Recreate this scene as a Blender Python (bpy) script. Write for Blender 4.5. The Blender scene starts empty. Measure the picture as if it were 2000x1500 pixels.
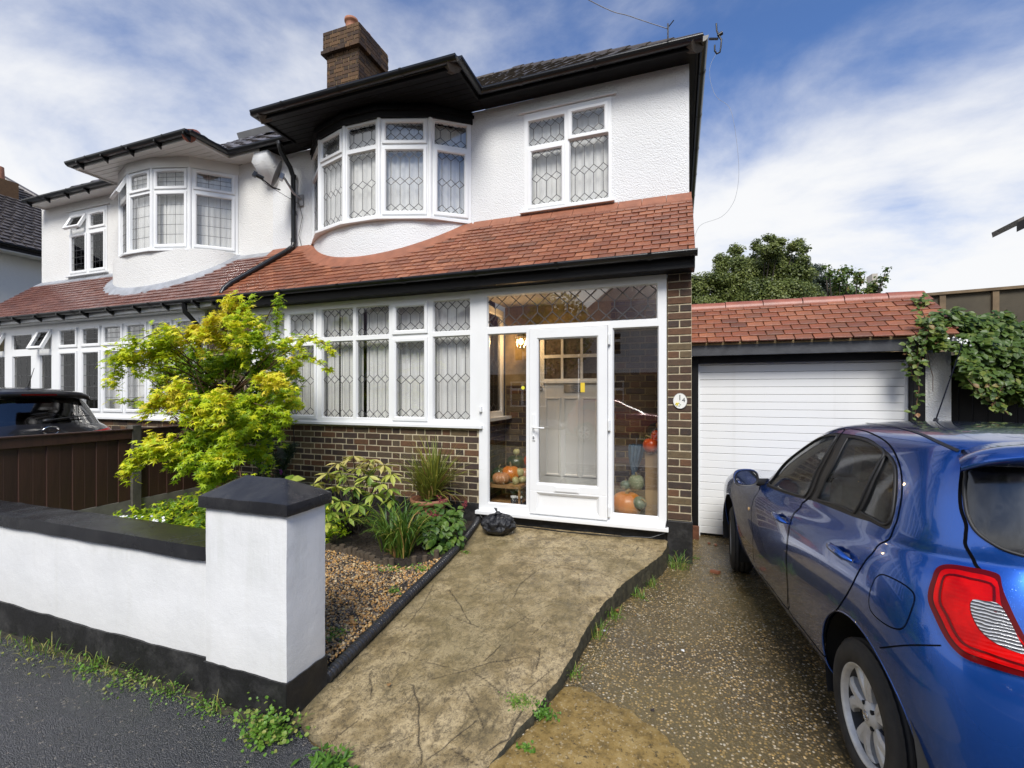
import bpy, math, random
import numpy as np
from mathutils import Vector, Matrix, Euler
from mathutils.geometry import delaunay_2d_cdt
SC = bpy.context.scene
COL = SC.collection
R = math.radians
rnd = random.Random(7)
NP = np.random.default_rng(7)
PI = math.pi
HCAM = 1.65
YAW = 19.8
# ------------------------------------------------------------ camera
cam_d = bpy.data.cameras.new('camera'); cam = bpy.data.objects.new('camera', cam_d); COL.objects.link(cam)
cam.location = (0, 0, HCAM); cam.rotation_euler = (R(90), 0, R(YAW))
cam_d.sensor_fit = 'HORIZONTAL'; cam_d.sensor_width = 36; cam_d.lens = 16.2; cam_d.shift_y = .009
cam_d.clip_start = .05; cam_d.clip_end = 3000
SC.camera = cam
# ------------------------------------------------------------ sky and sun
SUN_EL, SUN_AZ = 47, 166      # azimuth from +Y clockwise: behind the camera, a little to its left
w = bpy.data.worlds.new('World'); SC.world = w; w.use_nodes = True
nt = w.node_tree; nt.nodes.clear()
def wn(t, **k):
    n = nt.nodes.new(t)
    for a, b in k.items(): setattr(n, a, b)
    return n
def wl(a, b): nt.links.new(a, b)
sky = wn('ShaderNodeTexSky', sky_type='NISHITA', sun_disc=False, sun_elevation=R(SUN_EL), sun_rotation=R(SUN_AZ), air_density=1.0, dust_density=.6, ozone_density=2.5)
tc = wn('ShaderNodeTexCoord'); sep = wn('ShaderNodeSeparateXYZ'); wl(tc.outputs['Generated'], sep.inputs[0])
def wm(op, a, b=None, c=None, clamp=False):
    n = wn('ShaderNodeMath', operation=op, use_clamp=clamp)
    for i, x in enumerate((a, b, c)):
        if x is None: continue
        if isinstance(x, (int, float)): n.inputs[i].default_value = x
        else: wl(x, n.inputs[i])
    return n.outputs[0]
zc = wm('MAXIMUM', sep.outputs[2], 0.0)
inv = wm('DIVIDE', 1.0, wm('ADD', zc, .22))
px = wm('MULTIPLY', sep.outputs[0], inv); py = wm('MULTIPLY', sep.outputs[1], inv)
cmb = wn('ShaderNodeCombineXYZ'); wl(px, cmb.inputs[0]); wl(py, cmb.inputs[1])
mp = wn('ShaderNodeMapping'); mp.inputs['Scale'].default_value = (1.0, 1.15, 1); mp.inputs['Rotation'].default_value = (0, 0, R(14)); mp.inputs['Location'].default_value = (3.3, 1.9, 0)
wl(cmb.outputs[0], mp.inputs[0])
n1 = wn('ShaderNodeTexNoise'); n1.inputs['Scale'].default_value = 1.5; n1.inputs['Detail'].default_value = 9; n1.inputs['Roughness'].default_value = .58; n1.inputs['Distortion'].default_value = .22
wl(mp.outputs[0], n1.inputs['Vector'])
n2 = wn('ShaderNodeTexNoise'); n2.inputs['Scale'].default_value = .55; n2.inputs['Detail'].default_value = 3
wl(mp.outputs[0], n2.inputs['Vector'])
hz = wn('ShaderNodeMapRange', interpolation_type='SMOOTHSTEP'); wl(zc, hz.inputs[0])
for i, x in ((1, .66), (2, .16), (3, 0.0), (4, .36)): hz.inputs[i].default_value = x
cov = wm('ADD', wm('ADD', wm('MULTIPLY', n1.outputs[0], .75), wm('MULTIPLY', n2.outputs[0], .45)), hz.outputs[0])
# a broad bank of cloud to the west (left of the house), thinner towards the east
cov = wm('ADD', cov, wm('MULTIPLY', sep.outputs[0], -.17))
cr = wn('ShaderNodeMapRange', interpolation_type='SMOOTHSTEP'); wl(cov, cr.inputs[0])
for i, x in ((1, .55), (2, .93), (3, 0.03), (4, 1.0)): cr.inputs[i].default_value = x
skm = wn('ShaderNodeMix', data_type='RGBA', blend_type='MULTIPLY'); skm.inputs['Factor'].default_value = 1
SKY_TINT = (.37, .57, .83, 1); CLOUD = (4.75, 4.8, 4.9, 1)
wl(sky.outputs[0], skm.inputs[6]); skm.inputs[7].default_value = SKY_TINT
mx = wn('ShaderNodeMix', data_type='RGBA'); wl(cr.outputs[0], mx.inputs['Factor']); wl(skm.outputs[2], mx.inputs[6]); mx.inputs[7].default_value = CLOUD
bg = wn('ShaderNodeBackground'); bg.inputs['Strength'].default_value = .110
wl(mx.outputs[2], bg.inputs['Color']); wo = wn('ShaderNodeOutputWorld'); wl(bg.outputs[0], wo.inputs[0])
sun_d = bpy.data.lights.new('sun', 'SUN'); sun = bpy.data.objects.new('sun', sun_d); COL.objects.link(sun)
sun_d.energy = 2.4; sun_d.angle = R(25); sun_d.color = (1, .955, .88)
sd = Vector((math.sin(R(SUN_AZ)) * math.cos(R(SUN_EL)), math.cos(R(SUN_AZ)) * math.cos(R(SUN_EL)), math.sin(R(SUN_EL))))
sun.rotation_euler = sd.to_track_quat('Z', 'Y').to_euler(); sun.location = sd * 30
SC.view_settings.view_transform = 'Standard'; SC.view_settings.look = 'None'
SC.view_settings.exposure = .86; SC.view_settings.gamma = 1; SC.view_settings.use_curve_mapping = False
SC.render.engine = 'CYCLES'
SC.cycles.max_bounces = 8; SC.cycles.transparent_max_bounces = 24; SC.cycles.caustics_reflective = False; SC.cycles.caustics_refractive = False
SC.cycles.use_denoising = True; SC.cycles.sample_clamp_indirect = 6

# ------------------------------------------------------------ helpers: objects
ORG = {}                      # world offset of every thing (None: built in local coordinates)
def tag(o, label=None, cat=None, group=None, kind=None):
    if label: o['label'] = label
    if cat: o['category'] = cat
    if group: o['group'] = group
    if kind: o['kind'] = kind
    return o
def thing(name, label, cat, loc=(0, 0, 0), rotz=0, group=None, local=False, kind=None):
    o = bpy.data.objects.new(name, None); COL.objects.link(o); o.empty_display_size = .1
    o.location = loc; o.rotation_euler = (0, 0, rotz)
    ORG[o.name] = None if local else Vector(loc)
    return tag(o, label, cat, group, kind)
def root(o):
    while o.parent: o = o.parent
    return o
def off(parent):
    if parent is None: return Vector((0, 0, 0))
    v = ORG.get(root(parent).name)
    return v if v is not None else Vector((0, 0, 0))
def link(name, me, parent=None, loc=None, mat=None):
    o = bpy.data.objects.new(name, me); COL.objects.link(o)
    if parent: o.parent = parent
    if loc is not None: o.location = loc
    return o
def kids(o): return [c for c in COL.objects if c.parent == o]
def copy_tree(o, parent=None, table=None):
    table = table if table is not None else {}
    c = o.copy(); COL.objects.link(c); c.parent = parent
    if o.name in ORG: ORG[c.name] = ORG[o.name]
    for ch in list(o.children): copy_tree(ch, c)
    return c

class Fr:
    """upright frame: a runs along the facade, z up, d out of the wall"""
    def __init__(s, px, py, ex=1, ey=0, nx=0, ny=-1): s.p = (px, py); s.e = (ex, ey); s.n = (nx, ny)
    def pt(s, a, z, d=0): return (s.p[0] + a * s.e[0] + d * s.n[0], s.p[1] + a * s.e[1] + d * s.n[1], z)
class MB:
    def __init__(s): s.v = []; s.f = []; s.sm = []; s.mi = []; s.m = 0
    def add(s, vs, fs, smooth=False):
        b = len(s.v); s.v += [tuple(p) for p in vs]
        for f in fs: s.f.append(tuple(b + i for i in f)); s.sm.append(smooth); s.mi.append(s.m)
    def quad(s, *p, smooth=False): s.add(p, [tuple(range(len(p)))], smooth)
    def hexa(s, p): s.add(p, [(0, 3, 2, 1), (4, 5, 6, 7), (0, 1, 5, 4), (1, 2, 6, 5), (2, 3, 7, 6), (3, 0, 4, 7)])
    def box(s, x0, x1, y0, y1, z0, z1): s.hexa([(x0, y0, z0), (x1, y0, z0), (x1, y1, z0), (x0, y1, z0), (x0, y0, z1), (x1, y0, z1), (x1, y1, z1), (x0, y1, z1)])
    def fbox(s, fr, a0, a1, z0, z1, d0, d1):
        q = [fr.pt(a, z, d) for z in (z0, z1) for a, d in ((a0, d1), (a1, d1), (a1, d0), (a0, d0))]; s.hexa(q)
    def obox(s, c, dims, M):
        hx, hy, hz = [k / 2 for k in dims]; c = Vector(c)
        s.hexa([c + M @ Vector(p) for p in ((-hx, -hy, -hz), (hx, -hy, -hz), (hx, hy, -hz), (-hx, hy, -hz), (-hx, -hy, hz), (hx, -hy, hz), (hx, hy, hz), (-hx, hy, hz))])
    def ring(s, fr, o, i, dfront, dback, bev):
        # picture frame with a bevelled inner edge; o, i = (a0, a1, z0, z1)
        def loop(r, d): return [fr.pt(r[0], r[2], d), fr.pt(r[1], r[2], d), fr.pt(r[1], r[3], d), fr.pt(r[0], r[3], d)]
        m = (i[0] - bev, i[1] + bev, i[2] - bev, i[3] + bev)
        e = .004; o2 = (o[0] + e, o[1] - e, o[2] + e, o[3] - e)
        L = [loop(o, dback), loop(o, dfront - e), loop(o2, dfront), loop(m, dfront), loop(i, dfront - bev), loop(i, dback)]
        vs = [p for l in L for p in l]; fs = []
        for k in range(5):
            for j in range(4):
                a = k * 4 + j; b = k * 4 + (j + 1) % 4; fs.append((a, b, b + 4, a + 4))
        s.add(vs, fs)
    def tube(s, pts, r, n=8, closed=False, caps=True, smooth=True):
        pts = [Vector(p) for p in pts]; N = len(pts); rs = r if isinstance(r, (list, tuple)) else [r] * N
        vs = []; up = Vector((0, 0, 1)); last = None
        for k, p in enumerate(pts):
            a = pts[k - 1] if (k > 0 or closed) else p; b = pts[(k + 1) % N] if (k < N - 1 or closed) else p
            t = (b - a).normalized() if (b - a).length > 1e-9 else Vector((0, 0, 1))
            if last is None: x = t.cross(up if abs(t.z) < .95 else Vector((1, 0, 0))).normalized()
            else:
                x = (last - t * last.dot(t))
                x = x.normalized() if x.length > 1e-6 else t.cross(Vector((1, 0, 0))).normalized()
            last = x; y = t.cross(x)
            for j in range(n):
                q = 2 * PI * j / n; vs.append(p + (x * math.cos(q) + y * math.sin(q)) * rs[k])
        fs = []
        for k in range(N if closed else N - 1):
            for j in range(n):
                a = k * n + j; b = k * n + (j + 1) % n; c = ((k + 1) % N) * n
                fs.append((a, b, c + (j + 1) % n, c + j))
        s.add(vs, fs, smooth)
        if caps and not closed:
            s.add(vs[:n], [tuple(range(n))[::-1]]); s.add(vs[-n:], [tuple(range(n))])
    def lathe(s, prof, c=(0, 0, 0), n=20, M=None, smooth=True, fn=None, caps=True):
        c = Vector(c); vs = []
        for (r, z) in prof:
            for j in range(n):
                q = 2 * PI * j / n; rr = r * (fn(q, r, z) if fn else 1); p = Vector((rr * math.cos(q), rr * math.sin(q), z)); vs.append(c + (M @ p if M else p))
        fs = []
        for k in range(len(prof) - 1):
            for j in range(n): a = k * n + j; b = k * n + (j + 1) % n; fs.append((a, b, b + n, a + n))
        s.add(vs, fs, smooth)
        if caps and prof[0][0] > 1e-4: s.add(vs[:n], [tuple(range(n))[::-1]])
        if caps and prof[-1][0] > 1e-4: s.add(vs[-n:], [tuple(range(n))])
    def ell(s, c, r, n=12, m=8, M=None):
        s.lathe([(math.sin(PI * k / m), -math.cos(PI * k / m)) for k in range(m + 1)], c, n, (M or Matrix.Identity(3)) @ Matrix.Diagonal(Vector(r)))
    def extrude(s, poly, fn, d0, d1, smooth=False):
        # poly: 2D points (a, b); fn(a, b, d) -> 3D
        n = len(poly); s.add([fn(a, b, d0) for a, b in poly], [tuple(range(n))[::-1]]); s.add([fn(a, b, d1) for a, b in poly], [tuple(range(n))])
        s.add([fn(a, b, d) for d in (d0, d1) for a, b in poly], [(i, (i + 1) % n, n + (i + 1) % n, n + i) for i in range(n)], smooth)
    def build(s, name, mat, parent=None, label=None, kind=None, bevel=0, seg=2, group=None, cat=None, sharp=0):
        me = bpy.data.meshes.new(name); o3 = off(parent)
        v = np.array([tuple(p) for p in s.v], dtype=np.float64).reshape(-1, 3) - np.array(o3)
        me.from_pydata(v.tolist(), [], s.f)
        mats = mat if isinstance(mat, (list, tuple)) else [mat]
        for m in mats: me.materials.append(m)
        me.polygons.foreach_set('use_smooth', s.sm)
        if len(mats) > 1: me.polygons.foreach_set('material_index', s.mi)
        if sharp: me.set_sharp_from_angle(angle=R(sharp))
        o = link(name, me, parent); tag(o, label, cat, group, kind)
        if bevel:
            b = o.modifiers.new('bevel', 'BEVEL'); b.width = bevel; b.segments = seg; b.limit_method = 'ANGLE'; b.angle_limit = R(40)
        return o
def plate(mb, fr, rect, holes, d0, d1):
    """rectangle (a0, a1, z0, z1) with rectangular holes, as butted boxes"""
    A = sorted({rect[0], rect[1], *[h[k] for h in holes for k in (0, 1)]}); Z = sorted({rect[2], rect[3], *[h[k] for h in holes for k in (2, 3)]})
    A = [a for a in A if rect[0] <= a <= rect[1]]; Z = [z for z in Z if rect[2] <= z <= rect[3]]
    for j in range(len(Z) - 1):
        run = None; zm = (Z[j] + Z[j + 1]) / 2
        for i in range(len(A) - 1):
            am = (A[i] + A[i + 1]) / 2; hole = any(h[0] < am < h[1] and h[2] < zm < h[3] for h in holes)
            if not hole: run = [A[i], A[i + 1]] if run is None else [run[0], A[i + 1]]
            if hole or i == len(A) - 2:
                if run: mb.fbox(fr, run[0], run[1], Z[j], Z[j + 1], d0, d1)
                run = None
_shared = {}
def piece_mesh(key, dims, mat, ch=.004):
    k = (key, tuple(round(x, 3) for x in dims), mat.name)
    if k in _shared: return _shared[k]
    hx, hy, hz = [x / 2 for x in dims]; c = min(ch, hx * .4, hy * .4, hz * .4)
    me = bpy.data.meshes.new(key); vs = []; fs = []
    for a, (ux, uy, uz) in enumerate([(0, 1, 2), (1, 2, 0), (2, 0, 1)]):
        h = [hx, hy, hz]
        for sg in (-1, 1):
            b = len(vs)
            for (p, q) in ((-1, -1), (1, -1), (1, 1), (-1, 1)):
                v = [0, 0, 0]; v[ux] = sg * h[ux]; v[uy] = p * (h[uy] - c); v[uz] = q * (h[uz] - c); vs.append(v)
            fs.append([b, b + 1, b + 2, b + 3] if sg > 0 else [b + 3, b + 2, b + 1, b])
    # edges and corners by convex hull of the chamfered box
    import bmesh
    bm = bmesh.new()
    for v in vs: bm.verts.new(v)
    bmesh.ops.convex_hull(bm, input=bm.verts); bmesh.ops.dissolve_limit(bm, angle_limit=R(1), verts=bm.verts, edges=bm.edges)
    bm.to_mesh(me); bm.free(); me.materials.append(mat); _shared[k] = me
    return me
CT, ST = math.cos(R(YAW)), math.sin(R(YAW))
def screen(p):
    d = -p[0] * ST + p[1] * CT; r = p[0] * CT + p[1] * ST
    if d < .1: return (-9999, -9999, .1)
    return (1000 + 900 * r / d, 768 - 900 * (p[2] - HCAM) / d, d)
def inview(p, m=60):
    u, v, d = screen(p); return -m < u < 2000 + m and -m < v < 1500 + m
def pieces(lst, name, mat, parent, nmax=300, rest='', restlabel=None, ch=.004):
    """lst of (centre, dims, 3x3): the largest in view as objects of their own, the rest joined"""
    lst = sorted(lst, key=lambda q: (0 if inview(q[0]) else 1, screen(q[0])[2]))
    o3 = off(parent)
    for c, dims, M in lst[:nmax]:
        o = link(name, piece_mesh(name, dims, mat, ch), parent, Vector(c) - o3)
        o.rotation_euler = M.to_euler()
    if lst[nmax:]:
        mb = MB()
        for c, dims, M in lst[nmax:]: mb.obox(c, dims, M)
        mb.build(rest or name + 's', mat, parent, restlabel, 'stuff')
def npmesh(name, V, F, mat, parent=None, attrs=None, smooth=True):
    me = bpy.data.meshes.new(name); V = np.asarray(V, float) - np.array(off(parent)); F = np.asarray(F, int)
    k = F.shape[1]
    me.vertices.add(len(V)); me.vertices.foreach_set('co', V.ravel())
    me.loops.add(F.size); me.loops.foreach_set('vertex_index', F.ravel())
    me.polygons.add(len(F)); me.polygons.foreach_set('loop_start', np.arange(0, F.size, k)); me.polygons.foreach_set('loop_total', np.full(len(F), k))
    me.polygons.foreach_set('use_smooth', np.full(len(F), smooth))
    for an, av in (attrs or {}).items():
        a = me.attributes.new(an, 'FLOAT', 'POINT'); a.data.foreach_set('value', np.asarray(av, float).ravel())
    me.update(calc_edges=True); me.validate()
    if mat: me.materials.append(mat)
    return link(name, me, parent)
def cloud(name, T, TF, pos, nrm, updir, size, mat, parent=None, tint=None, smooth=False, curl=None):
    """many copies of one small template (T verts, TF faces) at pos, z axis nrm, y axis updir"""
    n = len(pos); T = np.asarray(T, float)
    z = nrm / (np.linalg.norm(nrm, axis=1, keepdims=True) + 1e-9); x = np.cross(updir, z); x /= (np.linalg.norm(x, axis=1, keepdims=True) + 1e-9); y = np.cross(z, x)
    size = np.asarray(size, float).reshape(n, -1); size = size if size.shape[1] == 3 else np.repeat(size, 3, 1)
    S = T[None] * size[:, None, :]
    V = pos[:, None, :] + S[..., 0:1] * x[:, None] + S[..., 1:2] * y[:, None] + S[..., 2:3] * z[:, None]
    TF = np.asarray(TF); F = (TF[None] + (np.arange(n) * len(T))[:, None, None]).reshape(-1, TF.shape[1])
    at = {'tint': np.repeat(tint, len(T))} if tint is not None else None
    return npmesh(name, V.reshape(-1, 3), F, mat, parent, at, smooth)

# ------------------------------------------------------------ materials
class M_:
    def __init__(s, name, rough=.6, base=(.5, .5, .5), metal=0, spec=.5):
        m = bpy.data.materials.new(name); m.use_nodes = True; s.m = m; s.t = m.node_tree; s.b = s.t.nodes['Principled BSDF']; s.out = s.t.nodes['Material Output']
        s.b.inputs['Base Color'].default_value = (*base, 1); s.b.inputs['Roughness'].default_value = rough; s.b.inputs['Metallic'].default_value = metal
        s.b.inputs['Specular IOR Level'].default_value = spec; s._tc = None
    def n(s, t, ins=None, **k):
        x = s.t.nodes.new(t)
        for a, b in k.items(): setattr(x, a, b)
        for a, b in (ins or {}).items():
            if hasattr(b, 'is_linked') or isinstance(b, bpy.types.NodeSocket): s.t.links.new(b, x.inputs[a])
            else: x.inputs[a].default_value = b
        return x
    def l(s, a, b): s.t.links.new(a, b)
    def co(s, kind='Object', scale=None):
        if s._tc is None: s._tc = s.n('ShaderNodeTexCoord')
        o = s._tc.outputs[kind]
        if scale: o = s.n('ShaderNodeMapping', {'Vector': o, 'Scale': scale}).outputs[0]
        return o
    def noise(s, scale, detail=4, rough=.55, dist=0, vec=None, out=0):
        return s.n('ShaderNodeTexNoise', {'Vector': vec if vec is not None else s.co(), 'Scale': scale, 'Detail': detail, 'Roughness': rough, 'Distortion': dist}).outputs[out]
    def voro(s, scale, feature='F1', vec=None, out='Distance', rand=1):
        return s.n('ShaderNodeTexVoronoi', {'Vector': vec if vec is not None else s.co(), 'Scale': scale, 'Randomness': rand}, feature=feature).outputs[out]
    def ramp(s, fac, stops, interp='LINEAR'):
        r = s.n('ShaderNodeValToRGB', {'Fac': fac}); r.color_ramp.interpolation = interp; e = r.color_ramp.elements
        while len(e) < len(stops): e.new(.5)
        for k, (p, c) in enumerate(stops): e[k].position = p; e[k].color = (*c, 1) if len(c) == 3 else c
        return r.outputs[0]
    def mr(s, fac, a, b, c=0, d=1):
        return s.n('ShaderNodeMapRange', {'Value': fac, 'From Min': a, 'From Max': b, 'To Min': c, 'To Max': d}).outputs[0]
    def math(s, op, a, b=0.0): return s.n('ShaderNodeMath', {0: a, 1: b}, operation=op).outputs[0]
    def mix(s, f, a, b, blend='MIX'):
        x = s.n('ShaderNodeMix', data_type='RGBA', blend_type=blend)
        for sock, val in ((x.inputs['Factor'], f), (x.inputs[6], a), (x.inputs[7], b)):
            if isinstance(val, bpy.types.NodeSocket): s.l(val, sock)
            else: sock.default_value = val if isinstance(val, (int, float)) else ((*val, 1) if len(val) == 3 else val)
        return x.outputs[2]
    def color(s, sock): s.l(sock, s.b.inputs['Base Color']); return s
    def rough(s, sock): s.l(sock, s.b.inputs['Roughness']); return s
    def bump(s, h, strength=.5, dist=.01, prev=None):
        x = s.n('ShaderNodeBump', {'Height': h, 'Strength': strength, 'Distance': dist})
        if prev is not None: s.l(prev, x.inputs['Normal'])
        s.l(x.outputs[0], s.b.inputs['Normal']); return x.outputs[0]
    def attr(s, name): return s.n('ShaderNodeAttribute', attribute_name=name).outputs['Fac']
def simple(name, base, rough=.5, var=.12, scale=6, bump=0, bscale=60, metal=0, spec=.5, coat=0):
    m = M_(name, rough, base, metal, spec); hi = tuple(min(1, c * (1 + var)) for c in base); lo = tuple(c * (1 - var) for c in base)
    m.color(m.ramp(m.noise(scale, 5), [(.3, lo), (.7, hi)]))
    if bump: m.bump(m.noise(bscale, 5), bump, .004)
    if coat: m.b.inputs['Coat Weight'].default_value = coat; m.b.inputs['Coat Roughness'].default_value = .03
    return m.m
MT = {}
# painted render of the upper storey: pebble dash
def dash(name, base, sc=82, st=.8):
    m = M_(name, .92, base, spec=.15)
    d = m.voro(sc, 'SMOOTH_F1'); n = m.noise(sc * .8, 3); h = m.math('ADD', m.math('MULTIPLY', d, -1.0), m.math('MULTIPLY', n, .8))
    c = m.ramp(m.noise(1.3, 6), [(.25, tuple(x * .93 for x in base)), (.75, tuple(min(1, x * 1.03) for x in base))])
    st_ = m.noise(.9, 8, .7, vec=m.co(scale=(6, 6, .7)))
    c = m.mix(m.mr(st_, .58, .8, 0, .14), c, (.42, .41, .37))
    m.color(c); m.bump(h, st, .009); return m.m
MT['dash'] = dash('white_pebbledash', (.76, .765, .76)); MT['dash2'] = dash('cream_pebbledash', (.76, .75, .72))
MT['smooth_render'] = dash('cream_render', (.74, .72, .66), 18, .25)
# street wall paint: smooth, grubby towards its foot
def paint():
    m = M_('white_masonry_paint', .55, (.78, .78, .77)); z = m.n('ShaderNodeSeparateXYZ', {0: m.co()}).outputs[2]
    n = m.noise(3, 6); c = m.ramp(n, [(.2, (.70, .705, .70)), (.8, (.80, .80, .79))])
    st_ = m.noise(1.4, 7, .65, vec=m.co(scale=(5, 5, .5)))
    c = m.mix(m.mr(st_, .55, .85, 0, .32), c, (.50, .49, .41)); c = m.mix(m.mr(z, .12, .45, .22, 0), c, (.42, .39, .30)); c = m.mix(m.math('MULTIPLY', m.mr(z, .62, .74, 0, .2), m.mr(m.noise(2.2, 6, .7, vec=m.co(scale=(7, 7, .8))), .45, .7, 0, 1)), c, (.36, .38, .30))
    sp = m.noise(9, 2, .5, vec=m.co(scale=(1, 1, .35)))
    c = m.mix(m.mr(sp, .70, .76, 0, .5), c, (.55, .47, .33))
    m.color(c); b = m.bump(m.noise(10, 4), .35, .01); m.bump(m.noise(160, 3), .25, .003, b); return m.m
MT['paint'] = paint()
def blackpaint(name, base=(.022, .022, .025), dusty=.14, r0=.35, r1=.6, bb=.55):
    m = M_(name, .45, base); n = m.noise(5, 8, .7); c = m.mix(m.mr(n, .48, .75, 0, dusty), base, (.13, .125, .12)); m.color(c)
    m.rough(m.mr(m.noise(7, 4), .3, .7, r0, r1)); b = m.bump(m.noise(30, 6, .7), bb, .006); m.bump(m.noise(220, 2), .3, .002, b); return m.m
MT['blackpaint'] = blackpaint('black_masonry_paint'); MT['plinth'] = blackpaint('worn_black_plinth', (.010, .0095, .0095), .42, .40, .75)
MT['coping'] = blackpaint('wet_black_coping', (.016, .016, .018), .16, .10, .32, .3)
MT['pvc_black'] = simple('black_gutter_plastic', (.006, .006, .0065), .3, .3, 4, .15, 30)
MT['black_wood'] = simple('black_painted_timber', (.005, .0047, .005), .5, .35, 5, .5, 18, spec=.22)
MT['grey_black_wood'] = simple('charcoal_timber_fascia', (.05, .052, .058), .5, .3, 8, .6, 25)
MT['upvc'] = simple('white_upvc', (.80, .805, .80), .28, .025, 3)
MT['upvc_soffit'] = simple('white_soffit_board', (.72, .71, .68), .4, .05, 2)
MT['lead'] = simple('window_lead', (.06, .06, .063), .45, .2, 20)
MT['leadsheet'] = simple('lead_flashing', (.30, .31, .33), .45, .25, 5, .6, 14)
def glass(name, tint=(.9, .95, .93), refl=1.0, rough=.0):
    m = M_(name); t = m.t; t.nodes.remove(m.b)
    fr = m.n('ShaderNodeLayerWeight', {'Blend': .12}).outputs['Fresnel']
    f = m.n('ShaderNodeMath', {0: fr, 1: refl}, operation='MULTIPLY', use_clamp=True).outputs[0]
    f = m.n('ShaderNodeMath', {0: f, 1: .05 if refl < 1.3 else .115}, operation='ADD', use_clamp=True).outputs[0]
    tr = m.n('ShaderNodeBsdfTransparent', {'Color': (*tint, 1)}); gl = m.n('ShaderNodeBsdfGlossy', {'Color': (1, 1, 1, 1), 'Roughness': rough})
    mxx = m.n('ShaderNodeMixShader', {0: f, 1: tr.outputs[0], 2: gl.outputs[0]}); m.l(mxx.outputs[0], m.out.inputs[0]); return m.m
MT['glass'] = glass('window_glass', (.97, .97, .97), 1.0)
MT['doorglass'] = glass('door_glass', (.95, .95, .94), 1.4)
def wetglass(name, tint, film, drop, grey=(.30, .31, .31), rough=.06, bs=.2):
    """glass under rain: clear between beads, milky where water sits"""
    m = M_(name); t = m.t; t.nodes.remove(m.b); fr = m.n('ShaderNodeLayerWeight', {'Blend': .15}).outputs['Fresnel']
    v = m.voro(210, 'SMOOTH_F1'); k = m.mr(m.noise(60, 3), .45, .6, 0, 1); dr = m.math('MULTIPLY', m.mr(v, .15, .32, 1, 0), k); st = m.mr(m.noise(9, 5, .7, .6, vec=m.co(scale=(3, 3, .5))), .45, .62, 0, 1)
    b = m.n('ShaderNodeBump', {'Height': dr, 'Strength': bs, 'Distance': .002})
    tr = m.n('ShaderNodeBsdfTransparent', {'Color': (*tint, 1)}); gl = m.n('ShaderNodeBsdfGlossy', {'Color': (1, 1, 1, 1), 'Roughness': rough, 'Normal': b.outputs[0]}); df = m.n('ShaderNodeBsdfDiffuse', {'Color': (*grey, 1)})
    f0 = m.n('ShaderNodeMath', {0: m.math('ADD', m.math('MULTIPLY', dr, drop), m.math('MULTIPLY', st, film)), 1: film}, operation='ADD', use_clamp=True).outputs[0]
    a = m.n('ShaderNodeMixShader', {0: f0, 1: tr.outputs[0], 2: df.outputs[0]}); f = m.n('ShaderNodeMath', {0: fr, 1: .07}, operation='ADD', use_clamp=True).outputs[0]
    x = m.n('ShaderNodeMixShader', {0: f, 1: a.outputs[0], 2: gl.outputs[0]}); m.l(x.outputs[0], m.out.inputs[0]); return m.m
MT['carglass'] = wetglass('rain_beaded_side_glass', (.90, .93, .91), .04, .25)
MT['rearglass'] = wetglass('rain_beaded_rear_glass', (.07, .075, .08), .16, .0, (.085, .088, .09), .14, 0)
MT['cardark'] = glass('car_privacy_glass', (.16, .17, .18), 2.2, .05)
def curtain():
    m = M_('net_curtain', .9, (.66, .67, .62)); x = m.n('ShaderNodeSeparateXYZ', {0: m.co()}).outputs[0]
    c = m.ramp(m.noise(30, 3, .6, vec=m.co(scale=(1, 1, .04))), [(.3, (.70, .70, .67)), (.7, (.80, .80, .775))]); m.color(c); return m.m
MT['curtain'] = curtain()
def brickmat(name, cols, mode='obj'):
    m = M_(name, .8, spec=.18); r = m.n('ShaderNodeObjectInfo').outputs['Random'] if mode == 'obj' else m.n('ShaderNodeNewGeometry').outputs['Random Per Island']
    k = len(cols); c = m.ramp(r, [(i / k, x) for i, x in enumerate(cols)], 'CONSTANT')
    n = m.noise(28, 6, .7); c = m.mix(m.mr(n, .35, .75, 0, .55), c, (.045, .034, .03)); c = m.mix(m.mr(m.noise(9, 3), .55, .8, 0, .35), c, (.20, .10, .05)); m.color(c)
    m.rough(m.mr(n, .3, .7, .45, .85)); m.bump(m.noise(60, 5, .7), .8, .005); return m.m
BC = [(.080, .052, .036), (.125, .068, .040), (.055, .041, .034), (.10, .075, .050), (.15, .078, .042), (.065, .047, .039), (.11, .072, .046), (.085, .052, .035), (.15, .11, .06)]
MT['brick'] = brickmat('dark_stock_brick', BC); MT['brick_joined'] = brickmat('dark_stock_brick_far', BC, 'isl')
MT['chimney_brick'] = brickmat('chimney_brick', [(.10, .058, .032), (.065, .040, .026), (.15, .085, .040), (.055, .036, .024), (.12, .068, .034)], 'isl')
MT['mortar'] = simple('pale_mortar', (.47, .40, .27), .9, .25, 14, .7, 80)
MT['mortar_dark'] = simple('weathered_mortar', (.30, .22, .11), .9, .3, 14, .7, 80)
def tile(name, cols, mode='obj', lichen=0, rough=(.35, .6)):
    m = M_(name, .5); r = m.n('ShaderNodeObjectInfo').outputs['Random'] if mode == 'obj' else m.n('ShaderNodeNewGeometry').outputs['Random Per Island']
    c = m.ramp(r, [(i / (len(cols) - 1), x) for i, x in enumerate(cols)])
    n = m.noise(20, 6, .65); c = m.mix(m.mr(n, .4, .8, 0, .5), c, tuple(x * .55 for x in cols[0]))
    c = m.mix(m.mr(m.noise(1.6, 5, .6), .5, .75, 0, .4), c, tuple(x * .6 for x in cols[-1]))
    if lichen: c = m.mix(m.mr(m.noise(55, 5, .7), .55, .72, 0, lichen), c, (.34, .33, .27))
    m.color(c); m.rough(m.mr(n, .3, .7, *rough)); m.bump(m.noise(90, 4, .7), .4, .003); return m.m
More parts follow.
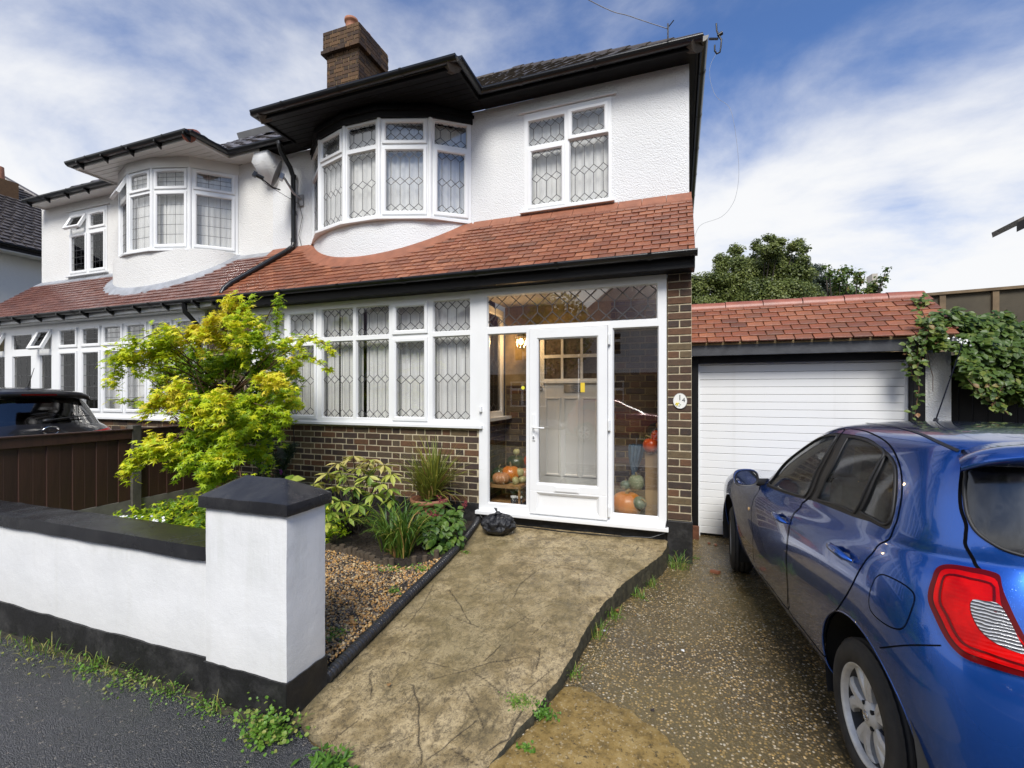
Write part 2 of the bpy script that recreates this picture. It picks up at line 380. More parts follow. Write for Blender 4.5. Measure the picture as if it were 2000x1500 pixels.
TC = [(.15, .058, .034), (.29, .094, .046), (.22, .075, .038), (.38, .145, .072), (.24, .088, .046), (.32, .106, .048), (.18, .075, .042)]
MT['tile'] = tile('red_clay_tile', TC, 'obj', .12); MT['tile_joined'] = tile('red_clay_tile_far', TC, 'isl', .12)
TN = [(.16, .062, .046), (.21, .088, .065), (.13, .055, .045), (.25, .11, .08)]
MT['tile_n'] = tile('weathered_red_tile', TN, 'obj', .15, (.2, .38)); MT['tile_nj'] = tile('weathered_red_tile_far', TN, 'isl', .15, (.2, .38))
MT['roof_tile'] = tile('brown_concrete_tile', [(.045, .036, .028), (.075, .058, .042), (.058, .046, .035)], 'isl', .28)
MT['grey_tile'] = tile('slate_grey_tile', [(.085, .075, .075), (.12, .105, .10), (.10, .085, .08)], 'isl', .15, (.25, .5))
MT['flash'] = simple('red_mortar_flashing', (.28, .105, .056), .6, .2, 8, .5, 40)
MT['ridge'] = simple('terracotta_ridge_tile', (.30, .10, .062), .42, .22, 7, .4, 40)
MT['pot'] = simple('terracotta', (.33, .14, .08), .7, .25, 9, .5, 40)
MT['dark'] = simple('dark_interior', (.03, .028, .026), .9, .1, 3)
MT['plaster'] = simple('porch_plaster', (.30, .29, .27), .9, .1, 3)
MT['cream_door'] = simple('cream_gloss_door', (.80, .80, .765), .35, .05, 3)
MT['chrome'] = simple('polished_metal', (.7, .7, .7), .15, .1, 3, metal=1)
MT['dullmetal'] = simple('brushed_metal', (.35, .35, .36), .45, .1, 3, metal=.8)
m = M_('garage_door_white', .38, (.78, .78, .77)); m.color(m.mix(m.mr(m.noise(1.3, 8, .75, vec=m.co(scale=(3, 3, .6))), .55, .8, 0, .3), m.ramp(m.noise(1.3, 5), [(.3, (.76, .765, .755)), (.7, (.80, .80, .79))]), (.52, .49, .42))); MT['panel'] = m.m

# ============================================================ ground
m = M_('wet_asphalt', .4); a = m.voro(165); nn = m.noise(340, 3, .6)
c = m.ramp(a, [(.0, (.15, .15, .158)), (.4, (.07, .07, .075)), (.8, (.022, .022, .025))]); sp = m.voro(95, out='Color'); sx = m.n('ShaderNodeSeparateXYZ', {0: sp}).outputs[0]
c = m.mix(m.mr(sx, .965, .98, 0, .6), c, (.34, .30, .24)); c = m.mix(m.mr(m.noise(1.2, 4), .4, .7, 0, .35), c, (.03, .03, .033)); m.color(c)
m.rough(m.mr(m.noise(6, 5), .3, .7, .15, .36)); m.bump(m.math('ADD', m.math('MULTIPLY', a, -1.0), m.math('MULTIPLY', nn, .3)), 1.0, .0075); MT['asphalt'] = m.m
m = M_('exposed_aggregate_drive', .5); v1 = m.n('ShaderNodeTexVoronoi', {'Vector': m.co(), 'Scale': 68}); cs = m.n('ShaderNodeSeparateXYZ', {0: v1.outputs['Color']})
stone = m.ramp(cs.outputs[0], [(0, (.075, .055, .030)), (.25, (.16, .11, .05)), (.42, (.38, .25, .09)), (.6, (.13, .10, .06)), (.74, (.55, .35, .12)), (.90, (.58, .46, .30)), (1, (.72, .66, .54))])
edge = m.mr(v1.outputs['Distance'], .34, .50, 0, 1); c = m.mix(edge, stone, (.085, .065, .034))
c = m.mix(m.mr(m.noise(1.1, 8, .7), .48, .62, 0, .45), c, (.060, .046, .026)); c = m.mix(m.mr(m.noise(.7, 3), .42, .62, 0, .45), c, (.20, .15, .055)); m.color(c)
m.rough(m.mr(m.noise(5, 5), .35, .65, .13, .42)); m.bump(v1.outputs['Distance'], .55, -.007); MT['drive'] = m.m
m = M_('wet_soil', .6); n = m.noise(26, 8, .7); m.color(m.ramp(n, [(.3, (.018, .013, .010)), (.6, (.045, .032, .022)), (.8, (.085, .06, .04))])); m.bump(n, 1, .04); MT['soil'] = m.m
m = M_('grassy_earth', .9); m.color(m.ramp(m.noise(2, 8), [(.3, (.05, .06, .025)), (.7, (.08, .07, .04))])); MT['earth'] = m.m
m = M_('road_tarmac', .45); m.color(m.ramp(m.noise(90, 4), [(.3, (.035, .035, .037)), (.7, (.07, .07, .072))])); MT['road'] = m.m
mb = MB(); mb.box(-150, 150, -150, 150, -.6, -.13); tag(mb.build('ground', MT['earth']), kind='structure', label='earth under the street')
mb = MB(); mb.box(-60, 60, -9.0, -1.2, -.12, -.10); tag(mb.build('road', MT['road']), kind='structure')
mb = MB(); mb.extrude([(-60, -1.05), (60, -1.05), (60, 1.60), (-1.2, 1.62), (-1.36, 1.665), (-1.62, 1.72), (-1.77, 1.80), (-60, 1.83)], lambda a, b, d: (a, b, d), -.12, -.002); tag(mb.build('pavement', MT['asphalt']), kind='structure')
mb = MB(); mb.box(-60, 60, -1.2, -1.05, -.12, .003); tag(mb.build('kerb', simple('granite_kerb', (.25, .24, .23), .6)), kind='structure')
mb = MB(); mb.box(-60, 60, -11.4, -9.0, -.12, 0); tag(mb.build('far_pavement', MT['asphalt']), kind='structure')
mb = MB(); mb.extrude([(-1.2, 1.62), (60, 1.60), (60, 5.83), (-2.3, 5.83), (-2.3, 2.0), (-1.8, 1.86), (-1.77, 1.80), (-1.62, 1.72), (-1.36, 1.665)], lambda a, b, d: (a, b, d), -.12, 0); tag(mb.build('driveway', MT['drive']), kind='structure')
# the neighbour's hardstanding, a little higher
mb = MB(); mb.box(-14, -6.16, 1.66, 4.78, -.12, .17); tag(mb.build('neighbour_drive', simple('concrete_hardstanding', (.16, .15, .13), .6, .3, 4, .4)), kind='structure')

# ============================================================ brick and window builders
I3 = Matrix.Identity(3)
def frM(fr):
    return Matrix(((fr.e[0], fr.n[0] * -1, 0), (fr.e[1], fr.n[1] * -1, 0), (0, 0, 1)))
def brickfield(fr, a0, a1, z0, z1, start=0, proud=.002, thick=.03, pitch=.0755):
    out = []; M = frM(fr); k = 0; z = z0
    while z < z1 - .03:
        h = min(.0637, z1 - z); a = a0 - (0 if (k + start) % 2 == 0 else .169); head = False
        while a < a1 - .01:
            L = .1025 if head else .215; b0 = max(a, a0); b1 = min(a + L, a1)
            if b1 - b0 > .025:
                dp = proud + rnd.uniform(-.002, .003)
                out.append((Vector(fr.pt((b0 + b1) / 2, z + h / 2 + rnd.uniform(-.0015, .0015), dp - thick / 2)), (b1 - b0 - rnd.uniform(0, .003) if False else b1 - b0, thick, h), M @ Euler((0, rnd.uniform(-.006, .006), 0)).to_matrix()))
            a += L + .012; head = not head
        z += pitch; k += 1
    return out
def hexlead(mb, fr, r, d, w=.128, a=.052, t=.0042, big=None):
    a0, a1, z0, z1 = r; n = max(2, round((a1 - a0) / w)); w = (a1 - a0) / n; H = z1 - z0
    bands = [z0 + .75 * a, z1 - .75 * a] if H < .5 else [z0 + .8 * a, (z0 + z1) / 2 + .0, z1 - .8 * a]
    def seg(p, q):
        # clip to the pane
        p, q = list(p), list(q)
        for lo, hi, k in ((a0, a1, 0), (z0, z1, 1)):
            for u, v in ((p, q), (q, p)):
                for lim, sg in ((lo, 1), (hi, -1)):
                    if (u[k] - lim) * sg < -1e-9:
                        if (v[k] - lim) * sg < -1e-9: return
                        f = (lim - u[k]) / (v[k] - u[k]); o = 1 - k; u[o] += (v[o] - u[o]) * f; u[k] = lim
        L = math.hypot(q[0] - p[0], q[1] - p[1])
        if L < .004: return
        nx, nz = -(q[1] - p[1]) / L * t, (q[0] - p[0]) / L * t
        mb.quad(fr.pt(p[0] + nx, p[1] + nz, d), fr.pt(q[0] + nx, q[1] + nz, d), fr.pt(q[0] - nx, q[1] - nz, d), fr.pt(p[0] - nx, p[1] - nz, d))
    for k in range(-1, n + 1):
        pc = a0 + (k + .5) * w
        for b in bands:
            for sg in (-1, 1):
                seg((pc, b + a), (pc + sg * w / 2, b)); seg((pc, b - a), (pc + sg * w / 2, b))
        for lo, hi in zip(bands[:-1], bands[1:]): seg((pc, lo + a), (pc, hi - a))
def gridlead(mb, fr, r, d, nx=3, nz=5, t=.003):
    a0, a1, z0, z1 = r
    for i in range(1, nx): a = a0 + (a1 - a0) * i / nx; mb.quad(fr.pt(a - t, z0, d), fr.pt(a + t, z0, d), fr.pt(a + t, z1, d), fr.pt(a - t, z1, d))
    for i in range(1, nz): z = z0 + (z1 - z0) * i / nz; mb.quad(fr.pt(a0, z - t, d + .001), fr.pt(a1, z - t, d + .001), fr.pt(a1, z + t, d + .001), fr.pt(a0, z + t, d + .001))
def window(fr, rect, lights, parent, lead='hex', label=None, depth=.07, proud=.012, name='window', gl=None, curtain=True, cgap=(), vent=False, cd=-.09, frame=True):
    """lights: (a0, a1, z0, z1, kind) glass areas; kind f fixed, c casement, o open top light"""
    mb = MB(); holes = [(l[0] - .012, l[1] + .012, l[2] - .012, l[3] + .012) for l in lights]
    for l, h in zip(lights, holes): pass
    plate(mb, fr, rect, holes, proud - depth, proud)
    for l, h in zip(lights, holes):
        if l[4] == 'f':
            for (p, q, p2, q2) in (((h[0], h[2]), (h[1], h[2]), (l[0], l[2]), (l[1], l[2])), ((h[1], h[2]), (h[1], h[3]), (l[1], l[2]), (l[1], l[3])), ((h[1], h[3]), (h[0], h[3]), (l[1], l[3]), (l[0], l[3])), ((h[0], h[3]), (h[0], h[2]), (l[0], l[3]), (l[0], l[2]))):
                mb.quad(fr.pt(*p, proud - .002), fr.pt(*q, proud - .002), fr.pt(*q2, proud - .030), fr.pt(*p2, proud - .030))
    win = mb.build(name, MT['upvc'], parent, label)
    lm = MB(); nl = 0
    for l in lights:
        r = l[:4]; dg = proud - .03
        if l[4] in 'co':
            sb = MB(); o = (r[0] - .05, r[1] + .05, r[2] - .05, r[3] + .05)
            if l[4] == 'c':
                sb.ring(fr, o, r, proud + .02, proud - .03, .014); sb.build('sash', MT['upvc'], win); dg = proud - .008
            else:
                # top-hung light standing open: swing it about its top edge
                s0 = .42; f2 = fr; q = MB(); q.ring(fr, o, r, proud + .02, proud - .03, .014)
                top = o[3]; bx = Vector(fr.pt(0, top, proud)); nv = Vector((fr.n[0], fr.n[1], 0))
                def sw(p, ang=s0):
                    p = Vector(p); hz_ = top - p.z; dd = (p - Vector(fr.pt(0, 0, 0))).dot(nv) - proud; base = p - nv * dd - Vector((0, 0, p.z - top)) - nv * 0
                    zz = -hz_ * math.cos(ang) + dd * math.sin(ang); d3 = hz_ * math.sin(ang) + dd * math.cos(ang)
                    return base + nv * d3 + Vector((0, 0, zz))
                q.v = [tuple(sw(p)) for p in q.v]; q.build('open_sash', MT['upvc'], win, 'top light standing ajar')
                g = MB(); g.fbox(fr, r[0], r[1], r[2], r[3], proud - .012, proud - .006); g.v = [tuple(sw(p)) for p in g.v]; g.build('pane', gl or MT['glass'], win)
                g = MB(); gridlead(g, fr, r, proud, 3, 3); g.v = [tuple(sw(p)) for p in g.v]; g.build('lead_lattice', MT['lead'], win); continue
        g = MB(); g.fbox(fr, r[0] - .004, r[1] + .004, r[2] - .004, r[3] + .004, dg - .006, dg); g.build('pane', gl or MT['glass'], win)
        if vent and l[4] == 'c' and r[3] - r[2] < .5:
            g = MB(); am = (r[0] + r[1]) / 2; g.fbox(fr, am - .12, am + .12, r[3] + .015, r[3] + .032, proud + .02, proud + .03); g.build('trickle_vent', MT['upvc'], win)
        if lead in ('hex', 'grid'):
            lm = MB(); (hexlead(lm, fr, r, dg + .003) if lead == 'hex' else gridlead(lm, fr, r, dg + .003, 3, 5 if r[3] - r[2] > .5 else 3)); lm.build('lead_lattice', MT['lead'], win)
    if curtain:
        aa = [rect[0] + .02] + [x for g_ in cgap for x in g_] + [rect[1] - .02]; cb = MB()
        for i in range(0, len(aa), 2):
            a, b = aa[i], aa[i + 1]; n = max(8, int((b - a) / .012)); vs = []; ph = rnd.uniform(0, 9)
            for j in range(n + 1):
                x = a + (b - a) * j / n; dd = cd + .008 * math.sin(x * 88 + ph + 1.3 * math.sin(x * 9)) + .003 * math.sin(x * 190)
                vs += [fr.pt(x, rect[2] + .03, dd), fr.pt(x, rect[3] - .02, dd)]
            cb.add(vs, [(2 * j, 2 * j + 2, 2 * j + 3, 2 * j + 1) for j in range(n)], True)
        cb.build('net_curtain', MT['curtain'], win)
    return win
def gutter(mb, p, q, r=.055, br=None):
    """half-round gutter from p to q, open at the top"""
    p, q = Vector(p), Vector(q); t = (q - p).normalized(); s_ = t.cross(Vector((0, 0, 1))).normalized()
    L = [(math.cos(PI * k / 8) * r, -math.sin(PI * k / 8) * r) for k in range(9)]; L = L + [(x * .88, z * .88) for x, z in reversed(L)]
    n = len(L); mb.add([e + s_ * x + Vector((0, 0, z)) for e in (p, q) for x, z in L], [(i, (i + 1) % n, n + (i + 1) % n, n + i) for i in range(n)], True)
    for e in (p, q): mb.add([e + s_ * x + Vector((0, 0, z)) for x, z in L[:9]], [tuple(range(9))])
    d = (q - p).length; k = 1
    while k * .9 < d:
        c = p + t * (k * .9 - .35)
        b = [c + t * o + s_ * math.cos(PI * j / 8) * r * 1.12 + Vector((0, 0, -math.sin(PI * j / 8) * r * 1.12)) for o in (-.018, .018) for j in range(9)]
        mb.add(b, [(j, j + 1, 10 + j, 9 + j) for j in range(8)], True); k += 1
def circ(cx, cy, r, a0, a1, n):
    return [(cx + r * math.sin(R(a0 + (a1 - a0) * k / n)), cy - r * math.cos(R(a0 + (a1 - a0) * k / n))) for k in range(n + 1)]
PITCH_M = .90 / 1.02
CY0, CZ0 = 4.58, 2.97
def canz(Y): return CZ0 + (Y - CY0) * PITCH_M
CA = math.atan(PITCH_M)

def semi(nm, label, mir, P):
    X = (lambda x: -12.1 - x) if mir else (lambda x: x)
    def XR(a, b): a, b = X(a), X(b); return (min(a, b), max(a, b))
    h = thing(nm, label, 'house', (X(-3.0), 5.6, 0))
    F = Fr(0, 5.6); dashm = P['dash']
    bay = P['bay']; bl, br = min(p[0] for p in bay), max(p[0] for p in bay)
    # --- upper walls
    w_ = XR(-6.05, .12); rw = XR(*P['rwin'][:2]); mb = MB()
    plate(mb, F, (w_[0], w_[1], 3.2, 5.39), [(rw[0], rw[1], P['rwin'][2], P['rwin'][3]), (bl + .08, br - .08, 3.93, 5.2)], -.22, 0)
    sx = XR(-.12, .12); mb.box(sx[0], sx[1], 5.82, 12, 0, 5.39); lo = XR(-6.05, .12); mb.box(lo[0], lo[1], 11.8, 12, 0, 5.3)
    mb.build('upper_wall', dashm, h)
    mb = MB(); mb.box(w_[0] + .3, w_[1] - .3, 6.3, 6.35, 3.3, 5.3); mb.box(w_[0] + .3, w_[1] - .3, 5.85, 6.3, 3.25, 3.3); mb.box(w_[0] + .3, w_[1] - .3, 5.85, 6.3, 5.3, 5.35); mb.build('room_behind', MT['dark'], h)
    # --- curved skirt under the bay
    c_ = P['skirt']; mb = MB(); n = len(c_)
    vs = [(x, y, z) for x, y in c_ for z in (3.2, 3.93)]; mb.add(vs, [(2 * i, 2 * i + 2, 2 * i + 3, 2 * i + 1) for i in range(n - 1)], True); mb.build('bay_skirt', dashm, h)
    # --- sill and head of the bay
    def ofs(poly, o):
        cx, cy = sum(p[0] for p in poly) / len(poly), 5.9; out = []
        for i, (x, y) in enumerate(poly):
            a = poly[max(i - 1, 0)]; b = poly[min(i + 1, len(poly) - 1)]; t = Vector((b[0] - a[0], b[1] - a[1])).normalized(); nv = Vector((t.y, -t.x))
            if (Vector((x, y)) - Vector((cx, cy))).dot(nv) < 0: nv = -nv
            out.append((x + nv.x * o, (y + nv.y * o) if 0 < i < len(poly) - 1 else 5.6))
        return out
    def slab(name, o, z0, z1, mat, bev=.004):
        pl = ofs(bay, o); pl = pl + [(pl[-1][0], 5.7), (pl[0][0], 5.7)]; mb = MB(); mb.extrude(pl, lambda a, b, d: (a, b, d), z0, z1); return mb.build(name, mat, h, bevel=bev)
    slab('bay_sill', .07, 3.90, 3.93, MT['upvc']); slab('bay_cornice', P['corn'], 5.225, 5.39, P['head']); 
    if not mir: slab('cornice_moulding', .085, 5.30, 5.345, P['head'])
    # --- bay window, one facet after the other
    for k in range(len(bay) - 1):
        p, q = (Vector(bay[k]), Vector(bay[k + 1])) if bay[k][0] < bay[k + 1][0] else (Vector(bay[k + 1]), Vector(bay[k]))
        t = (q - p); L = t.length; t = t / L; nv = Vector((t.y, -t.x)); fr = Fr(p.x, p.y, t.x, t.y, nv.x, nv.y); top, bot = P['facets'][k]
        g0, g1 = .062, L - .062; ct = .03
        li = [(g0 + (ct if bot in 'co' else 0), g1 - (ct if bot in 'co' else 0), 3.99 + (ct if bot == 'c' else 0), 4.83 - (ct if bot == 'c' else 0), bot), (g0 + (ct if top in 'co' else 0), g1 - (ct if top in 'co' else 0), 4.91 + (ct if top in 'co' else 0), 5.185 - (ct if top in 'co' else 0), top)]
        window(fr, (0.0, L, 3.93, 5.225), li, h, P['lead'], proud=.012, vent=P['vent'], cd=-.10)
    mb = MB()
    for x, y in bay[1:-1]: mb.lathe([(.03, 3.93), (.03, 5.225)], (x, y - .004, 0), 8)
    mb.build('bay_corner_post', MT['upvc'], h)
    # --- flat window
    window(F, (rw[0], rw[1], P['rwin'][2], P['rwin'][3]), [(min(X(a), X(b)), max(X(a), X(b)), c, d, e) for a, b, c, d, e in P['rlights']], h, P['lead'], vent=P['vent'], cd=-.12)
    mb = MB(); mb.fbox(F, rw[0] - .05, rw[1] + .04, P['rwin'][2] - .03, P['rwin'][2], 0, .06); mb.build('window_sill', MT['upvc'], h, bevel=.003)
    mb = MB(); mb.fbox(F, rw[0] - .07, rw[1] + .06, 5.213, 5.232, 0, .035); mb.build('drip_mould', dashm, h, bevel=.003)
    # --- canopy roof
    cx = XR(-6.05, .15); mb = MB()
    mb.hexa([(cx[0], CY0 + .03, CZ0 - .05), (cx[1], CY0 + .03, CZ0 - .05), (cx[1], 5.6, canz(5.6) - .07), (cx[0], 5.6, canz(5.6) - .07), (cx[0], CY0 + .03, CZ0 - .01), (cx[1], CY0 + .03, CZ0 - .01), (cx[1], 5.6, canz(5.6) - .03), (cx[0], 5.6, canz(5.6) - .03)])
    mb.build('canopy_deck', MT['mortar_dark'], h)
    ts = []; g = .098; nr = 13; S = Vector((0, math.cos(CA), math.sin(CA))); Nn = Vector((0, -math.sin(CA), math.cos(CA))); wv = .166
    poly = list(c_)
    def inbay(x, y):
        if x < c_[0][0] or x > c_[-1][0]: return False
        yy = np.interp(x, [p[0] for p in c_], [p[1] for p in c_]); return y > yy - .05
    e0 = cx[0]; e1 = cx[1]
    for k in range(nr):
        n = int((e1 - e0) / wv) + 2
        for j in range(n):
            x = e0 - (wv / 2 if k % 2 else 0) + j * wv; x0, x1 = max(x, e0), min(x + wv - .008, e1)
            if x1 - x0 < .03: continue
            s0 = k * g - .03 + rnd.uniform(-.003, .003); base = Vector(((x0 + x1) / 2, CY0, CZ0)) + S * (s0 + .08) + Nn * (.015 + rnd.uniform(-.001, .003))
            if inbay(base.x, base.y): continue
            tilt = CA - R(7.6) + R(rnd.uniform(-1.2, 1.2)); M = Euler((tilt, 0, 0)).to_matrix() @ Euler((0, R(rnd.uniform(-.5, .5)), R(rnd.uniform(-.7, .7)))).to_matrix()
            ts.append((base, (x1 - x0, .165, .017), M))
    pieces(ts, 'roof_tile', P['tile'], h, 300, 'roof_tiles', None); MTj = P['tilej']
    for o in h.children:
        if o.name.startswith('roof_tiles'): o.data.materials[0] = MTj
    # --- flashing along the wall and round the bay
    def roofpt(x, y, up=.0): return Vector((x, y, canz(y) + up))
    spans = [(cx[0], bl - .05), (br + .05, cx[1])]; fl = []
    for a, b in spans:
        n = max(1, int((b - a) / .27)); 
        for i in range(n):
            x0, x1 = a + (b - a) * i / n, a + (b - a) * (i + 1) / n - .006
            q = MB(); wd = .165 + rnd.uniform(-.008, .008)
            lo1 = roofpt(0, 5.6 - wd * math.cos(CA) * .98, .03); hi1 = roofpt(0, 5.6, .035)
            if P['flash'] is MT['flash']: hi1.z += .03
            q.hexa([(x0, lo1.y, lo1.z - .03), (x1, lo1.y, lo1.z - .03), (x1, 5.62, hi1.z - .04), (x0, 5.62, hi1.z - .04), (x0, lo1.y, lo1.z + .012), (x1, lo1.y, lo1.z + .012), (x1, 5.605, hi1.z), (x0, 5.605, hi1.z)])
            q.build('flashing', P['flash'], h)
    m_ = max(1, (len(c_) - 1) // 14)
    idx = list(range(0, len(c_), m_)); idx = idx if idx[-1] == len(c_) - 1 else idx + [len(c_) - 1]
    for i, j in zip(idx[:-1], idx[1:]):
        q = MB(); sub = list(range(i, j + 1)); vs = []
        for k in sub:
            x, y = c_[k]; a = c_[max(k - 1, 0)]; b = c_[min(k + 1, len(c_) - 1)]; t = Vector((b[0] - a[0], b[1] - a[1])).normalized(); nv = Vector((t.y, -t.x)); wd = P['fw'] * (1 if not mir else .8 + .4 * abs(math.sin(k * 1.7)))
            if nv.y > 0: nv = -nv
            po = (x + nv.x * wd, y + nv.y * wd); yo = min(po[1], 5.58)
            vs += [(x - nv.x * .02, y - nv.y * .02, canz(min(y, 5.6)) + .075), (x + nv.x * .012, y + nv.y * .012, canz(min(y, 5.6)) + .07), (x + nv.x * .05, y + nv.y * .05, canz(min(y, 5.6)) + .035), (po[0], yo, canz(yo) + .036), (po[0], yo, canz(yo) - .01)]
        q.add(vs, [(5 * k + r_, 5 * k + 5 + r_, 5 * k + 6 + r_, 5 * k + 1 + r_) for k in range(len(sub) - 1) for r_ in range(4)], False)
        q.build('curved_flashing', P['flash'], h)
    # --- verge
    vx = X(.15); s_ = -1 if mir else 1; mb = MB()
    xx = sorted((vx, vx - s_ * .02)); mb.hexa([(xx[0], CY0, CZ0 - .1), (xx[1], CY0, CZ0 - .1), (xx[1], 5.6, canz(5.6) - .1), (xx[0], 5.6, canz(5.6) - .1), (xx[0], CY0, CZ0 + .0), (xx[1], CY0, CZ0 + .0), (xx[1], 5.6, canz(5.6) + .0), (xx[0], 5.6, canz(5.6) + .0)]); mb.build('verge_board', MT['black_wood'] if not mir else MT['mortar_dark'], h)
    # cheek wall at the outer end of the porch under the canopy
    # --- canopy gutter and fascia
    mb = MB(); gx = XR(-6.2 if not mir else -6.02, .17); gutter(mb, (gx[0], 4.545, 2.965), (gx[1], 4.545, 2.965), .056); mb.build('gutter', MT['pvc_black'], h, 'long gutter along the foot of the red canopy roof')
    mb = MB(); fx = XR(-6.0, .15); mb.box(fx[0], fx[1], 4.60, 4.625, 2.82 if not mir else 2.86, 2.965); mb.build('fascia', P['fascia'], h, bevel=.003)
    mb = MB(); mb.box(fx[0], fx[1], 4.626, 4.82, 2.825 if not mir else 2.865, 2.85 if not mir else 2.885); mb.build('canopy_soffit', P['soff'], h)
    # --- main roof with hips
    EX = P['ex']; ex = X(EX); ap = Vector((X(-3.0), 8.5, 7.95)); rid = Vector((X(-6.05), 8.5, 7.95)); e1_ = Vector((ex, 5.32, 5.42)); e0_ = Vector((X(-6.05), 5.32, 5.42)); e2_ = Vector((ex, 12, 5.42))
    mb = MB()
    def slope(A, B, C, D, g=.30, wv=.30):
        # A-B eaves, D-C top edge, courses of interlocking tiles
        L = ((D + C) / 2 - (A + B) / 2).length; n = max(1, int(L / g)); up = ((D - A) + (C - B)); nn = (B - A).cross(D - A).normalized()
        if nn.z < 0: nn = -nn
        mb.quad(A, B, C, D)
        for k in range(n):
            f0, f1 = k / n, (k + 1.12) / n; f1 = min(f1, 1)
            a, b = A.lerp(D, f0), B.lerp(C, f0); c, d = B.lerp(C, f1), A.lerp(D, f1); w0 = (b - a).length; m__ = max(1, int(w0 / wv))
            for j in range(m__):
                u0, u1 = j / m__, (j + 1) / m__; p0, p1 = a.lerp(b, u0), a.lerp(b, u1); q1, q0 = d.lerp(c, u1), d.lerp(c, u0); pm = p0.lerp(p1, .5); qm = q0.lerp(q1, .5)
                hgt = .045 + rnd.uniform(-.006, .006)
                vs = [p0 + nn * .018, p0.lerp(p1, .25) + nn * hgt, pm + nn * (hgt + .012), p0.lerp(p1, .75) + nn * hgt, p1 + nn * .018, q1 + nn * .005, q0.lerp(q1, .75) + nn * .022, qm + nn * .03, q0.lerp(q1, .25) + nn * .022, q0 + nn * .005]
                mb.add(vs, [(0, 1, 8, 9), (1, 2, 7, 8), (2, 3, 6, 7), (3, 4, 5, 6)], False); mb.add([p0, p0 + nn * .018, p0.lerp(p1, .25) + nn * hgt, pm + nn * (hgt + .012), p0.lerp(p1, .75) + nn * hgt, p1 + nn * .018, p1], [(0, 1, 2, 3, 4, 5, 6)])
    slope(e0_, e1_, ap, rid); slope(e1_, e2_, Vector((X(-3), 9.2, 7.97)), ap)
    bx0, bx1 = XR(*P['bx']); bm = (bx0 + bx1) / 2; by = 4.72; rz = 5.43 + (bm - bx0) * .60; ry = by + (bm - bx0) * .80
    slope(Vector((bx0, by + .02, 5.41)), Vector((bx1, by + .02, 5.41)), Vector((bm + .02, ry, rz)), Vector((bm - .02, ry, rz)), .28, .27)
    slope(Vector((bx1, by, 5.42)), Vector((bx1, 5.4, 5.42)), Vector((bm, ry + 1.2, rz)), Vector((bm, ry, rz)), .28, .27)
    slope(Vector((bx0, 5.4, 5.42)), Vector((bx0, by, 5.42)), Vector((bm, ry, rz)), Vector((bm, ry + 1.2, rz)), .28, .27)
    mb.build('main_roof', P['rooft'], h, kind='stuff')
    def hips(a, b):
        a = a - Vector((0, 0, .05)) 
        L = (b - a).length; n = int(L / .4); 
        for k in range(n):
            q = MB(); p0, p1 = a.lerp(b, k / n), a.lerp(b, (k + 1.05) / n); q.tube([p0, p1], [.09, .078], 10); q.build('hip_tile', P['hip'], h)
    if not mir: hips(e1_ + Vector((0, 0, .03)), ap); hips(Vector((bx0, by, 5.45)), Vector((bm, ry, rz)))
    hips(Vector((bx1, by, 5.45)), Vector((bm, ry, rz))); hips(ap + Vector((0, 0, .02)), rid + Vector((0, 0, .02)))
    # --- eaves: soffits, fascias, gutters
    so = []
    yy = by + .05
    while yy < 5.58: so.append((Vector(((bx0 + bx1) / 2, yy + .045, 5.40)), (bx1 - bx0 - .002, .088, .018), I3)); yy += .092
    pieces(so, 'soffit_board', P['soff'], h)
    mb = MB(); rr = XR(P['bx'][1], EX - .02); mb.box(rr[0], rr[1], 5.36, 5.6, 5.391, 5.41); mb.build('eaves_soffit', P['soff'], h); mb = MB(); ll = XR(-6.05, P['bx'][0]); mb.box(ll[0], ll[1], 5.36, 5.6, 5.391, 5.41)
    mb.build('eaves_soffit', P['soff'], h); mb = MB(); sd_ = XR(.12, max(EX - .02, .14)); mb.box(sd_[0], sd_[1], 5.6, 12, 5.391, 5.41); mb.build('eaves_soffit', P['soff'], h)
    mb = MB(); fa, fz = 5.365, 5.47; s_ = -1 if mir else 1
    mb.box(bx0, bx1, by + .02, by + .045, fa, fz); 
    for x in (bx0, bx1): mb.box(x - .012, x + .012, by + .045, 5.345, fa, fz)
    mb.box(rr[0] + (.0 if mir else .012), rr[1] - (.012 if mir else 0), 5.345, 5.37, fa, fz); mb.box(ll[0], ll[1], 5.345, 5.37, fa, fz)
    xo = X(EX); mb.box(min(xo, xo - .02 * s_), max(xo, xo - .02 * s_), 5.37, 12, fa, fz); mb.build('eaves_fascia', P['fascia2'], h, bevel=.003)
    mb = MB(); gz = 5.45
    gutter(mb, (bx0 - .05, by - .04, gz), (bx1 + .05, by - .04, gz), .058); xr = bx0 - .05 if mir else bx1 + .05; xl = bx1 + .05 if mir else bx0 - .05
    gutter(mb, (xr, by - .04, gz), (xr, 5.3, gz), .058); gutter(mb, (xl, by - .04, gz), (xl, 5.3, gz), .058)
    gutter(mb, (min(xr, X(EX + .04)), 5.30, gz), (max(xr, X(EX + .04)), 5.30, gz), .058); gutter(mb, (min(xl, X(-6.05)), 5.30, gz), (max(xl, X(-6.05)), 5.30, gz), .058)
    (None if mir else gutter(mb, (X(EX + .04), 5.30, gz), (X(EX + .04), 12, gz), .058)); mb.build('eaves_gutter', MT['pvc_black'], h)
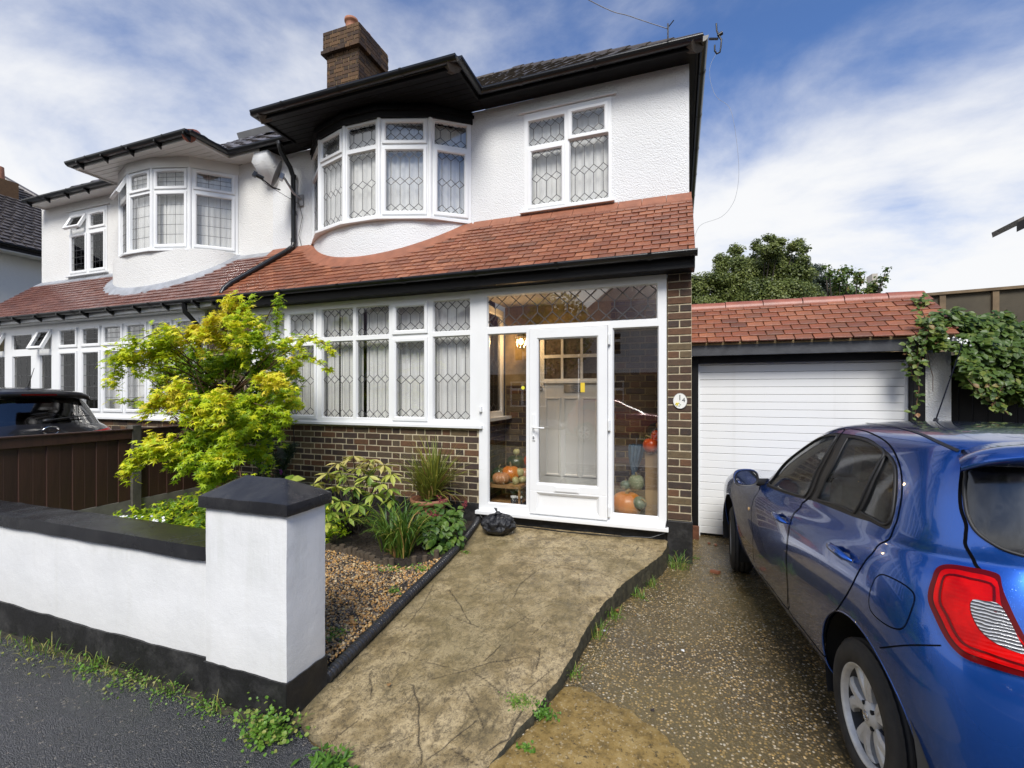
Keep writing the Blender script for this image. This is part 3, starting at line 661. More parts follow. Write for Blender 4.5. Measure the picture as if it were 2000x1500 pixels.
    # gutter brackets under the white soffits
    if mir:
        mb = MB()
        for x in np.arange(bx0 + .25, bx1, .62): mb.hexa([(x - .012, by - .09, gz - .06), (x + .012, by - .09, gz - .06), (x + .012, by + .02, gz - .13), (x - .012, by + .02, gz - .13), (x - .012, by - .09, gz - .03), (x + .012, by - .09, gz - .03), (x + .012, by + .02, gz - .03), (x - .012, by + .02, gz - .03)])
        for x in np.arange(-11.9, -6.2, .62): mb.hexa([(x - .012, 4.49, 2.91), (x + .012, 4.49, 2.91), (x + .012, 4.6, 2.84), (x - .012, 4.6, 2.84), (x - .012, 4.49, 2.94), (x + .012, 4.49, 2.94), (x + .012, 4.6, 2.94), (x - .012, 4.6, 2.94)])
        for x in np.arange(-12.0, -9.8, .6): mb.hexa([(x - .012, 5.24, gz - .06), (x + .012, 5.24, gz - .06), (x + .012, 5.35, gz - .13), (x - .012, 5.35, gz - .13), (x - .012, 5.35, gz - .03), (x + .012, 5.35, gz - .03), (x + .012, 5.35, gz - .03), (x - .012, 5.35, gz - .03)])
        mb.build('gutter_brackets', MT['pvc_black'], h)
    return h

OURBAY = [(-5.26, 5.6), (-4.77, 5.225), (-4.21, 5.065), (-3.66, 5.065), (-3.03, 5.28), (-2.6, 5.6)]
skirt = circ(-3.93, 6.93, 1.875, -45.2, 45.2, 42)
P1 = dict(ex=.21, bx=(-5.36, -2.39), dash=MT['dash'], bay=OURBAY, skirt=skirt, corn=.05, head=MT['black_wood'], lead='hex', vent=False,
    rwin=(-1.845, -.75, 3.965, 5.205), rlights=[(-1.787, -1.334, 4.80, 5.10, 'f'), (-1.224, -.836, 4.825, 5.098, 'c'), (-1.746, -1.36, 4.035, 4.70, 'c'), (-1.25, -.793, 4.01, 4.765, 'f')],
    facets=[('f', 'f'), ('c', 'f'), ('f', 'f'), ('c', 'c'), ('f', 'c')], tile=MT['tile'], tilej=MT['tile_joined'], flash=MT['flash'], fw=.15, fascia=MT['black_wood'], fascia2=MT['black_wood'], soff=MT['black_wood'], rooft=MT['roof_tile'], hip=MT['roof_tile'])
house = semi('semi_detached_house', 'white pebbledashed semi-detached house with black eaves, hexagonal leaded windows and a white glazed porch door', False, P1)
NB = [(-9.5, 5.6), (-8.97, 5.15), (-8.45, 4.97), (-7.88, 4.97), (-7.28, 5.15), (-6.80, 5.6)]
t_ = np.linspace(0, 1, 41); nbx = -8.15 + 1.36 * np.sin((t_ - .5) * PI); nby = 5.6 - .66 * np.cos((t_ - .5) * PI) ** .9
P2 = dict(P1, ex=-.01, bx=(-5.40, -2.67), dash=MT['dash2'], bay=NB, skirt=[(float(a), float(b)) for a, b in zip(nbx, nby)], corn=.035, head=MT['upvc_soffit'], lead='grid', vent=True,
    rwin=(-1.965, -.815, 3.955, 5.20), rlights=[(-1.88, -1.49, 4.86, 5.07, 'c'), (-1.30, -.92, 4.86, 5.07, 'o'), (-1.88, -1.49, 4.04, 4.70, 'c'), (-1.32, -.90, 4.04, 4.70, 'c')],
    facets=[('f', 'f'), ('o', 'f'), ('c', 'f'), ('c', 'c'), ('c', 'c')], tile=MT['tile_n'], tilej=MT['tile_nj'], flash=MT['leadsheet'], fw=.12, fascia=MT['upvc'], fascia2=MT['upvc_soffit'], soff=MT['upvc_soffit'], rooft=MT['grey_tile'], hip=MT['ridge'])
neigh = semi('attached_house', 'cream attached house with white eaves and square leaded windows, behind the black car', True, P2)

# ============================================================ ground floor of the near house
FL = Fr(0, 4.8)
mb = MB(); mb.fbox(FL, -5.56, -2.125, .40, 1.25, -.24, -.002); mb.build('mortar_bed', MT['mortar'], house); mb = MB(); mb.fbox(FL, -6.44, -5.56, .40, 2.86, -.24, -.002); mb.build('mortar_bed', MT['mortar'], house); mb = MB(); mb.fbox(FL, -.095, .125, .40, 2.93, -.24, -.003)
mb.box(-.095, .125, 5.04, 5.83, 0, 3.3); pass
mortar = mb.build('mortar_bed', MT['mortar'], house)
mb = MB(); mb.fbox(FL, -5.56, -2.125, -.05, .40, -.26, .012); mb.fbox(FL, -6.44, -5.56, -.05, .40, -.26, .012); mb.build('black_plinth', MT['plinth'], house, bevel=.004)
mb = MB(); mb.fbox(FL, -.10, .135, -.05, .402, -.26, .028); mb.build('pillar_plinth', MT['plinth'], house, bevel=.006)
mb = MB(); mb.fbox(FL, -2.12, -.10, .0, .295, -.26, -.02); mb.build('threshold_plinth', MT['plinth'], house)
bk = brickfield(FL, -5.555, -2.13, .405, 1.25) + brickfield(FL, -6.44, -5.565, .405, 2.85) 
k = 0; z = .41; MF = frM(FL)
while z < 2.87:
    segs = [(-.092, .122)] if k % 2 == 0 else [(-.092, .010), (.021, .122)]
    for a, b in segs: bk.append((Vector(FL.pt((a + b) / 2, z + .0325, .004 - .015 + rnd.uniform(-.002, .002))), (b - a, .03, .0625), MF @ Euler((0, rnd.uniform(-.01, .01), 0)).to_matrix()))
    z += .0755; k += 1
pieces(bk, 'brick', MT['brick'], house, 300, 'bricks')
for o in house.children:
    if o.name == 'bricks': o.data.materials[0] = MT['brick_joined']
cols = [(-5.44, -4.985, 'f'), (-4.862, -4.472, 'c'), (-4.338, -3.868, 'f'), (-3.80, -3.335, 'f'), (-3.215, -2.83, 'c'), (-2.705, -2.245, 'f')]
li = []
for a, b, k in cols:
    li.append((a, b, 2.378 + (.032 if k == 'c' else 0), 2.722 - (.035 if k == 'c' else 0), k)); li.append((a, b, 1.348 + (.02 if k == 'c' else 0), 2.305 - (.045 if k == 'c' else 0), k))
lw = window(FL, (-5.56, -2.122, 1.285, 2.822), li, house, 'hex', cgap=[(-4.19, -4.155), (-3.80, -3.755)], label='wide six-bay leaded window over the brick wall', cd=-.13)
mb = MB(); mb.fbox(FL, -5.60, -2.07, 1.25, 1.285, -.02, .06); mb.build('window_sill', MT['upvc'], house, bevel=.004)
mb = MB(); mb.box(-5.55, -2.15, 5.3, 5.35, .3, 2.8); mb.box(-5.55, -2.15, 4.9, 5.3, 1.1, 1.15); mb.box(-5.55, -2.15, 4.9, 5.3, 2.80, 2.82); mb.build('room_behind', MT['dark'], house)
# --- porch screen
pr = window(FL, (-2.118, -.105, .335, 2.822), [(-2.01, -.20, 2.396, 2.73, 'f'), (-2.0, -1.567, .425, 2.303, 'f'), (-.617, -.19, .425, 2.305, 'f'), (-1.505, -.685, .36, 2.335, 'x')], house, None, 'white plastic porch screen with clear side panes', gl=MT['doorglass'], curtain=False, name='porch_screen', proud=.02)
for c in list(pr.children):       # the door opening has no fixed pane
    co = [v.co for v in c.data.vertices]
    if c.name.startswith('pane') and abs((min(v.x for v in co) + max(v.x for v in co)) / 2 + root(pr).location.x + 1.095) < .01: bpy.data.objects.remove(c)
lm = MB(); hexlead(lm, FL, (-2.01, -.20, 2.396, 2.73), .0, .166, .075, .0045); lm.build('lead_lattice', MT['lead'], pr)
mb = MB(); mb.fbox(FL, -2.145, -.085, .295, .335, -.05, .075); mb.build('door_sill', MT['upvc'], house, bevel=.006)
db = MB(); o = (-1.512, -.677, .352, 2.340); gl_ = (-1.412, -.785, .688, 2.228)
db.ring(FL, (o[0], o[1], .60, o[3]), gl_, .048, -.02, .016)
pn = (-1.405, -.79, .412, .555); db.ring(FL, (o[0], o[1], o[2], .60), pn, .048, -.02, .03); db.fbox(FL, pn[0] - .002, pn[1] + .002, pn[2], pn[3], -.01, .012)
door = db.build('porch_door', MT['upvc'], house, 'white plastic door glazed nearly full height')
mb = MB(); mb.fbox(FL, gl_[0] - .004, gl_[1] + .004, gl_[2] - .004, gl_[3] + .004, .005, .012); mb.build('pane', MT['doorglass'], door)
mb = MB(); mb.fbox(FL, -1.475, -1.445, 1.14, 1.42, .048, .060); mb.tube([FL.pt(-1.46, 1.285, .06), FL.pt(-1.46, 1.285, .105), FL.pt(-1.40, 1.283, .108), FL.pt(-1.33, 1.28, .10)], .009, 8); mb.lathe([(.012, 0), (.012, .012)], FL.pt(-1.46, 1.18, .06), 10, Matrix.Rotation(R(90), 3, 'X')); mb.build('handle', MT['upvc'], door, 'white lever handle over a keyhole', bevel=.003)
mb = MB(); mb.fbox(FL, -1.464, -1.456, 1.165, 1.19, .0595, .0745); mb.build('keyhole', MT['dark'], door)
mb = MB(); mb.fbox(FL, -1.235, -.965, .603, .670, .048, .056); mb.fbox(FL, -1.222, -.978, .612, .661, .056, .062); mb.build('letter_plate', MT['upvc'], door, bevel=.004)
for z in (2.2, 1.32, .44):
    mb = MB(); mb.fbox(FL, -.672, -.648, z - .055, z + .055, .02, .05); mb.tube([FL.pt(-.660, z - .05, .052), FL.pt(-.660, z + .05, .052)], .009, 8); mb.build('hinge', MT['upvc'], door)
mb = MB(); mb.fbox(FL, -2.105, -2.075, 1.44, 1.50, .02, .055); mb.build('door_contact', MT['upvc'], pr, bevel=.003)
# --- porch inside
mb = MB(); mb.box(-2.11, -.10, 4.83, 5.7, .0, .33); mb.build('porch_floor', simple('dark_porch_floor', (.05, .045, .04), .6), house)
mb = MB(); mb.box(-2.11, -.10, 4.83, 5.7, 2.76, 2.80); mb.build('porch_ceiling', MT['plaster'], house)
mb = MB(); mb.box(-2.12, -1.68, 5.62, 5.64, .33, 2.76); mb.box(-.76, -.10, 5.62, 5.64, .33, 2.76); mb.box(-2.13, -2.115, 4.83, 5.62, .33, 1.32); mb.box(-1.68, -.76, 5.62, 5.64, 2.38, 2.76); mb.build('porch_wall', MT['mortar_dark'], house)
FB = Fr(0, 5.615); pb = brickfield(FB, -.755, -.11, .36, 2.74) + brickfield(FB, -2.1, -1.69, .36, 1.75)
FLW = Fr(-2.112, 4.83, 0, 1, 1, 0); pb += brickfield(FLW, 0, .78, .36, 1.30); MBk = MB()
for c, d, M in pb: MBk.obox(c, d, M)
MBk.build('porch_bricks', MT['brick_joined'], house, kind='stuff')
window(Fr(-2.125, 4.83, 0, 1, 1, 0), (.03, .72, 1.36, 2.70), [(.09, .66, 1.43, 2.62, 'f')], house, 'hex', name='side_window', cd=-.06)
mb = MB(); mb.box(-2.125, -2.02, 4.84, 5.60, 1.325, 1.36); mb.build('inner_sill', MT['upvc'], house)
FD = Fr(0, 5.60); mb = MB(); dx0, dx1 = -1.66, -.78
holes = [(-1.585 + i * .245, -1.585 + i * .245 + .215, z0, z1) for i in range(3) for z0, z1 in ((1.83, 2.09), (2.13, 2.36))]
holes = [(a, b, z0, min(z1, 2.33)) for a, b, z0, z1 in holes]
plate(mb, FD, (dx0, dx1, .34, 2.37), holes, -.04, 0)
mb.fbox(FD, dx0 + .06, dx1 - .06, 1.775, 1.80, 0, .03)
for i in range(3):
    a = -1.555 + i * .232; mb.ring(FD, (a - .02, a + .18, .62, 1.60), (a + .01, a + .15, .65, 1.57), .012, .0, .01)
idoor = mb.build('inner_door', MT['cream_door'], house, 'cream inner front door with six small panes above three tall panels')
for hh in holes:
    mb = MB(); mb.fbox(FD, hh[0], hh[1], hh[2], hh[3], -.03, -.02); mb.build('pane', simple('amber_obscured_glass', (.10, .075, .05), .12, .6, 30, .8, 60) if 'amber_obscured_glass' not in bpy.data.materials else bpy.data.materials['amber_obscured_glass'], idoor)
mb = MB(); mb.fbox(FD, -1.33, -1.11, 1.66, 1.76, 0, .012); mb.build('letter_box', MT['chrome'], idoor)
mb = MB(); mb.lathe([(.028, 0), (.028, .02)], FD.pt(-1.63, 1.71, 0), 14, Matrix.Rotation(R(90), 3, 'X')); mb.build('door_lock', MT['dullmetal'], idoor)
mb = MB(); mb.fbox(FD, dx0 - .05, dx0, .33, 2.43, -.02, .02); mb.fbox(FD, dx1, dx1 + .05, .33, 2.43, -.02, .02); mb.fbox(FD, dx0, dx1, 2.375, 2.43, -.02, .02); mb.build('inner_door_frame', MT['cream_door'], house)
# stickers on the glass
mb = MB(); mb.lathe([(.0001, 0), (.020, 0), (.020, .001)], FL.pt(-1.60, 1.71, .0), 14, Matrix.Rotation(R(90), 3, 'X')); mb.build('sticker', simple('yellow_sticker', (.75, .70, .05), .5), pr, 'round yellow sticker on the side pane')
mb = MB(); mb.fbox(FL, -.96, -.915, 1.66, 1.76, .013, .014); mb.build('sticker', simple('amber_sticker', (.70, .50, .04), .5), door, 'upright yellow sticker on the door glass')
# --- lit porch lantern
lan = thing('wall_lantern', 'lit wall lantern inside the porch behind the left side pane', 'lantern', (-1.83, 5.42, 2.24))
m = M_('warm_bulb'); m.b.inputs['Emission Color'].default_value = (1, .62, .22, 1); m.b.inputs['Emission Strength'].default_value = 9; MT['bulb'] = m.m
mb = MB(); mb.ell((-1.83, 5.42, 2.29), (.028, .028, .04), 10, 8); mb.build('bulb', MT['bulb'], lan)
mb = MB()
for j in range(6):
    q = PI / 3 * j; mb.tube([(-1.83 + .045 * math.cos(q), 5.42 + .045 * math.sin(q), 2.21), (-1.83 + .07 * math.cos(q), 5.42 + .07 * math.sin(q), 2.35)], .004, 5)
mb.lathe([(.045, 2.205), (.05, 2.21), (.0, 2.20)], (-1.83, 5.42, 0), 6); mb.lathe([(.078, 2.35), (.03, 2.40), (.01, 2.42), (.0, 2.43)], (-1.83, 5.42, 0), 6); mb.tube([(-1.83, 5.42, 2.42), (-1.83, 5.52, 2.47), (-1.83, 5.615, 2.40)], .008, 6); mb.build('lantern_frame', MT['chrome'], lan)
ld = bpy.data.lights.new('lantern_light', 'POINT'); ld.energy = 9; ld.color = (1, .62, .28); ld.shadow_soft_size = .04; lo = bpy.data.objects.new('lantern_light', ld); COL.objects.link(lo); lo.parent = lan; lo.location = (0, -.06, .05)

# --- rainwater pipe between the two houses
mb = MB(); mb.tube([(-5.60, 5.30, 5.41), (-5.60, 5.30, 5.35), (-5.60, 5.33, 5.27), (-5.57, 5.47, 5.10), (-5.57, 5.53, 4.98), (-5.57, 5.54, 3.96)], .036, 12)
for z in (5.36, 4.95, 4.4, 3.97): mb.tube([(-5.57 if z < 5 else -5.60, 5.54 if z < 5 else 5.3, z), (-5.57 if z < 5 else -5.60, 5.54 if z < 5 else 5.3, z + .06)], .042, 12)
mb.tube([(-5.57, 5.54, 3.97), (-5.565, 5.52, 3.90), (-5.60, 5.42, 3.80), (-5.90, 4.75, 3.20), (-5.92, 4.66, 3.10), (-5.92, 4.62, 3.02)], .036, 12); mb.build('rainwater_pipe', MT['pvc_black'], house, 'black pipe crossing the red canopy to its gutter')
# flared corbel over the party wall
mb = MB(); q = []
for z, d, w2 in ((5.365, .25, .17), (5.2, .30, .16), (5.05, .20, .12), (4.95, .08, .08), (4.90, .0, .05)): q.append((z, d, w2))
vs = []
for z, d, w2 in q: vs += [(-6.03 - w2, 5.6, z), (-6.03 - w2 * .8, 5.6 - d, z), (-6.03 + w2 * .8, 5.6 - d, z), (-6.03 + w2, 5.6, z)]
mb.add(vs, [(4 * k + i, 4 * k + i + 1, 4 * k + 5 + i, 4 * k + 4 + i) for k in range(4) for i in range(3)], True); mb.build('party_corbel', MT['dash'], neigh)

# ============================================================ chimney
CX0, CX1, CY_0, CY_1 = -6.42, -5.69, 7.22, 8.05
mb = MB(); mb.box(CX0, CX1, CY_0, CY_1, 6.2, 8.25); mb.box(CX0 - .05, CX1 + .05, CY_0 - .05, CY_1 + .05, 8.25, 8.62); mb.box(CX0 + .02, CX1 - .02, CY_0 + .02, CY_1 - .02, 8.62, 8.70)
chim = mb.build('chimney', MT['mortar_dark'], house, 'brown brick chimney stack with two clay pots')
ck = MB()
for fr, L in ((Fr(CX0, CY_0), CX1 - CX0), (Fr(CX1, CY_0, 0, 1, 1, 0), CY_1 - CY_0), (Fr(CX0, CY_1, 0, -1, -1, 0), CY_1 - CY_0)):
    for c, d, M in brickfield(fr, 0, L, 6.25, 8.25, proud=.008): ck.obox(c, d, M)
    f2 = Fr(fr.p[0] - fr.e[0] * .05 + fr.n[0] * .05, fr.p[1] - fr.e[1] * .05 + fr.n[1] * .05, *fr.e, *fr.n)
    for c, d, M in brickfield(f2, 0, L + .1, 8.26, 8.63, proud=.008): ck.obox(c, d, M)
    f3 = Fr(fr.p[0] - fr.e[0] * .08 + fr.n[0] * .08, fr.p[1] - fr.e[1] * .08 + fr.n[1] * .08, *fr.e, *fr.n)
    for c, d, M in brickfield(f3, 0, L + .16, 8.20, 8.26, proud=.008, thick=.09): ck.obox(c, d, M)
ck.build('chimney_bricks', MT['chimney_brick'], chim, kind='stuff')
for y in (7.43, 7.83):
    mb = MB(); mb.lathe([(.115, 8.66), (.11, 8.80), (.105, 8.90), (.13, 8.91), (.13, 8.96), (.10, 8.96), (.09, 8.85), (.0, 8.84)], (-6.02, y, 0), 18); mb.build('chimney_pot', MT['pot'], chim)

# ============================================================ ground floor of the attached house
mb = MB(); mb.fbox(FL, -12.0, -6.46, .3, 1.235, -.24, -.002); mb.box(-12.22, -11.98, 4.8, 12, 0, 2.85); mb.build('lower_wall', MT['mortar'], neigh)
nbk = MB()
for c, d, M in brickfield(FL, -9.95, -6.45, .31, 1.235): nbk.obox(c, d, M)
nbk.build('lower_bricks', MT['brick_joined'], neigh, kind='stuff')
cols = [(-9.90, -9.49), (-9.285, -8.885), (-8.725, -8.33), (-8.165, -7.76), (-7.60, -7.19), (-7.03, -6.62)]
li = []
for i, (a, b) in enumerate(cols): li += [(a, b, 2.47, 2.70, 'c'), (a, b, 1.40, 2.31, 'c')]
window(FL, (-10.03, -6.47, 1.27, 2.845), li, neigh, 'grid', vent=True, cd=-.14)
mb = MB(); mb.fbox(FL, -10.05, -6.44, 1.235, 1.27, -.02, .06); mb.build('window_sill', MT['upvc'], neigh, bevel=.003)
pl = [(-11.36, -10.76, 2.44, 2.68, 'f'), (-10.50, -10.20, 2.43, 2.70, 'o'), (-11.34, -10.78, .62, 2.30, 'f'), (-10.50, -10.18, .5, 2.30, 'f'), (-11.92, -11.60, .5, 2.30, 'f'), (-11.92, -11.62, 2.43, 2.70, 'o')]
window(FL, (-12.0, -10.03, .3, 2.845), pl, neigh, 'grid', name='glazed_porch', cd=-.25)
mb = MB(); mb.fbox(FL, -12.0, -6.46, 2.846, 2.90, -.2, .14); mb.build('fascia_board', MT['upvc'], neigh)
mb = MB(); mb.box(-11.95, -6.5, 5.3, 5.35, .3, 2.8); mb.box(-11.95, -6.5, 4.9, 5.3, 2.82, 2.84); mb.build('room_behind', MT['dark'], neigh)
mb = MB(); mb.tube([(-6.55, 4.545, 2.92), (-6.55, 4.56, 2.8), (-6.52, 4.74, 2.62), (-6.52, 4.745, .3)], .034, 10); mb.build('downpipe', MT['pvc_black'], neigh)
# roof window on the attached house
mb = MB(); A = Vector((-8.3, 6.85, 6.75)); up = Vector((0, .79, .61)); 
for dx in (0,):
    mb.hexa([A, A + Vector((1.0, 0, 0)), A + Vector((1.0, 0, 0)) + up * .9, A + up * .9, A + Vector((0, -.05, .1)), A + Vector((1.0, -.05, .1)), A + Vector((1, -.05, .1)) + up * .9, A + Vector((0, -.05, .1)) + up * .9])
mb.build('roof_window', MT['dullmetal'], neigh)

# ============================================================ satellite dish
ds = thing('satellite_dish', 'grey satellite dish on a wall bracket between the two houses', 'satellite dish', (-5.50, 5.52, 4.70), local=True)
mb = MB(); n = 24; prof = [(.0, 0), (.08, .004), (.16, .017), (.235, .040), (.24, .045), (.235, .048), (.16, .025), (.0, .008)]
Md = Matrix.Rotation(R(-62), 3, 'Z') @ Matrix.Rotation(R(72), 3, 'X')
Mdd = Euler((R(70), 0, R(-43))).to_matrix() @ Matrix.Diagonal(Vector((.86, .86, .86))); c0 = Vector((-.02, -.30, .15)); mb.lathe(prof, c0, n, Mdd); mb.build('dish', simple('grey_dish', (.16, .165, .17), .5, .08, 6, .2, 30), ds)
ax = Mdd @ Vector((0, 0, 1)); lnb = c0 + ax * .34 + Vector((0, 0, -.16))
mb = MB(); mb.tube([c0 - ax * .02 + Vector((0, 0, -.2)), c0 + ax * .1 + Vector((0, 0, -.22)), lnb], .010, 8); mb.build('feed_arm', MT['pvc_black'], ds)
mb = MB(); mb.tube([lnb - ax * -.03, lnb - ax * .09], .030, 12); mb.obox(lnb + Vector((0, 0, .0)) + ax * .05, (.06, .09, .06), Mdd); mb.build('feed_horn', MT['pvc_black'], ds, bevel=.004)
mb = MB(); mb.tube([c0 - ax * .01, c0 - ax * .09, (.03, -.08, -.02), (.04, .05, -.06)], .018, 8); mb.obox((.03, .06, -.08), (.10, .02, .17), I3); mb.obox(c0 - ax * .04, (.12, .10, .06), Mdd); mb.build('wall_bracket', MT['dullmetal'], ds)
mb = MB(); mb.tube([lnb, lnb + Vector((.08, .05, -.10)), c0 + Vector((.0, .1, -.25)), (.02, .04, -.14), (.07, .05, -.35), (.0, .05, -.62), (.05, .05, -.78)], .004, 5); mb.build('cable', MT['pvc_black'], ds)

# ============================================================ number plaque
m = M_('oval_plaque_enamel', .25, (.78, .77, .72)); MT['plaq'] = m.m
pq = thing('house_number_plaque', 'small white oval plaque reading 14 on the brick pillar', 'number plaque', (.02, 4.79, 1.575))
def ov(mb, cx, cz, rx, rz, d0, d1, n=28): mb.extrude([(cx + rx * math.cos(2 * PI * k / n), cz + rz * math.sin(2 * PI * k / n)) for k in range(n)], lambda a, b, d: FL.pt(a, b, d), d0, d1)
mb = MB(); ov(mb, .02, 1.575, .066, .078, .005, .016); mb.build('plate', MT['plaq'], pq, bevel=.002)
mb = MB(); n = 28; mb.tube([FL.pt(.02 + .064 * math.cos(2 * PI * k / n), 1.575 + .076 * math.sin(2 * PI * k / n), .016) for k in range(n)], .002, 5, closed=True); mb.build('rim', simple('plaque_rim', (.12, .10, .10), .5), pq)
def text(body, size, loc, rot, mat, parent, name, label=None, ext=.001, align='CENTER'):
    cu = bpy.data.curves.new(name, 'FONT'); cu.body = body; cu.size = size; cu.extrude = ext; cu.align_x = align; cu.materials.append(mat)
    ob = bpy.data.objects.new(name, cu); COL.objects.link(ob); dg = bpy.context.evaluated_depsgraph_get(); me = bpy.data.meshes.new_from_object(ob.evaluated_get(dg)); bpy.data.objects.remove(ob)
    o = link(name, me, parent, Vector(loc) - off(parent)); o.rotation_euler = rot; tag(o, label); return o
ink = simple('navy_ink', (.02, .02, .03), .5); 
text('1', .075, FL.pt(.018, 1.582, .017), (R(90), 0, 0), ink, pq, 'numeral'); text('4', .062, FL.pt(.052, 1.563, .017), (R(90), 0, 0), ink, pq, 'numeral')
fl = MB(); lv = MB()
for k in range(5):
    cx, cz = -.005 + .012 * math.cos(k * 2.4) * (k > 0), 1.545 + .010 * math.sin(k * 2.4); ov(fl, cx, cz, .007, .007, .016, .018, 8)
for k in range(6):
    q = k * 1.05; ov(lv, .0 + .022 * math.cos(q), 1.537 + .014 * math.sin(q), .007, .004, .016, .0172, 8)
fl.build('painted_flower', simple('yellow_paint', (.75, .60, .06), .5), pq); lv.build('painted_leaf', simple('green_paint', (.10, .18, .06), .5), pq)

# ============================================================ car body surface
def _cr(P, t):
    # Catmull-Rom along axis 0 of P at float params t
    n=len(P)-1; i=np.clip(np.floor(t).astype(int),0,n-1); f=(t-i)
    p1=P[i]; p2=P[i+1]; p0=P[np.maximum(i-1,0)]; p3=P[np.minimum(i+2,n)]
    f=f.reshape((-1,)+(1,)*(P.ndim-1))
    return .5*((2*p1)+(-p0+p2)*f+(2*p0-5*p1+4*p2-p3)*f**2+(-p0+3*p1-3*p2+p3)*f**3)
class Body:
    """half body shell: s 0 (rear centre) .. 1 (front centre) round the left side, v 0 (sill) .. K (roof centre line)"""
    def __init__(self, ys, levels, ns=520, sub=18):
        K=len(levels)-1; self.K=K; L=[]
        th=np.linspace(0,np.pi,1600)
        for (W,yr,yf,n,zt) in levels:
            c=np.cos(th); s=np.sin(th)
            x=-W*np.abs(s)**(2/n[0]); y=(yr+yf)/2-(yf-yr)/2*np.sign(c)*np.abs(c)**(2/n[1])
            d=np.r_[0,np.cumsum(np.hypot(np.diff(x),np.diff(y)))]; d/=d[-1]
            q=np.linspace(0,1,ns); x=np.interp(q,d,x); y=np.interp(q,d,y)
            yy=np.linspace(ys[0],ys[-1],200); zz=np.interp(yy,ys,zt); k=np.hanning(25); k/=k.sum()
            zz=np.convolve(np.pad(zz,12,mode='edge'),k,mode='valid'); z=np.interp(y,yy,zz)
            L.append(np.stack([x,y,z],1))
        P=np.array(L); t=np.linspace(0,K,K*sub+1)
        self.G=_cr(P,t); self.ns=ns; self.nv=len(t); self.sub=sub
        ds=np.gradient(self.G,axis=1); dv=np.gradient(self.G,axis=0)
        N=np.cross(ds,dv); N/=np.linalg.norm(N,axis=2,keepdims=True)+1e-12
        if N[self.nv//3,ns//2,0]>0: N=-N
        self.N=N
    def relax(self,wl):
        k=np.hanning(int(self.sub*wl)|1); k/=k.sum(); h=len(k)//2; G=self.G
        # reflect through the ends so that sill and roof centre line stay put
        a=2*G[:1]-G[1:h+1][::-1]; b=2*G[-1:]-G[-h-1:-1][::-1]; b[...,0]=-G[-h-1:-1][::-1][...,0]; b[...,1:]=G[-h-1:-1][::-1][...,1:]
        E=np.concatenate([a,G,b]); self.G=sum(k[i]*E[i:i+len(G)] for i in range(len(k)))
        ds=np.gradient(self.G,axis=1); dv=np.gradient(self.G,axis=0); N=np.cross(ds,dv); N/=np.linalg.norm(N,axis=2,keepdims=True)+1e-12
        if N[self.nv//3,self.ns//2,0]>0: N=-N
        self.N=N
    def _bi(self,A,s,v):
        a=np.clip(np.asarray(s,float),0,1)*(self.ns-1); b=np.clip(np.asarray(v,float),0,self.K)*self.sub
        i=np.minimum(a.astype(int),self.ns-2); j=np.minimum(b.astype(int),self.nv-2); fa=(a-i)[:,None]; fb=(b-j)[:,None]
        return (A[j,i]*(1-fa)+A[j,i+1]*fa)*(1-fb)+(A[j+1,i]*(1-fa)+A[j+1,i+1]*fa)*fb
    def P(self,s,v): return self._bi(self.G,s,v)
    def Nn(self,s,v):
        n=self._bi(self.N,s,v); return n/(np.linalg.norm(n,axis=1,keepdims=True)+1e-12)
    def sv(self,p):
        d=((self.G-np.array(p))**2).sum(2); j,i=np.unravel_index(d.argmin(),d.shape)
        b=[i/(self.ns-1.),j/self.sub]; st=[.5/(self.ns-1),.5/self.sub]; best=d.min()
        for _ in range(8):
            for ds in (-1,0,1):
                for dv in (-1,0,1):
                    q=[min(max(b[0]+ds*st[0],0),1),min(max(b[1]+dv*st[1],0),self.K)]
                    e=((self.P([q[0]],[q[1]])[0]-np.array(p))**2).sum()
                    if e<best: best=e; b=q
            st=[st[0]*.6,st[1]*.6]
        return b
YS=[-.6,0,.8,1.6,2.4,3.2]
MICRA=[(.70,-.50,3.05,(5,14),[.27,.25,.24,.24,.25,.26]),
(.775,-.58,3.14,(4.5,13),[.31,.29,.27,.27,.28,.30]),
(.81,-.615,3.2,(4.2,12),[.42,.41,.40,.40,.40,.42]),
(.83,-.63,3.21,(4,12),[.60,.59,.58,.58,.58,.58]),
(.8325,-.61,3.2,(4,12),[.76,.75,.74,.73,.70,.66]),
(.825,-.57,3.15,(4,11),[.89,.87,.86,.84,.80,.74]),
(.80,-.535,3.05,(4,10),[1.0,.97,.94,.91,.87,.80]),
(.765,-.51,2.8,(3.8,9),[1.08,1.035,.985,.95,.92,.86]),
(.74,-.49,1.9,(3.6,8),[1.13,1.085,1.03,.985,.96,.95]),
(.705,-.455,1.62,(3.5,7),[1.25,1.23,1.19,1.14,1.10,1.1]),
(.65,-.41,1.28,(3.4,7),[1.37,1.36,1.34,1.28,1.25,1.25]),
(.585,-.385,1.08,(3.4,7),[1.44,1.45,1.435,1.38,1.35,1.35]),
(.50,-.37,.98,(3.4,7),[1.465,1.487,1.47,1.41,1.4,1.4]),
(.30,-.365,.95,(3.4,7),[1.475,1.51,1.495,1.425,1.41,1.41]),
(.0,-.36,.94,(3.4,7),[1.48,1.515,1.50,1.43,1.42,1.42])]
def pip(poly, pts):
    """vectorised point in polygon"""
    poly = np.asarray(poly); x, y = pts[:, 0], pts[:, 1]; ins = np.zeros(len(pts), bool); n = len(poly)
    for i in range(n):
        x0, y0 = poly[i]; x1, y1 = poly[(i + 1) % n]
        c = ((y0 > y) != (y1 > y)); 
        if y1 != y0: ins ^= c & (x < (x1 - x0) * (y - y0) / (y1 - y0) + x0)
    return ins
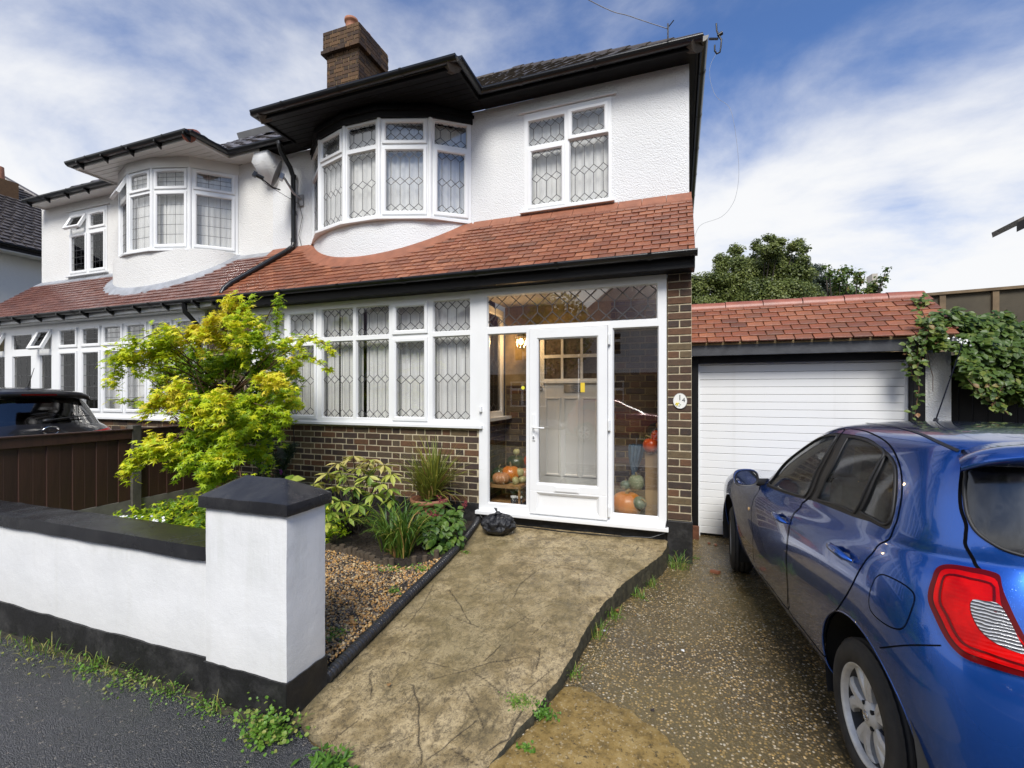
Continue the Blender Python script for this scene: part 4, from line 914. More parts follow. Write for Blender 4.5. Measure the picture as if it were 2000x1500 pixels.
def smooth_loop(L, closed=True, k=4):
    L = np.asarray(L, float); n = len(L); out = []
    for i in range(n if closed else n - 1):
        p0, p1, p2, p3 = (L[(i + j) % n] if closed else L[min(max(i + j, 0), n - 1)] for j in (-1, 0, 1, 2))
        for j in range(k):
            t = j / k; out.append(.5 * ((2 * p1) + (-p0 + p2) * t + (2 * p0 - 5 * p1 + 4 * p2 - p3) * t * t + (-p0 + 3 * p1 - 3 * p2 + p3) * t ** 3))
    if not closed: out.append(L[-1])
    return np.array(out)
SS, SV = 5.0, .115
class Shell:
    """cuts the half body along loops into regions, builds the parts of both sides"""
    def __init__(s, B, parent, regions, ns=150, nvk=7, dents=(), v0=0.0, v1=None):
        s.B, s.parent = B, parent; K = B.K; v1 = v1 or K
        gs = np.linspace(0, 1, ns); gv = np.linspace(v0, v1, int((v1 - v0) * nvk) + 1); GS, GV = np.meshgrid(gs, gv); pts = np.stack([GS.ravel() * SS, GV.ravel() * SV], 1)
        for c, r in dents:
            cs, cv = B.sv(c); q = np.linspace(-1, 1, 13); a, b = np.meshgrid(q, q); pts = np.vstack([pts, np.stack([(cs * SS + a.ravel() * r[0] * 1.1), (cv * SV + b.ravel() * r[1] * 1.1)], 1) + 1e-4])
        loops = []; V = []; E = []
        for name, loop, *_ in regions:
            q = np.array([[p[0] * SS, p[1] * SV] for p in loop]); loops.append(q); b = len(V); V += q.tolist(); E += [(b + i, b + (i + 1) % len(q)) for i in range(len(q))]
        if V:
            A = np.array(V); keep = np.ones(len(pts), bool)
            for q in loops:
                for i in range(len(q)):
                    a, b_ = q[i], q[(i + 1) % len(q)]; ab = b_ - a; L2 = (ab ** 2).sum() + 1e-12; t = np.clip(((pts - a) @ ab) / L2, 0, 1); d2 = ((pts - a - t[:, None] * ab) ** 2).sum(1); keep &= d2 > .006 ** 2
            edge = (pts[:, 0] < 1e-6) | (pts[:, 0] > SS - 1e-6) | (pts[:, 1] <= v0 * SV + 1e-9) | (pts[:, 1] >= v1 * SV - 1e-9); pts = pts[keep | edge]
        allp = [Vector(p) for p in V] + [Vector(p) for p in pts]
        r = delaunay_2d_cdt(allp, E, [], 0, 1e-6); s.v2 = np.array([tuple(v) for v in r[0]]); s.F = np.array([f for f in r[2] if len(f) == 3])
        cen = s.v2[s.F].mean(1); lab = np.full(len(s.F), -1); inb = (cen[:, 0] >= 0) & (cen[:, 0] <= SS) & (cen[:, 1] >= v0 * SV) & (cen[:, 1] <= v1 * SV)
        for i, q in enumerate(loops): lab[pip(q, cen)] = i
        lab[~inb] = -9; s.lab = lab; s.names = [r_[0] for r_ in regions]; s.loops = loops
        S, Vv = s.v2[:, 0] / SS, s.v2[:, 1] / SV; s.P = B.P(S, Vv); s.N = B.Nn(S, Vv)
        for c, r_ in dents:
            cs, cv = B.sv(c); q = ((S - cs) * SS / r_[0]) ** 2 + ((Vv - cv) * SV / r_[1]) ** 2; s.P -= s.N * (r_[2] * np.clip(1 - q, 0, 1) ** .8)[:, None]
    def part(s, names, mat, name=None, off=0, label=None, sides='both', skirt=None, parent=None):
        """sides: both = one mesh over both halves, each = two objects, l = left only"""
        names = [names] if isinstance(names, str) else names; ids = [-1 if n == 'body' else s.names.index(n) for n in names]
        F = s.F[np.isin(s.lab, ids)]; used = np.unique(F); mp = {k: i for i, k in enumerate(used)}; F = np.vectorize(mp.get)(F) if len(F) else F
        P = s.P[used] + s.N[used] * off; N = s.N[used]; P = P.copy()
        if off == 0: P[np.abs(s.v2[used][:, 0]) < 1e-5, 0] = 0
        def mk(sg):
            p = P * [sg, 1, 1]; n = N * [sg, 1, 1]; f = F if sg > 0 else F[:, ::-1]
            # orient with the normal
            e = np.cross(p[f[:, 1]] - p[f[:, 0]], p[f[:, 2]] - p[f[:, 0]]); fl = (e * n[f[:, 0]]).sum(1) < 0; f = f.copy(); f[fl] = f[fl][:, ::-1]; return p, n, f
        sets = [[1, -1]] if sides == 'both' else ([[1], [-1]] if sides == 'each' else [[1]]); out = []
        for st in sets:
            PP, NN, FF = [], [], []; b = 0
            for sg in st:
                p, n, f = mk(sg); PP.append(p); NN.append(n); FF.append(f + b); b += len(p)
                if skirt is not None:
                    for i in ids:
                        q = s.loops[i]; A = s.B.P(q[:, 0] / SS, q[:, 1] / SV); n2 = s.B.Nn(q[:, 0] / SS, q[:, 1] / SV); m_ = len(q)
                        a0 = (A + n2 * (off + skirt)) * [sg, 1, 1]; a1 = (A + n2 * off) * [sg, 1, 1]; PP += [a0, a1]
                        t = np.roll(A, -1, 0) - A; o = np.cross(t, n2); o /= np.linalg.norm(o, axis=1, keepdims=True) + 1e-9; o = o * [sg, 1, 1]; NN += [o, o]
                        j = np.arange(m_); k = (j + 1) % m_; FF += [np.stack([b + j, b + k, b + m_ + k], 1), np.stack([b + j, b + m_ + k, b + m_ + j], 1)]; b += 2 * m_
            V = np.vstack(PP); F3 = np.vstack(FF); me = bpy.data.meshes.new(name or names[0]); me.from_pydata(V.tolist(), [], F3.tolist()); me.polygons.foreach_set('use_smooth', np.ones(len(F3), bool))
            me.normals_split_custom_set_from_vertices(np.vstack(NN).tolist()); me.materials.append(mat); o = link(name or names[0], me, parent or s.parent); tag(o, label); out.append(o)
        return out
    def ribbon(s, pts, w, mat, name, off=.001, sides=(1, -1), closed=False, parent=None, tube=None, k=4):
        sv = np.array([s.B.sv(p) for p in pts]) if len(pts[0]) == 3 else np.array(pts); sv = smooth_loop(sv, closed, k); A = s.B.P(sv[:, 0], sv[:, 1]); N = s.B.Nn(sv[:, 0], sv[:, 1])
        out = []
        for sg in sides:
            mb = MB()
            if tube: mb.tube([tuple((a + n * off) * [sg, 1, 1]) for a, n in zip(A, N)], tube, 6, closed); out.append(mb.build(name, mat, parent or s.parent)); continue
            vs = []
            for i in range(len(A)):
                a = A[i - 1] if (i or closed) else A[0]; b = A[(i + 1) % len(A)] if (i < len(A) - 1 or closed) else A[-1]; t = b - a; o = np.cross(t, N[i]); o /= np.linalg.norm(o) + 1e-9
                for q in (-1, 1): vs.append(tuple((A[i] + N[i] * off + o * q * w / 2) * [sg, 1, 1]))
            n = len(A); mb.add(vs, [(2 * i, 2 * i + 1, (2 * i + 3) % (2 * n), (2 * i + 2) % (2 * n)) for i in range(n if closed else n - 1)], True); out.append(mb.build(name, mat, parent or s.parent))
        return out
def carpaint(name, base, flake, metal=.55, rough=.32, beads=1):
    m = M_(name, rough, base, metal); lw = m.n('ShaderNodeLayerWeight', {'Blend': .35}).outputs['Facing']; m.color(m.mix(lw, flake, base)); m.b.inputs['Coat Weight'].default_value = 1; m.b.inputs['Coat Roughness'].default_value = .035
    if beads:
        v = m.voro(210, 'SMOOTH_F1'); msk = m.mr(m.noise(5, 4), .46, .60, 0, 1); drop = m.n('ShaderNodeMapRange', {'Value': v, 'From Min': .12, 'From Max': .34, 'To Min': 1, 'To Max': 0}, interpolation_type='SMOOTHSTEP').outputs[0]
        sz = m.mr(m.noise(70, 2), .48, .56, 0, 1); hgt = m.math('MULTIPLY', m.math('MULTIPLY', drop, msk), sz)
        b = m.n('ShaderNodeBump', {'Height': hgt, 'Strength': .09, 'Distance': .0025}); m.l(b.outputs[0], m.b.inputs['Coat Normal']); m.l(b.outputs[0], m.b.inputs['Normal'])
    return m.m
MT['blue'] = carpaint('wet_blue_metallic_paint', (.003, .018, .085), (.014, .100, .46), .66, .24)
MT['blackcar'] = carpaint('wet_black_paint', (.008, .008, .01), (.02, .02, .024), .3, .3, 1)
MT['redcar'] = carpaint('red_paint', (.14, .008, .008), (.32, .015, .015), .3, .3, 0)
MT['rubber'] = simple('black_rubber', (.016, .016, .017), .55, .2, 20, .2, 60)
m = M_('tyre_rubber', .72, (.022, .022, .023)); m.color(m.mix(m.mr(m.noise(14, 4), .45, .7, 0, .5), (.020, .020, .021), (.055, .05, .044))); m.bump(m.n('ShaderNodeTexWave', {'Vector': m.co(), 'Scale': 30, 'Distortion': 1.5}).outputs['Fac'], .12, .004); MT['tyre'] = m.m
m = M_('worn_silver_alloy', .40, (.52, .52, .51), .2); m.color(m.mix(m.mr(m.noise(11, 6, .7), .45, .75, 0, .6), (.66, .66, .645), (.34, .33, .31))); MT['alloy'] = m.m
m = M_('red_lens_dark', .12, (.10, .001, .002), spec=.25); MT['lens_dark'] = m.m
m = M_('red_lens', .16, (.72, .012, .012), spec=.18)
cc = m.ramp(m.noise(16, 3), [(.35, (.40, .001, .002)), (.7, (.66, .003, .003))]); m.color(cc); m.bump(m.n('ShaderNodeTexWave', {'Vector': m.co(), 'Scale': 28, 'Distortion': .6}, bands_direction='Z').outputs['Fac'], .06, .003); MT['lens'] = m.m
m = M_('clear_fluted_lens', .08, (.72, .73, .74), .35); wv = m.n('ShaderNodeTexWave', {'Vector': m.co(), 'Scale': 34, 'Distortion': 3, 'Detail': 2}, bands_direction='Z').outputs['Fac']; m.color(m.ramp(wv, [(.1, (.16, .16, .17)), (.45, (.62, .62, .63)), (.9, (.92, .92, .93))])); m.bump(wv, 1, .01); m.b.inputs['Coat Weight'].default_value = 1; MT['clearlens'] = m.m
MT['barrel'] = simple('shaded_alloy', (.06, .06, .06), .6, .2, 9, metal=.4); MT['trimgrey'] = simple('dark_grey_cloth', (.045, .045, .05), .85, .2, 20); MT['amber'] = simple('amber_marker', (.70, .45, .2), .3)
MT['wheelwell'] = simple('wheel_arch_liner', (.012, .012, .012), .9)

def wheel(parent, cx, cy, r, wd, side, steer=0, simple_=False):
    """side -1: outer face to -x"""
    t = bpy.data.objects.new('wheel', None); COL.objects.link(t); t.parent = parent; t.location = (cx, cy, r); t.rotation_euler = (0, 0, steer); t.empty_display_size = .1
    M = Matrix.Rotation(R(90 * side), 3, 'Y'); rr = r * .655
    mb = MB(); w2 = wd / 2
    prof = [(rr - .005, -w2 + .01), (rr + .012, -w2 - .004), (r - .055, -w2 - .004), (r - .022, -w2 + .006), (r - .006, -w2 + .022)]
    gr = [-.058, -.02, .02, .058]; zz = -w2 + .03; 
    for g in gr:
        prof += [(r, g - .006), (r - .009, g - .0045), (r - .009, g + .0045), (r, g + .006)]
    prof += [(r - .006, w2 - .022), (r - .022, w2 - .006), (r - .055, w2 + .004), (rr + .012, w2 + .004), (rr - .005, w2 - .01)]
    mb.lathe(prof, (0, 0, 0), 96, M, True, fn=lambda q, ra, z: 1 - (.010 if (ra > r - .012 and abs(z) > .060 and int(q * 96 / (2 * PI) + .5) % 2 == 0) else 0), caps=False); mb.build('tyre', MT['tyre'], t)
    # rim barrel and spokes; outer face on +z of M
    mb = MB(); f = w2 - .012
    mb.lathe([(rr, f - .03), (rr + .002, f), (rr + .004, f + .006), (rr - .006, f + .006), (rr - .012, f - .006), (rr - .016, f - .02)], (0, 0, 0), 64, M, caps=False); mb.build('rim', MT['alloy'], t); mb = MB(); mb.lathe([(rr - .014, f - .018), (rr - .02, f - .05), (rr - .03, -w2 + .02), (rr - .01, -w2)], (0, 0, 0), 48, M, caps=False); mb.build('rim_barrel', MT['barrel'], t)
    mb = MB(); mb.lathe([(.0, -.02), (rr - .03, -.02), (rr - .03, -.03)], (0, 0, 0), 32, M); mb.build('brake_disc', MT['wheelwell'], t)
    sp = MB(); z0 = f - .022
    def L(a, ra, z): return M @ Vector((ra * math.cos(a), ra * math.sin(a), z))
    for k in range(5):
        a = 2 * PI * k / 5 + .25
        for sg, tw in ((-1, .0), (1, .0)):
            st = []; N_ = 7
            for i in range(N_):
                f_ = i / (N_ - 1); ra = .035 + (rr - .010 - .035) * f_; am = a + sg * (.05 + .24 * f_ ** 1.1) + .12 * f_ * f_; hw = (.016 + .012 * f_ + .008 * (f_ > .9)) / max(ra, .05); zt = z0 - .006 + .016 * math.sin(f_ * PI * .8) - .004 * f_
                st.append([L(am - hw, ra, zt - .010), L(am - hw * .55, ra, zt + .001), L(am + hw * .55, ra, zt), L(am + hw, ra, zt - .010), L(am + hw * .9, ra, zt - .035), L(am - hw * .9, ra, zt - .035)])
            vs = [p for s_ in st for p in s_]; sp.add(vs, [(6 * i + j, 6 * i + (j + 1) % 6, 6 * i + 6 + (j + 1) % 6, 6 * i + 6 + j) for i in range(N_ - 1) for j in range(6)], False)
        am = a + .13
    sp.lathe([(.055, z0 - .04), (.058, z0 - .008), (.05, z0 + .002), (.036, z0 + .006), (.033, z0 + .010), (.0, z0 + .011)], (0, 0, 0), 28, M)
    sp.build('spokes', MT['alloy'], t, bevel=0)
    for k in range(4):
        mb = MB(); q = PI / 4 + k * PI / 2; c = L(q, .047, z0 - .004); mb.lathe([(.009, 0), (.009, .012), (.0, .012)], c, 8, M); mb.build('wheel_bolt', MT['wheelwell'], t)
    mb = MB(); mb.lathe([(.020, z0 + .011), (.020, z0 + .0135), (.015, z0 + .0135), (.015, z0 + .011)], (0, 0, 0), 24, M); mb.obox(M @ Vector((0, 0, z0 + .013)), (.004, .046, .008), M @ Matrix.Rotation(R(90), 3, 'Y')); mb.build('hub_emblem', MT['chrome'], t)
    return t

# ------------------------------------------------------------ the blue hatchback
PSI = 6.0
car = thing('parked_hatchback', 'rain-beaded blue hatchback parked on the drive, seen from behind its left tail light', 'car', (1.51, 2.41, 0), R(PSI), local=True)
B1 = Body(YS, MICRA); B1.relax(1.5)
_t = np.clip((B1.G[..., 1] - 1.5) / 1.7, 0, 1); B1.G[..., 0] *= 1 - .055 * _t * _t * (3 - 2 * _t)
def SVL(pts, closed=True, k=4): return smooth_loop([B1.sv(p) for p in pts], closed, k)
fw = [(-.738, 1.435, .985), (-.716, 1.432, 1.037), (-.684, 1.328, 1.157), (-.653, 1.203, 1.242), (-.624, 1.041, 1.329), (-.61, .896, 1.387), (-.604, .735, 1.414), (-.612, .69, 1.405), (-.647, .683, 1.35), (-.682, .694, 1.264), (-.712, .727, 1.166), (-.735, .775, 1.055), (-.737, .80, 1.044), (-.74, 1.074, 1.015)]
rwn = [(-.605, .545, 1.419), (-.605, .421, 1.422), (-.616, .277, 1.41), (-.633, .158, 1.386), (-.663, .145, 1.33), (-.702, .15, 1.231), (-.731, .182, 1.112), (-.732, .21, 1.10), (-.732, .379, 1.094), (-.733, .585, 1.071), (-.729, .6, 1.09), (-.71, .568, 1.184), (-.679, .537, 1.278), (-.62, .55, 1.39)]
qw = [(-.64, .125, 1.378), (-.649, .06, 1.358), (-.664, .005, 1.327), (-.689, -.044, 1.262), (-.709, -.073, 1.191), (-.724, -.074, 1.131), (-.728, -.04, 1.112), (-.73, .034, 1.116), (-.729, .137, 1.117), (-.72, .135, 1.14), (-.707, .118, 1.216), (-.673, .115, 1.309)]
sur = [(-.593, .686, 1.429), (-.593, .551, 1.433), (-.597, .384, 1.432), (-.616, .248, 1.415), (-.636, .107, 1.388), (-.655, .015, 1.354), (-.678, -.042, 1.298), (-.699, -.082, 1.225), (-.722, -.095, 1.13), (-.730, -.07, 1.100), (-.736, .045, 1.10), (-.738, .188, 1.083), (-.737, .604, 1.055), (-.738, .73, 1.038), (-.745, 1.076, 1.0), (-.752, 1.46, .972), (-.74, 1.50, .985), (-.715, 1.455, 1.05), (-.68, 1.345, 1.165), (-.648, 1.215, 1.255), (-.618, 1.05, 1.342), (-.602, .90, 1.402), (-.595, .76, 1.426)]
light = [(-.732, -.351, .967), (-.716, -.341, 1.006), (-.692, -.333, 1.046), (-.667, -.352, 1.061), (-.635, -.386, 1.067), (-.603, -.414, 1.069), (-.586, -.433, 1.058), (-.592, -.464, 1.003), (-.585, -.493, .944), (-.57, -.526, .88), (-.545, -.548, .84), (-.55, -.555, .808), (-.609, -.541, .806), (-.661, -.515, .808), (-.7, -.485, .809), (-.722, -.465, .822), (-.735, -.435, .85), (-.742, -.395, .90), (-.74, -.365, .935)]
clear = [(-.659, -.435, .978), (-.635, -.45, .984), (-.612, -.465, .984), (-.602, -.487, .949), (-.592, -.514, .89), (-.588, -.525, .868), (-.612, -.515, .868), (-.645, -.495, .880), (-.664, -.47, .905), (-.669, -.446, .945)]
fuel = [(-.792, -.165, .948), (-.778, -.23, .956), (-.764, -.29, .950), (-.760, -.32, .93), (-.777, -.328, .881), (-.792, -.322, .825), (-.802, -.295, .80), (-.814, -.236, .790), (-.822, -.165, .797), (-.82, -.138, .83), (-.806, -.140, .906)]
glr = [(0, -.43, 1.435), (-.30, -.42, 1.43), (-.50, -.33, 1.41), (-.574, -.274, 1.386), (-.589, -.279, 1.355), (-.600, -.292, 1.315), (-.608, -.31, 1.27), (-.611, -.331, 1.225), (-.606, -.36, 1.185), (-.585, -.392, 1.158), (-.55, -.423, 1.140), (-.45, -.45, 1.125), (-.2, -.48, 1.112), (0, -.49, 1.11)]
rdoor = [(-.569, .679, 1.449), (-.559, .521, 1.459), (-.585, .313, 1.446), (-.612, .153, 1.42), (-.642, .027, 1.371), (-.668, -.053, 1.314), (-.692, -.1, 1.241), (-.712, -.118, 1.16), (-.727, -.112, 1.105), (-.743, -.09, 1.055), (-.767, -.07, 1.01), (-.79, -.055, .965), (-.808, -.04, .92), (-.825, -.012, .845), (-.83, .035, .772), (-.832, .113, .681), (-.831, .199, .606), (-.826, .262, .505), (-.812, .301, .41), (-.80, .34, .35), (-.802, .6, .345), (-.802, .846, .345), (-.823, .784, .499), (-.833, .774, .664), (-.832, .762, .778), (-.823, .756, .871), (-.8, .763, .941), (-.767, .749, .986), (-.742, .739, 1.029), (-.714, .658, 1.161), (-.667, .626, 1.307)]
fdoor = [(-.569, .690, 1.449), (-.667, .637, 1.307), (-.714, .669, 1.161), (-.742, .75, 1.029), (-.767, .76, .986), (-.8, .774, .941), (-.823, .767, .871), (-.832, .773, .778), (-.833, .785, .664), (-.823, .795, .499), (-.802, .857, .345), (-.802, 1.2, .34), (-.802, 1.56, .34), (-.826, 1.542, .531), (-.831, 1.522, .589), (-.833, 1.545, .684), (-.831, 1.564, .771), (-.824, 1.545, .847), (-.789, 1.52, .93), (-.757, 1.545, .966), (-.735, 1.545, .995), (-.70, 1.46, 1.09), (-.66, 1.31, 1.21), (-.62, 1.12, 1.33), (-.59, .95, 1.41), (-.575, .80, 1.44)]
wsc = [(0, 1.05, 1.41), (-.35, 1.03, 1.405), (-.52, .98, 1.39), (-.58, 1.10, 1.32), (-.63, 1.35, 1.18), (-.665, 1.62, 1.03), (-.60, 1.78, 1.00), (-.3, 1.88, .99), (0, 1.90, .985)]
def archloop(cy, r=.36, cz=.335): return [(-.80, cy + r * math.cos(a), cz + r * 1.02 * math.sin(a)) for a in np.linspace(-.35, PI + .35, 15)]
ra = archloop(-.02); fa_ = archloop(2.45)
def loop_scaled(loop, f, inner_sh=(0, 0)):
    q = np.array(loop); c = q.mean(0); return (q - c) * f + c + np.array(inner_sh)
def shrink(loop, d):
    q = np.array(smooth_loop(loop, True, 3)); c = q.mean(0); v = q - c; L = np.linalg.norm(v, axis=1, keepdims=True); return smooth_loop([B1.sv(p) for p in c + v * (1 - d / L)], True, 1)
LI = SVL(light); 
reg = [('front_door', SVL(fdoor, k=2)), ('rear_door', SVL(rdoor, k=2)), ('surround', SVL(sur, k=2)), ('front_glass', SVL(fw)), ('rear_glass', SVL(rwn)), ('quarter_glass', SVL(qw)), ('fuel_flap', SVL(fuel)),
       ('tail_light', LI), ('lens', shrink(light, .020)), ('reversing_light', SVL(clear))]
# loops that reach the centre line stay open there: close them along s = 0 / 1
def halfloop(pts, s_edge):
    sv = smooth_loop([B1.sv(p) for p in pts], False, 3); sv[0, 0] = sv[-1, 0] = s_edge; return sv
tg = halfloop([(0, -.36, 1.47), (-.40, -.33, 1.455), (-.545, -.21, 1.42), (-.592, -.262, 1.385), (-.612, -.285, 1.33), (-.620, -.31, 1.25), (-.618, -.335, 1.20), (-.632, -.352, 1.164), (-.634, -.360, 1.13), (-.625, -.380, 1.09), (-.618, -.398, 1.068), (-.592, -.44, 1.05), (-.592, -.49, .95), (-.57, -.53, .87), (-.54, -.56, .80), (-.50, -.575, .76), (0, -.61, .74)], 0.)
reg.insert(0, ('tailgate', tg)); reg.insert(1, ('rear_window', halfloop(glr, 0.))); reg.insert(2, ('windscreen', halfloop(wsc, 1.)))
rl = np.array([B1.sv(p) for p in ra]); fl_ = np.array([B1.sv(p) for p in fa_])
reg += [('arch_r', smooth_loop(rl, False, 2)), ('arch_f', smooth_loop(fl_, False, 2))]
H1, H2 = (-.82, .90, .885), (-.806, .115, .937)
sh = Shell(B1, car, reg, dents=[(H1, (.055, .045, .022)), (H2, (.055, .045, .022))])
bp = MT['blue']
sh.part('body', bp, 'body_shell'); sh.part('tailgate', bp, 'tailgate'); 
rd = sh.part('rear_door', bp, 'rear_door', sides='each'); fd = sh.part('front_door', bp, 'front_door', sides='each'); sh.part('fuel_flap', bp, 'fuel_flap', off=.001, sides='l')
sh.part('surround', MT['rubber'], 'window_surround', off=-.003, sides='each')
for n in ('front_glass', 'rear_glass', 'quarter_glass'): sh.part(n, MT['carglass'], 'side_window', off=-.007, sides='each')
sh.part('windscreen', MT['carglass'], 'windscreen', off=-.003); sh.part('rear_window', MT['rearglass'], 'rear_window', off=-.003)
for o, n in ((rd, 'rd'), (fd, 'fd')): pass
sh.part('tail_light', MT['lens_dark'], 'tail_light', off=.010, sides='each', skirt=-.012); sh.part('lens', MT['lens'], 'tail_light_lens', off=.014, sides='each', skirt=-.005); sh.part('reversing_light', MT['clearlens'], 'reversing_light', off=.017, sides='each', skirt=-.004)
sh.ribbon([tuple(x) for x in smooth_loop([tuple(q) for q in (lambda Q: (lambda c, v, L: c + v * (1 - .040 / L))(Q.mean(0), Q - Q.mean(0), np.linalg.norm(Q - Q.mean(0), axis=1, keepdims=True)))(np.array(light))], True, 2)], .006, MT['lens_dark'], 'lens_ridge', off=.0165, closed=True, k=1)
bk_ = MT['rubber']; MT['seam'] = simple('panel_gap', (.002, .002, .003), .9, .1, 4, spec=.1); sm_ = MT['seam']
sh.ribbon(rdoor, .0065, sm_, 'door_seam', off=.0015, closed=True, k=3); sh.ribbon(fdoor, .0065, sm_, 'door_seam', off=.0015, closed=True, k=3); sh.ribbon(fuel, .005, sm_, 'flap_seam', sides=(1,), closed=True)
sh.ribbon([(-.545, -.21, 1.43), (-.592, -.262, 1.385), (-.612, -.285, 1.33), (-.620, -.31, 1.25), (-.618, -.335, 1.20), (-.632, -.352, 1.164), (-.634, -.360, 1.13), (-.625, -.380, 1.09), (-.618, -.398, 1.068)], .010, sm_, 'tailgate_seam')
sh.ribbon([(-.823, -.22, .69), (-.816, -.258, .713), (-.79, -.354, .775), (-.745, -.43, .82)], .005, sm_, 'bumper_seam')
sh.ribbon([(-.415, .80, 1.47), (-.456, .457, 1.487), (-.521, .129, 1.479), (-.565, -.112, 1.454), (-.565, -.209, 1.436)], .012, bk_, 'roof_ditch_strip', off=.003)
sh.ribbon([(-.823, 2.7, .55), (-.82, 2.9, .70), (-.75, 3.0, .78)], .005, sm_, 'bumper_seam')
for g_, nm in ((fw, 'a'), (rwn, 'b'), (qw, 'c')): sh.ribbon(g_, 0, bk_, 'window_rubber', off=-.001, closed=True, tube=.006)
sh.ribbon(glr[:], 0, bk_, 'window_rubber', off=0, tube=.006)
sh.ribbon(ra, 0, bp, 'wheel_arch_lip', off=-.004, tube=.006); sh.ribbon(fa_, 0, bp, 'wheel_arch_lip', off=-.004, tube=.006)
# inside faces of the body so that the gaps read dark
mb = MB(); mb.box(-.66, .66, .42, 2.0, .24, .30); mb.box(-.5, .5, -.40, .42, .24, .50); mb.box(-.66, .66, 2.9, 3.0, .24, .6); mb.box(-.5, .5, 2.0, 2.9, .24, .7)
mb.build('floor_pan', MT['wheelwell'], car)
for cy in (-.02, 2.45):
    for sg in (-1, 1):
        mb = MB(); q = [(.375 * math.cos(a), .375 * math.sin(a)) for a in np.linspace(-.4, PI + .4, 22)]
        vs = [(sg * x, cy + a, .335 + b) for x in (.79, .48) for a, b in q]; mb.add(vs, [(i, i + 1, 23 + i, 22 + i) for i in range(21)], True); mb.add([(sg * .48, cy + a, .335 + b) for a, b in q], [tuple(range(22))]); mb.build('wheel_arch_liner', MT['wheelwell'], car)
for sg, cy, st in ((-1, 0, 0), (1, 0, 0), (-1, 2.45, R(-9)), (1, 2.45, R(-9))): wheel(car, sg * .705, cy, .295, .175, sg, st)
# handles
for (hp, par) in ((H1, fd), (H2, rd)):
    for o, sg in zip(par, (1, -1)):
        mb = MB(); s0, v0 = B1.sv(hp); n = B1.Nn([s0], [v0])[0]; p = B1.P([s0], [v0])[0]; ln = .095; pts = []; rs = []
        for i in range(11):
            f = -1 + .2 * i; q = p + np.array([0, f * ln, -.004 * f * f + .004 * f]) + n * (.036 - .030 * f ** 4); pts.append(tuple(q * [sg, 1, 1])); rs.append(.0175 * math.sqrt(max(.10, 1 - abs(f) ** 3.5)))
        mb.tube(pts, rs, 10); mb.build('door_handle', bp, o)
# door mirrors
for sg in (1, -1):
    mr_ = thing_mirror = MB(); c = Vector((-.872 * sg, 1.56, 1.015)); prof = []
    sec = [(-.045, .93), (-.03, 1.0), (0, 1.0), (.035, .93), (.065, .75), (.085, .42), (.09, .0)]
    n = 24; vs = []
    for yy, k in sec:
        for j in range(n):
            q = 2 * PI * j / n; ex = math.copysign(abs(math.cos(q)) ** .75, math.cos(q)); ez = math.copysign(abs(math.sin(q)) ** .75, math.sin(q)); vs.append((c.x + .088 * k * ex, c.y + yy * .8, c.z + .066 * k * ez + (.004 * ex * sg)))
    mr_.add(vs, [(i * n + j, i * n + (j + 1) % n, (i + 1) * n + (j + 1) % n, (i + 1) * n + j) for i in range(len(sec) - 1) for j in range(n)], True); mo = mr_.build('door_mirror', bp, car)
    q = MB(); q.add([(v[0], v[1] - .0, v[2]) for v in vs[:n]] + [(c.x + (v[0] - c.x) * .86, c.y - .031, c.z + (v[2] - c.z) * .86) for v in vs[:n]], [(j, (j + 1) % n, n + (j + 1) % n, n + j) for j in range(n)], False); q.build('mirror_rim', bk_, mo)
    q = MB(); q.add([(c.x + (v[0] - c.x) * .87, c.y - .028, c.z + (v[2] - c.z) * .87) for v in vs[:n]], [tuple(range(n))]); q.build('mirror_glass', simple('mirror_silver', (.75, .77, .78), .03, .01, 2, metal=1) if 'mirror_silver' not in bpy.data.materials else bpy.data.materials['mirror_silver'], mo)
    q = MB(); q.tube([(-.83 * sg, 1.62, .985), (-.76 * sg, 1.60, .975), (-.72 * sg, 1.56, .98)], [.022, .03, .035], 10); q.build('mirror_stalk', bk_, mo)
mb = MB(); s0, v0 = B1.sv((-.832, 1.633, .763)); p = B1.P([s0], [v0])[0]; mb.ell(p, (.008, .019, .014), 12, 6); mb.build('side_repeater', MT['amber'], car)
# roof spoiler, lofted across the car
te = [(-.63, -.325, 1.392), (-.60, -.40, 1.428), (-.54, -.465, 1.452), (-.42, -.515, 1.468), (-.22, -.545, 1.478), (0, -.555, 1.482)]
le = [(-.575, -.215, 1.418), (-.555, -.225, 1.440), (-.50, -.235, 1.465), (-.40, -.25, 1.479), (-.2, -.26, 1.490), (0, -.262, 1.494)]
un = [(-.585, -.275, 1.385), (-.575, -.30, 1.395), (-.52, -.36, 1.405), (-.40, -.40, 1.412), (-.2, -.42, 1.42), (0, -.425, 1.422)]
T_, L_, U_ = [smooth_loop(q, False, 4) for q in (te, le, un)]; rows = []
for t, l, u in zip(T_, L_, U_): mid = (t + l) / 2 + [0, 0, .013]; rows.append([l - [0, 0, .006], l + [0, 0, .004], mid, t + [0, 0, .006], t + [0, -.004, -.002], t + [0, .002, -.014], u])
rows = rows + [[p * [-1, 1, 1] for p in r_] for r_ in reversed(rows[:-1])]
mb = MB(); k = 7; mb.add([tuple(p) for r_ in rows for p in r_], [(i * k + j, i * k + j + 1, (i + 1) * k + j + 1, (i + 1) * k + j) for i in range(len(rows) - 1) for j in range(k - 1)], True); mb.build('roof_spoiler', bp, car)
mb = MB(); mb.tube([(0, .98, 1.44), (-.01, .93, 1.50)], .012, 8); mb.tube([(-.01, .93, 1.50), (-.04, .66, 1.92)], [.004, .0025], 6); mb.build('aerial', bk_, car)
mb = MB(); mb.tube([(-.0, -.50, 1.12), (.12, -.50, 1.15), (.33, -.485, 1.19)], [.016, .009, .006], 8); mb.build('rear_wiper', bk_, car)
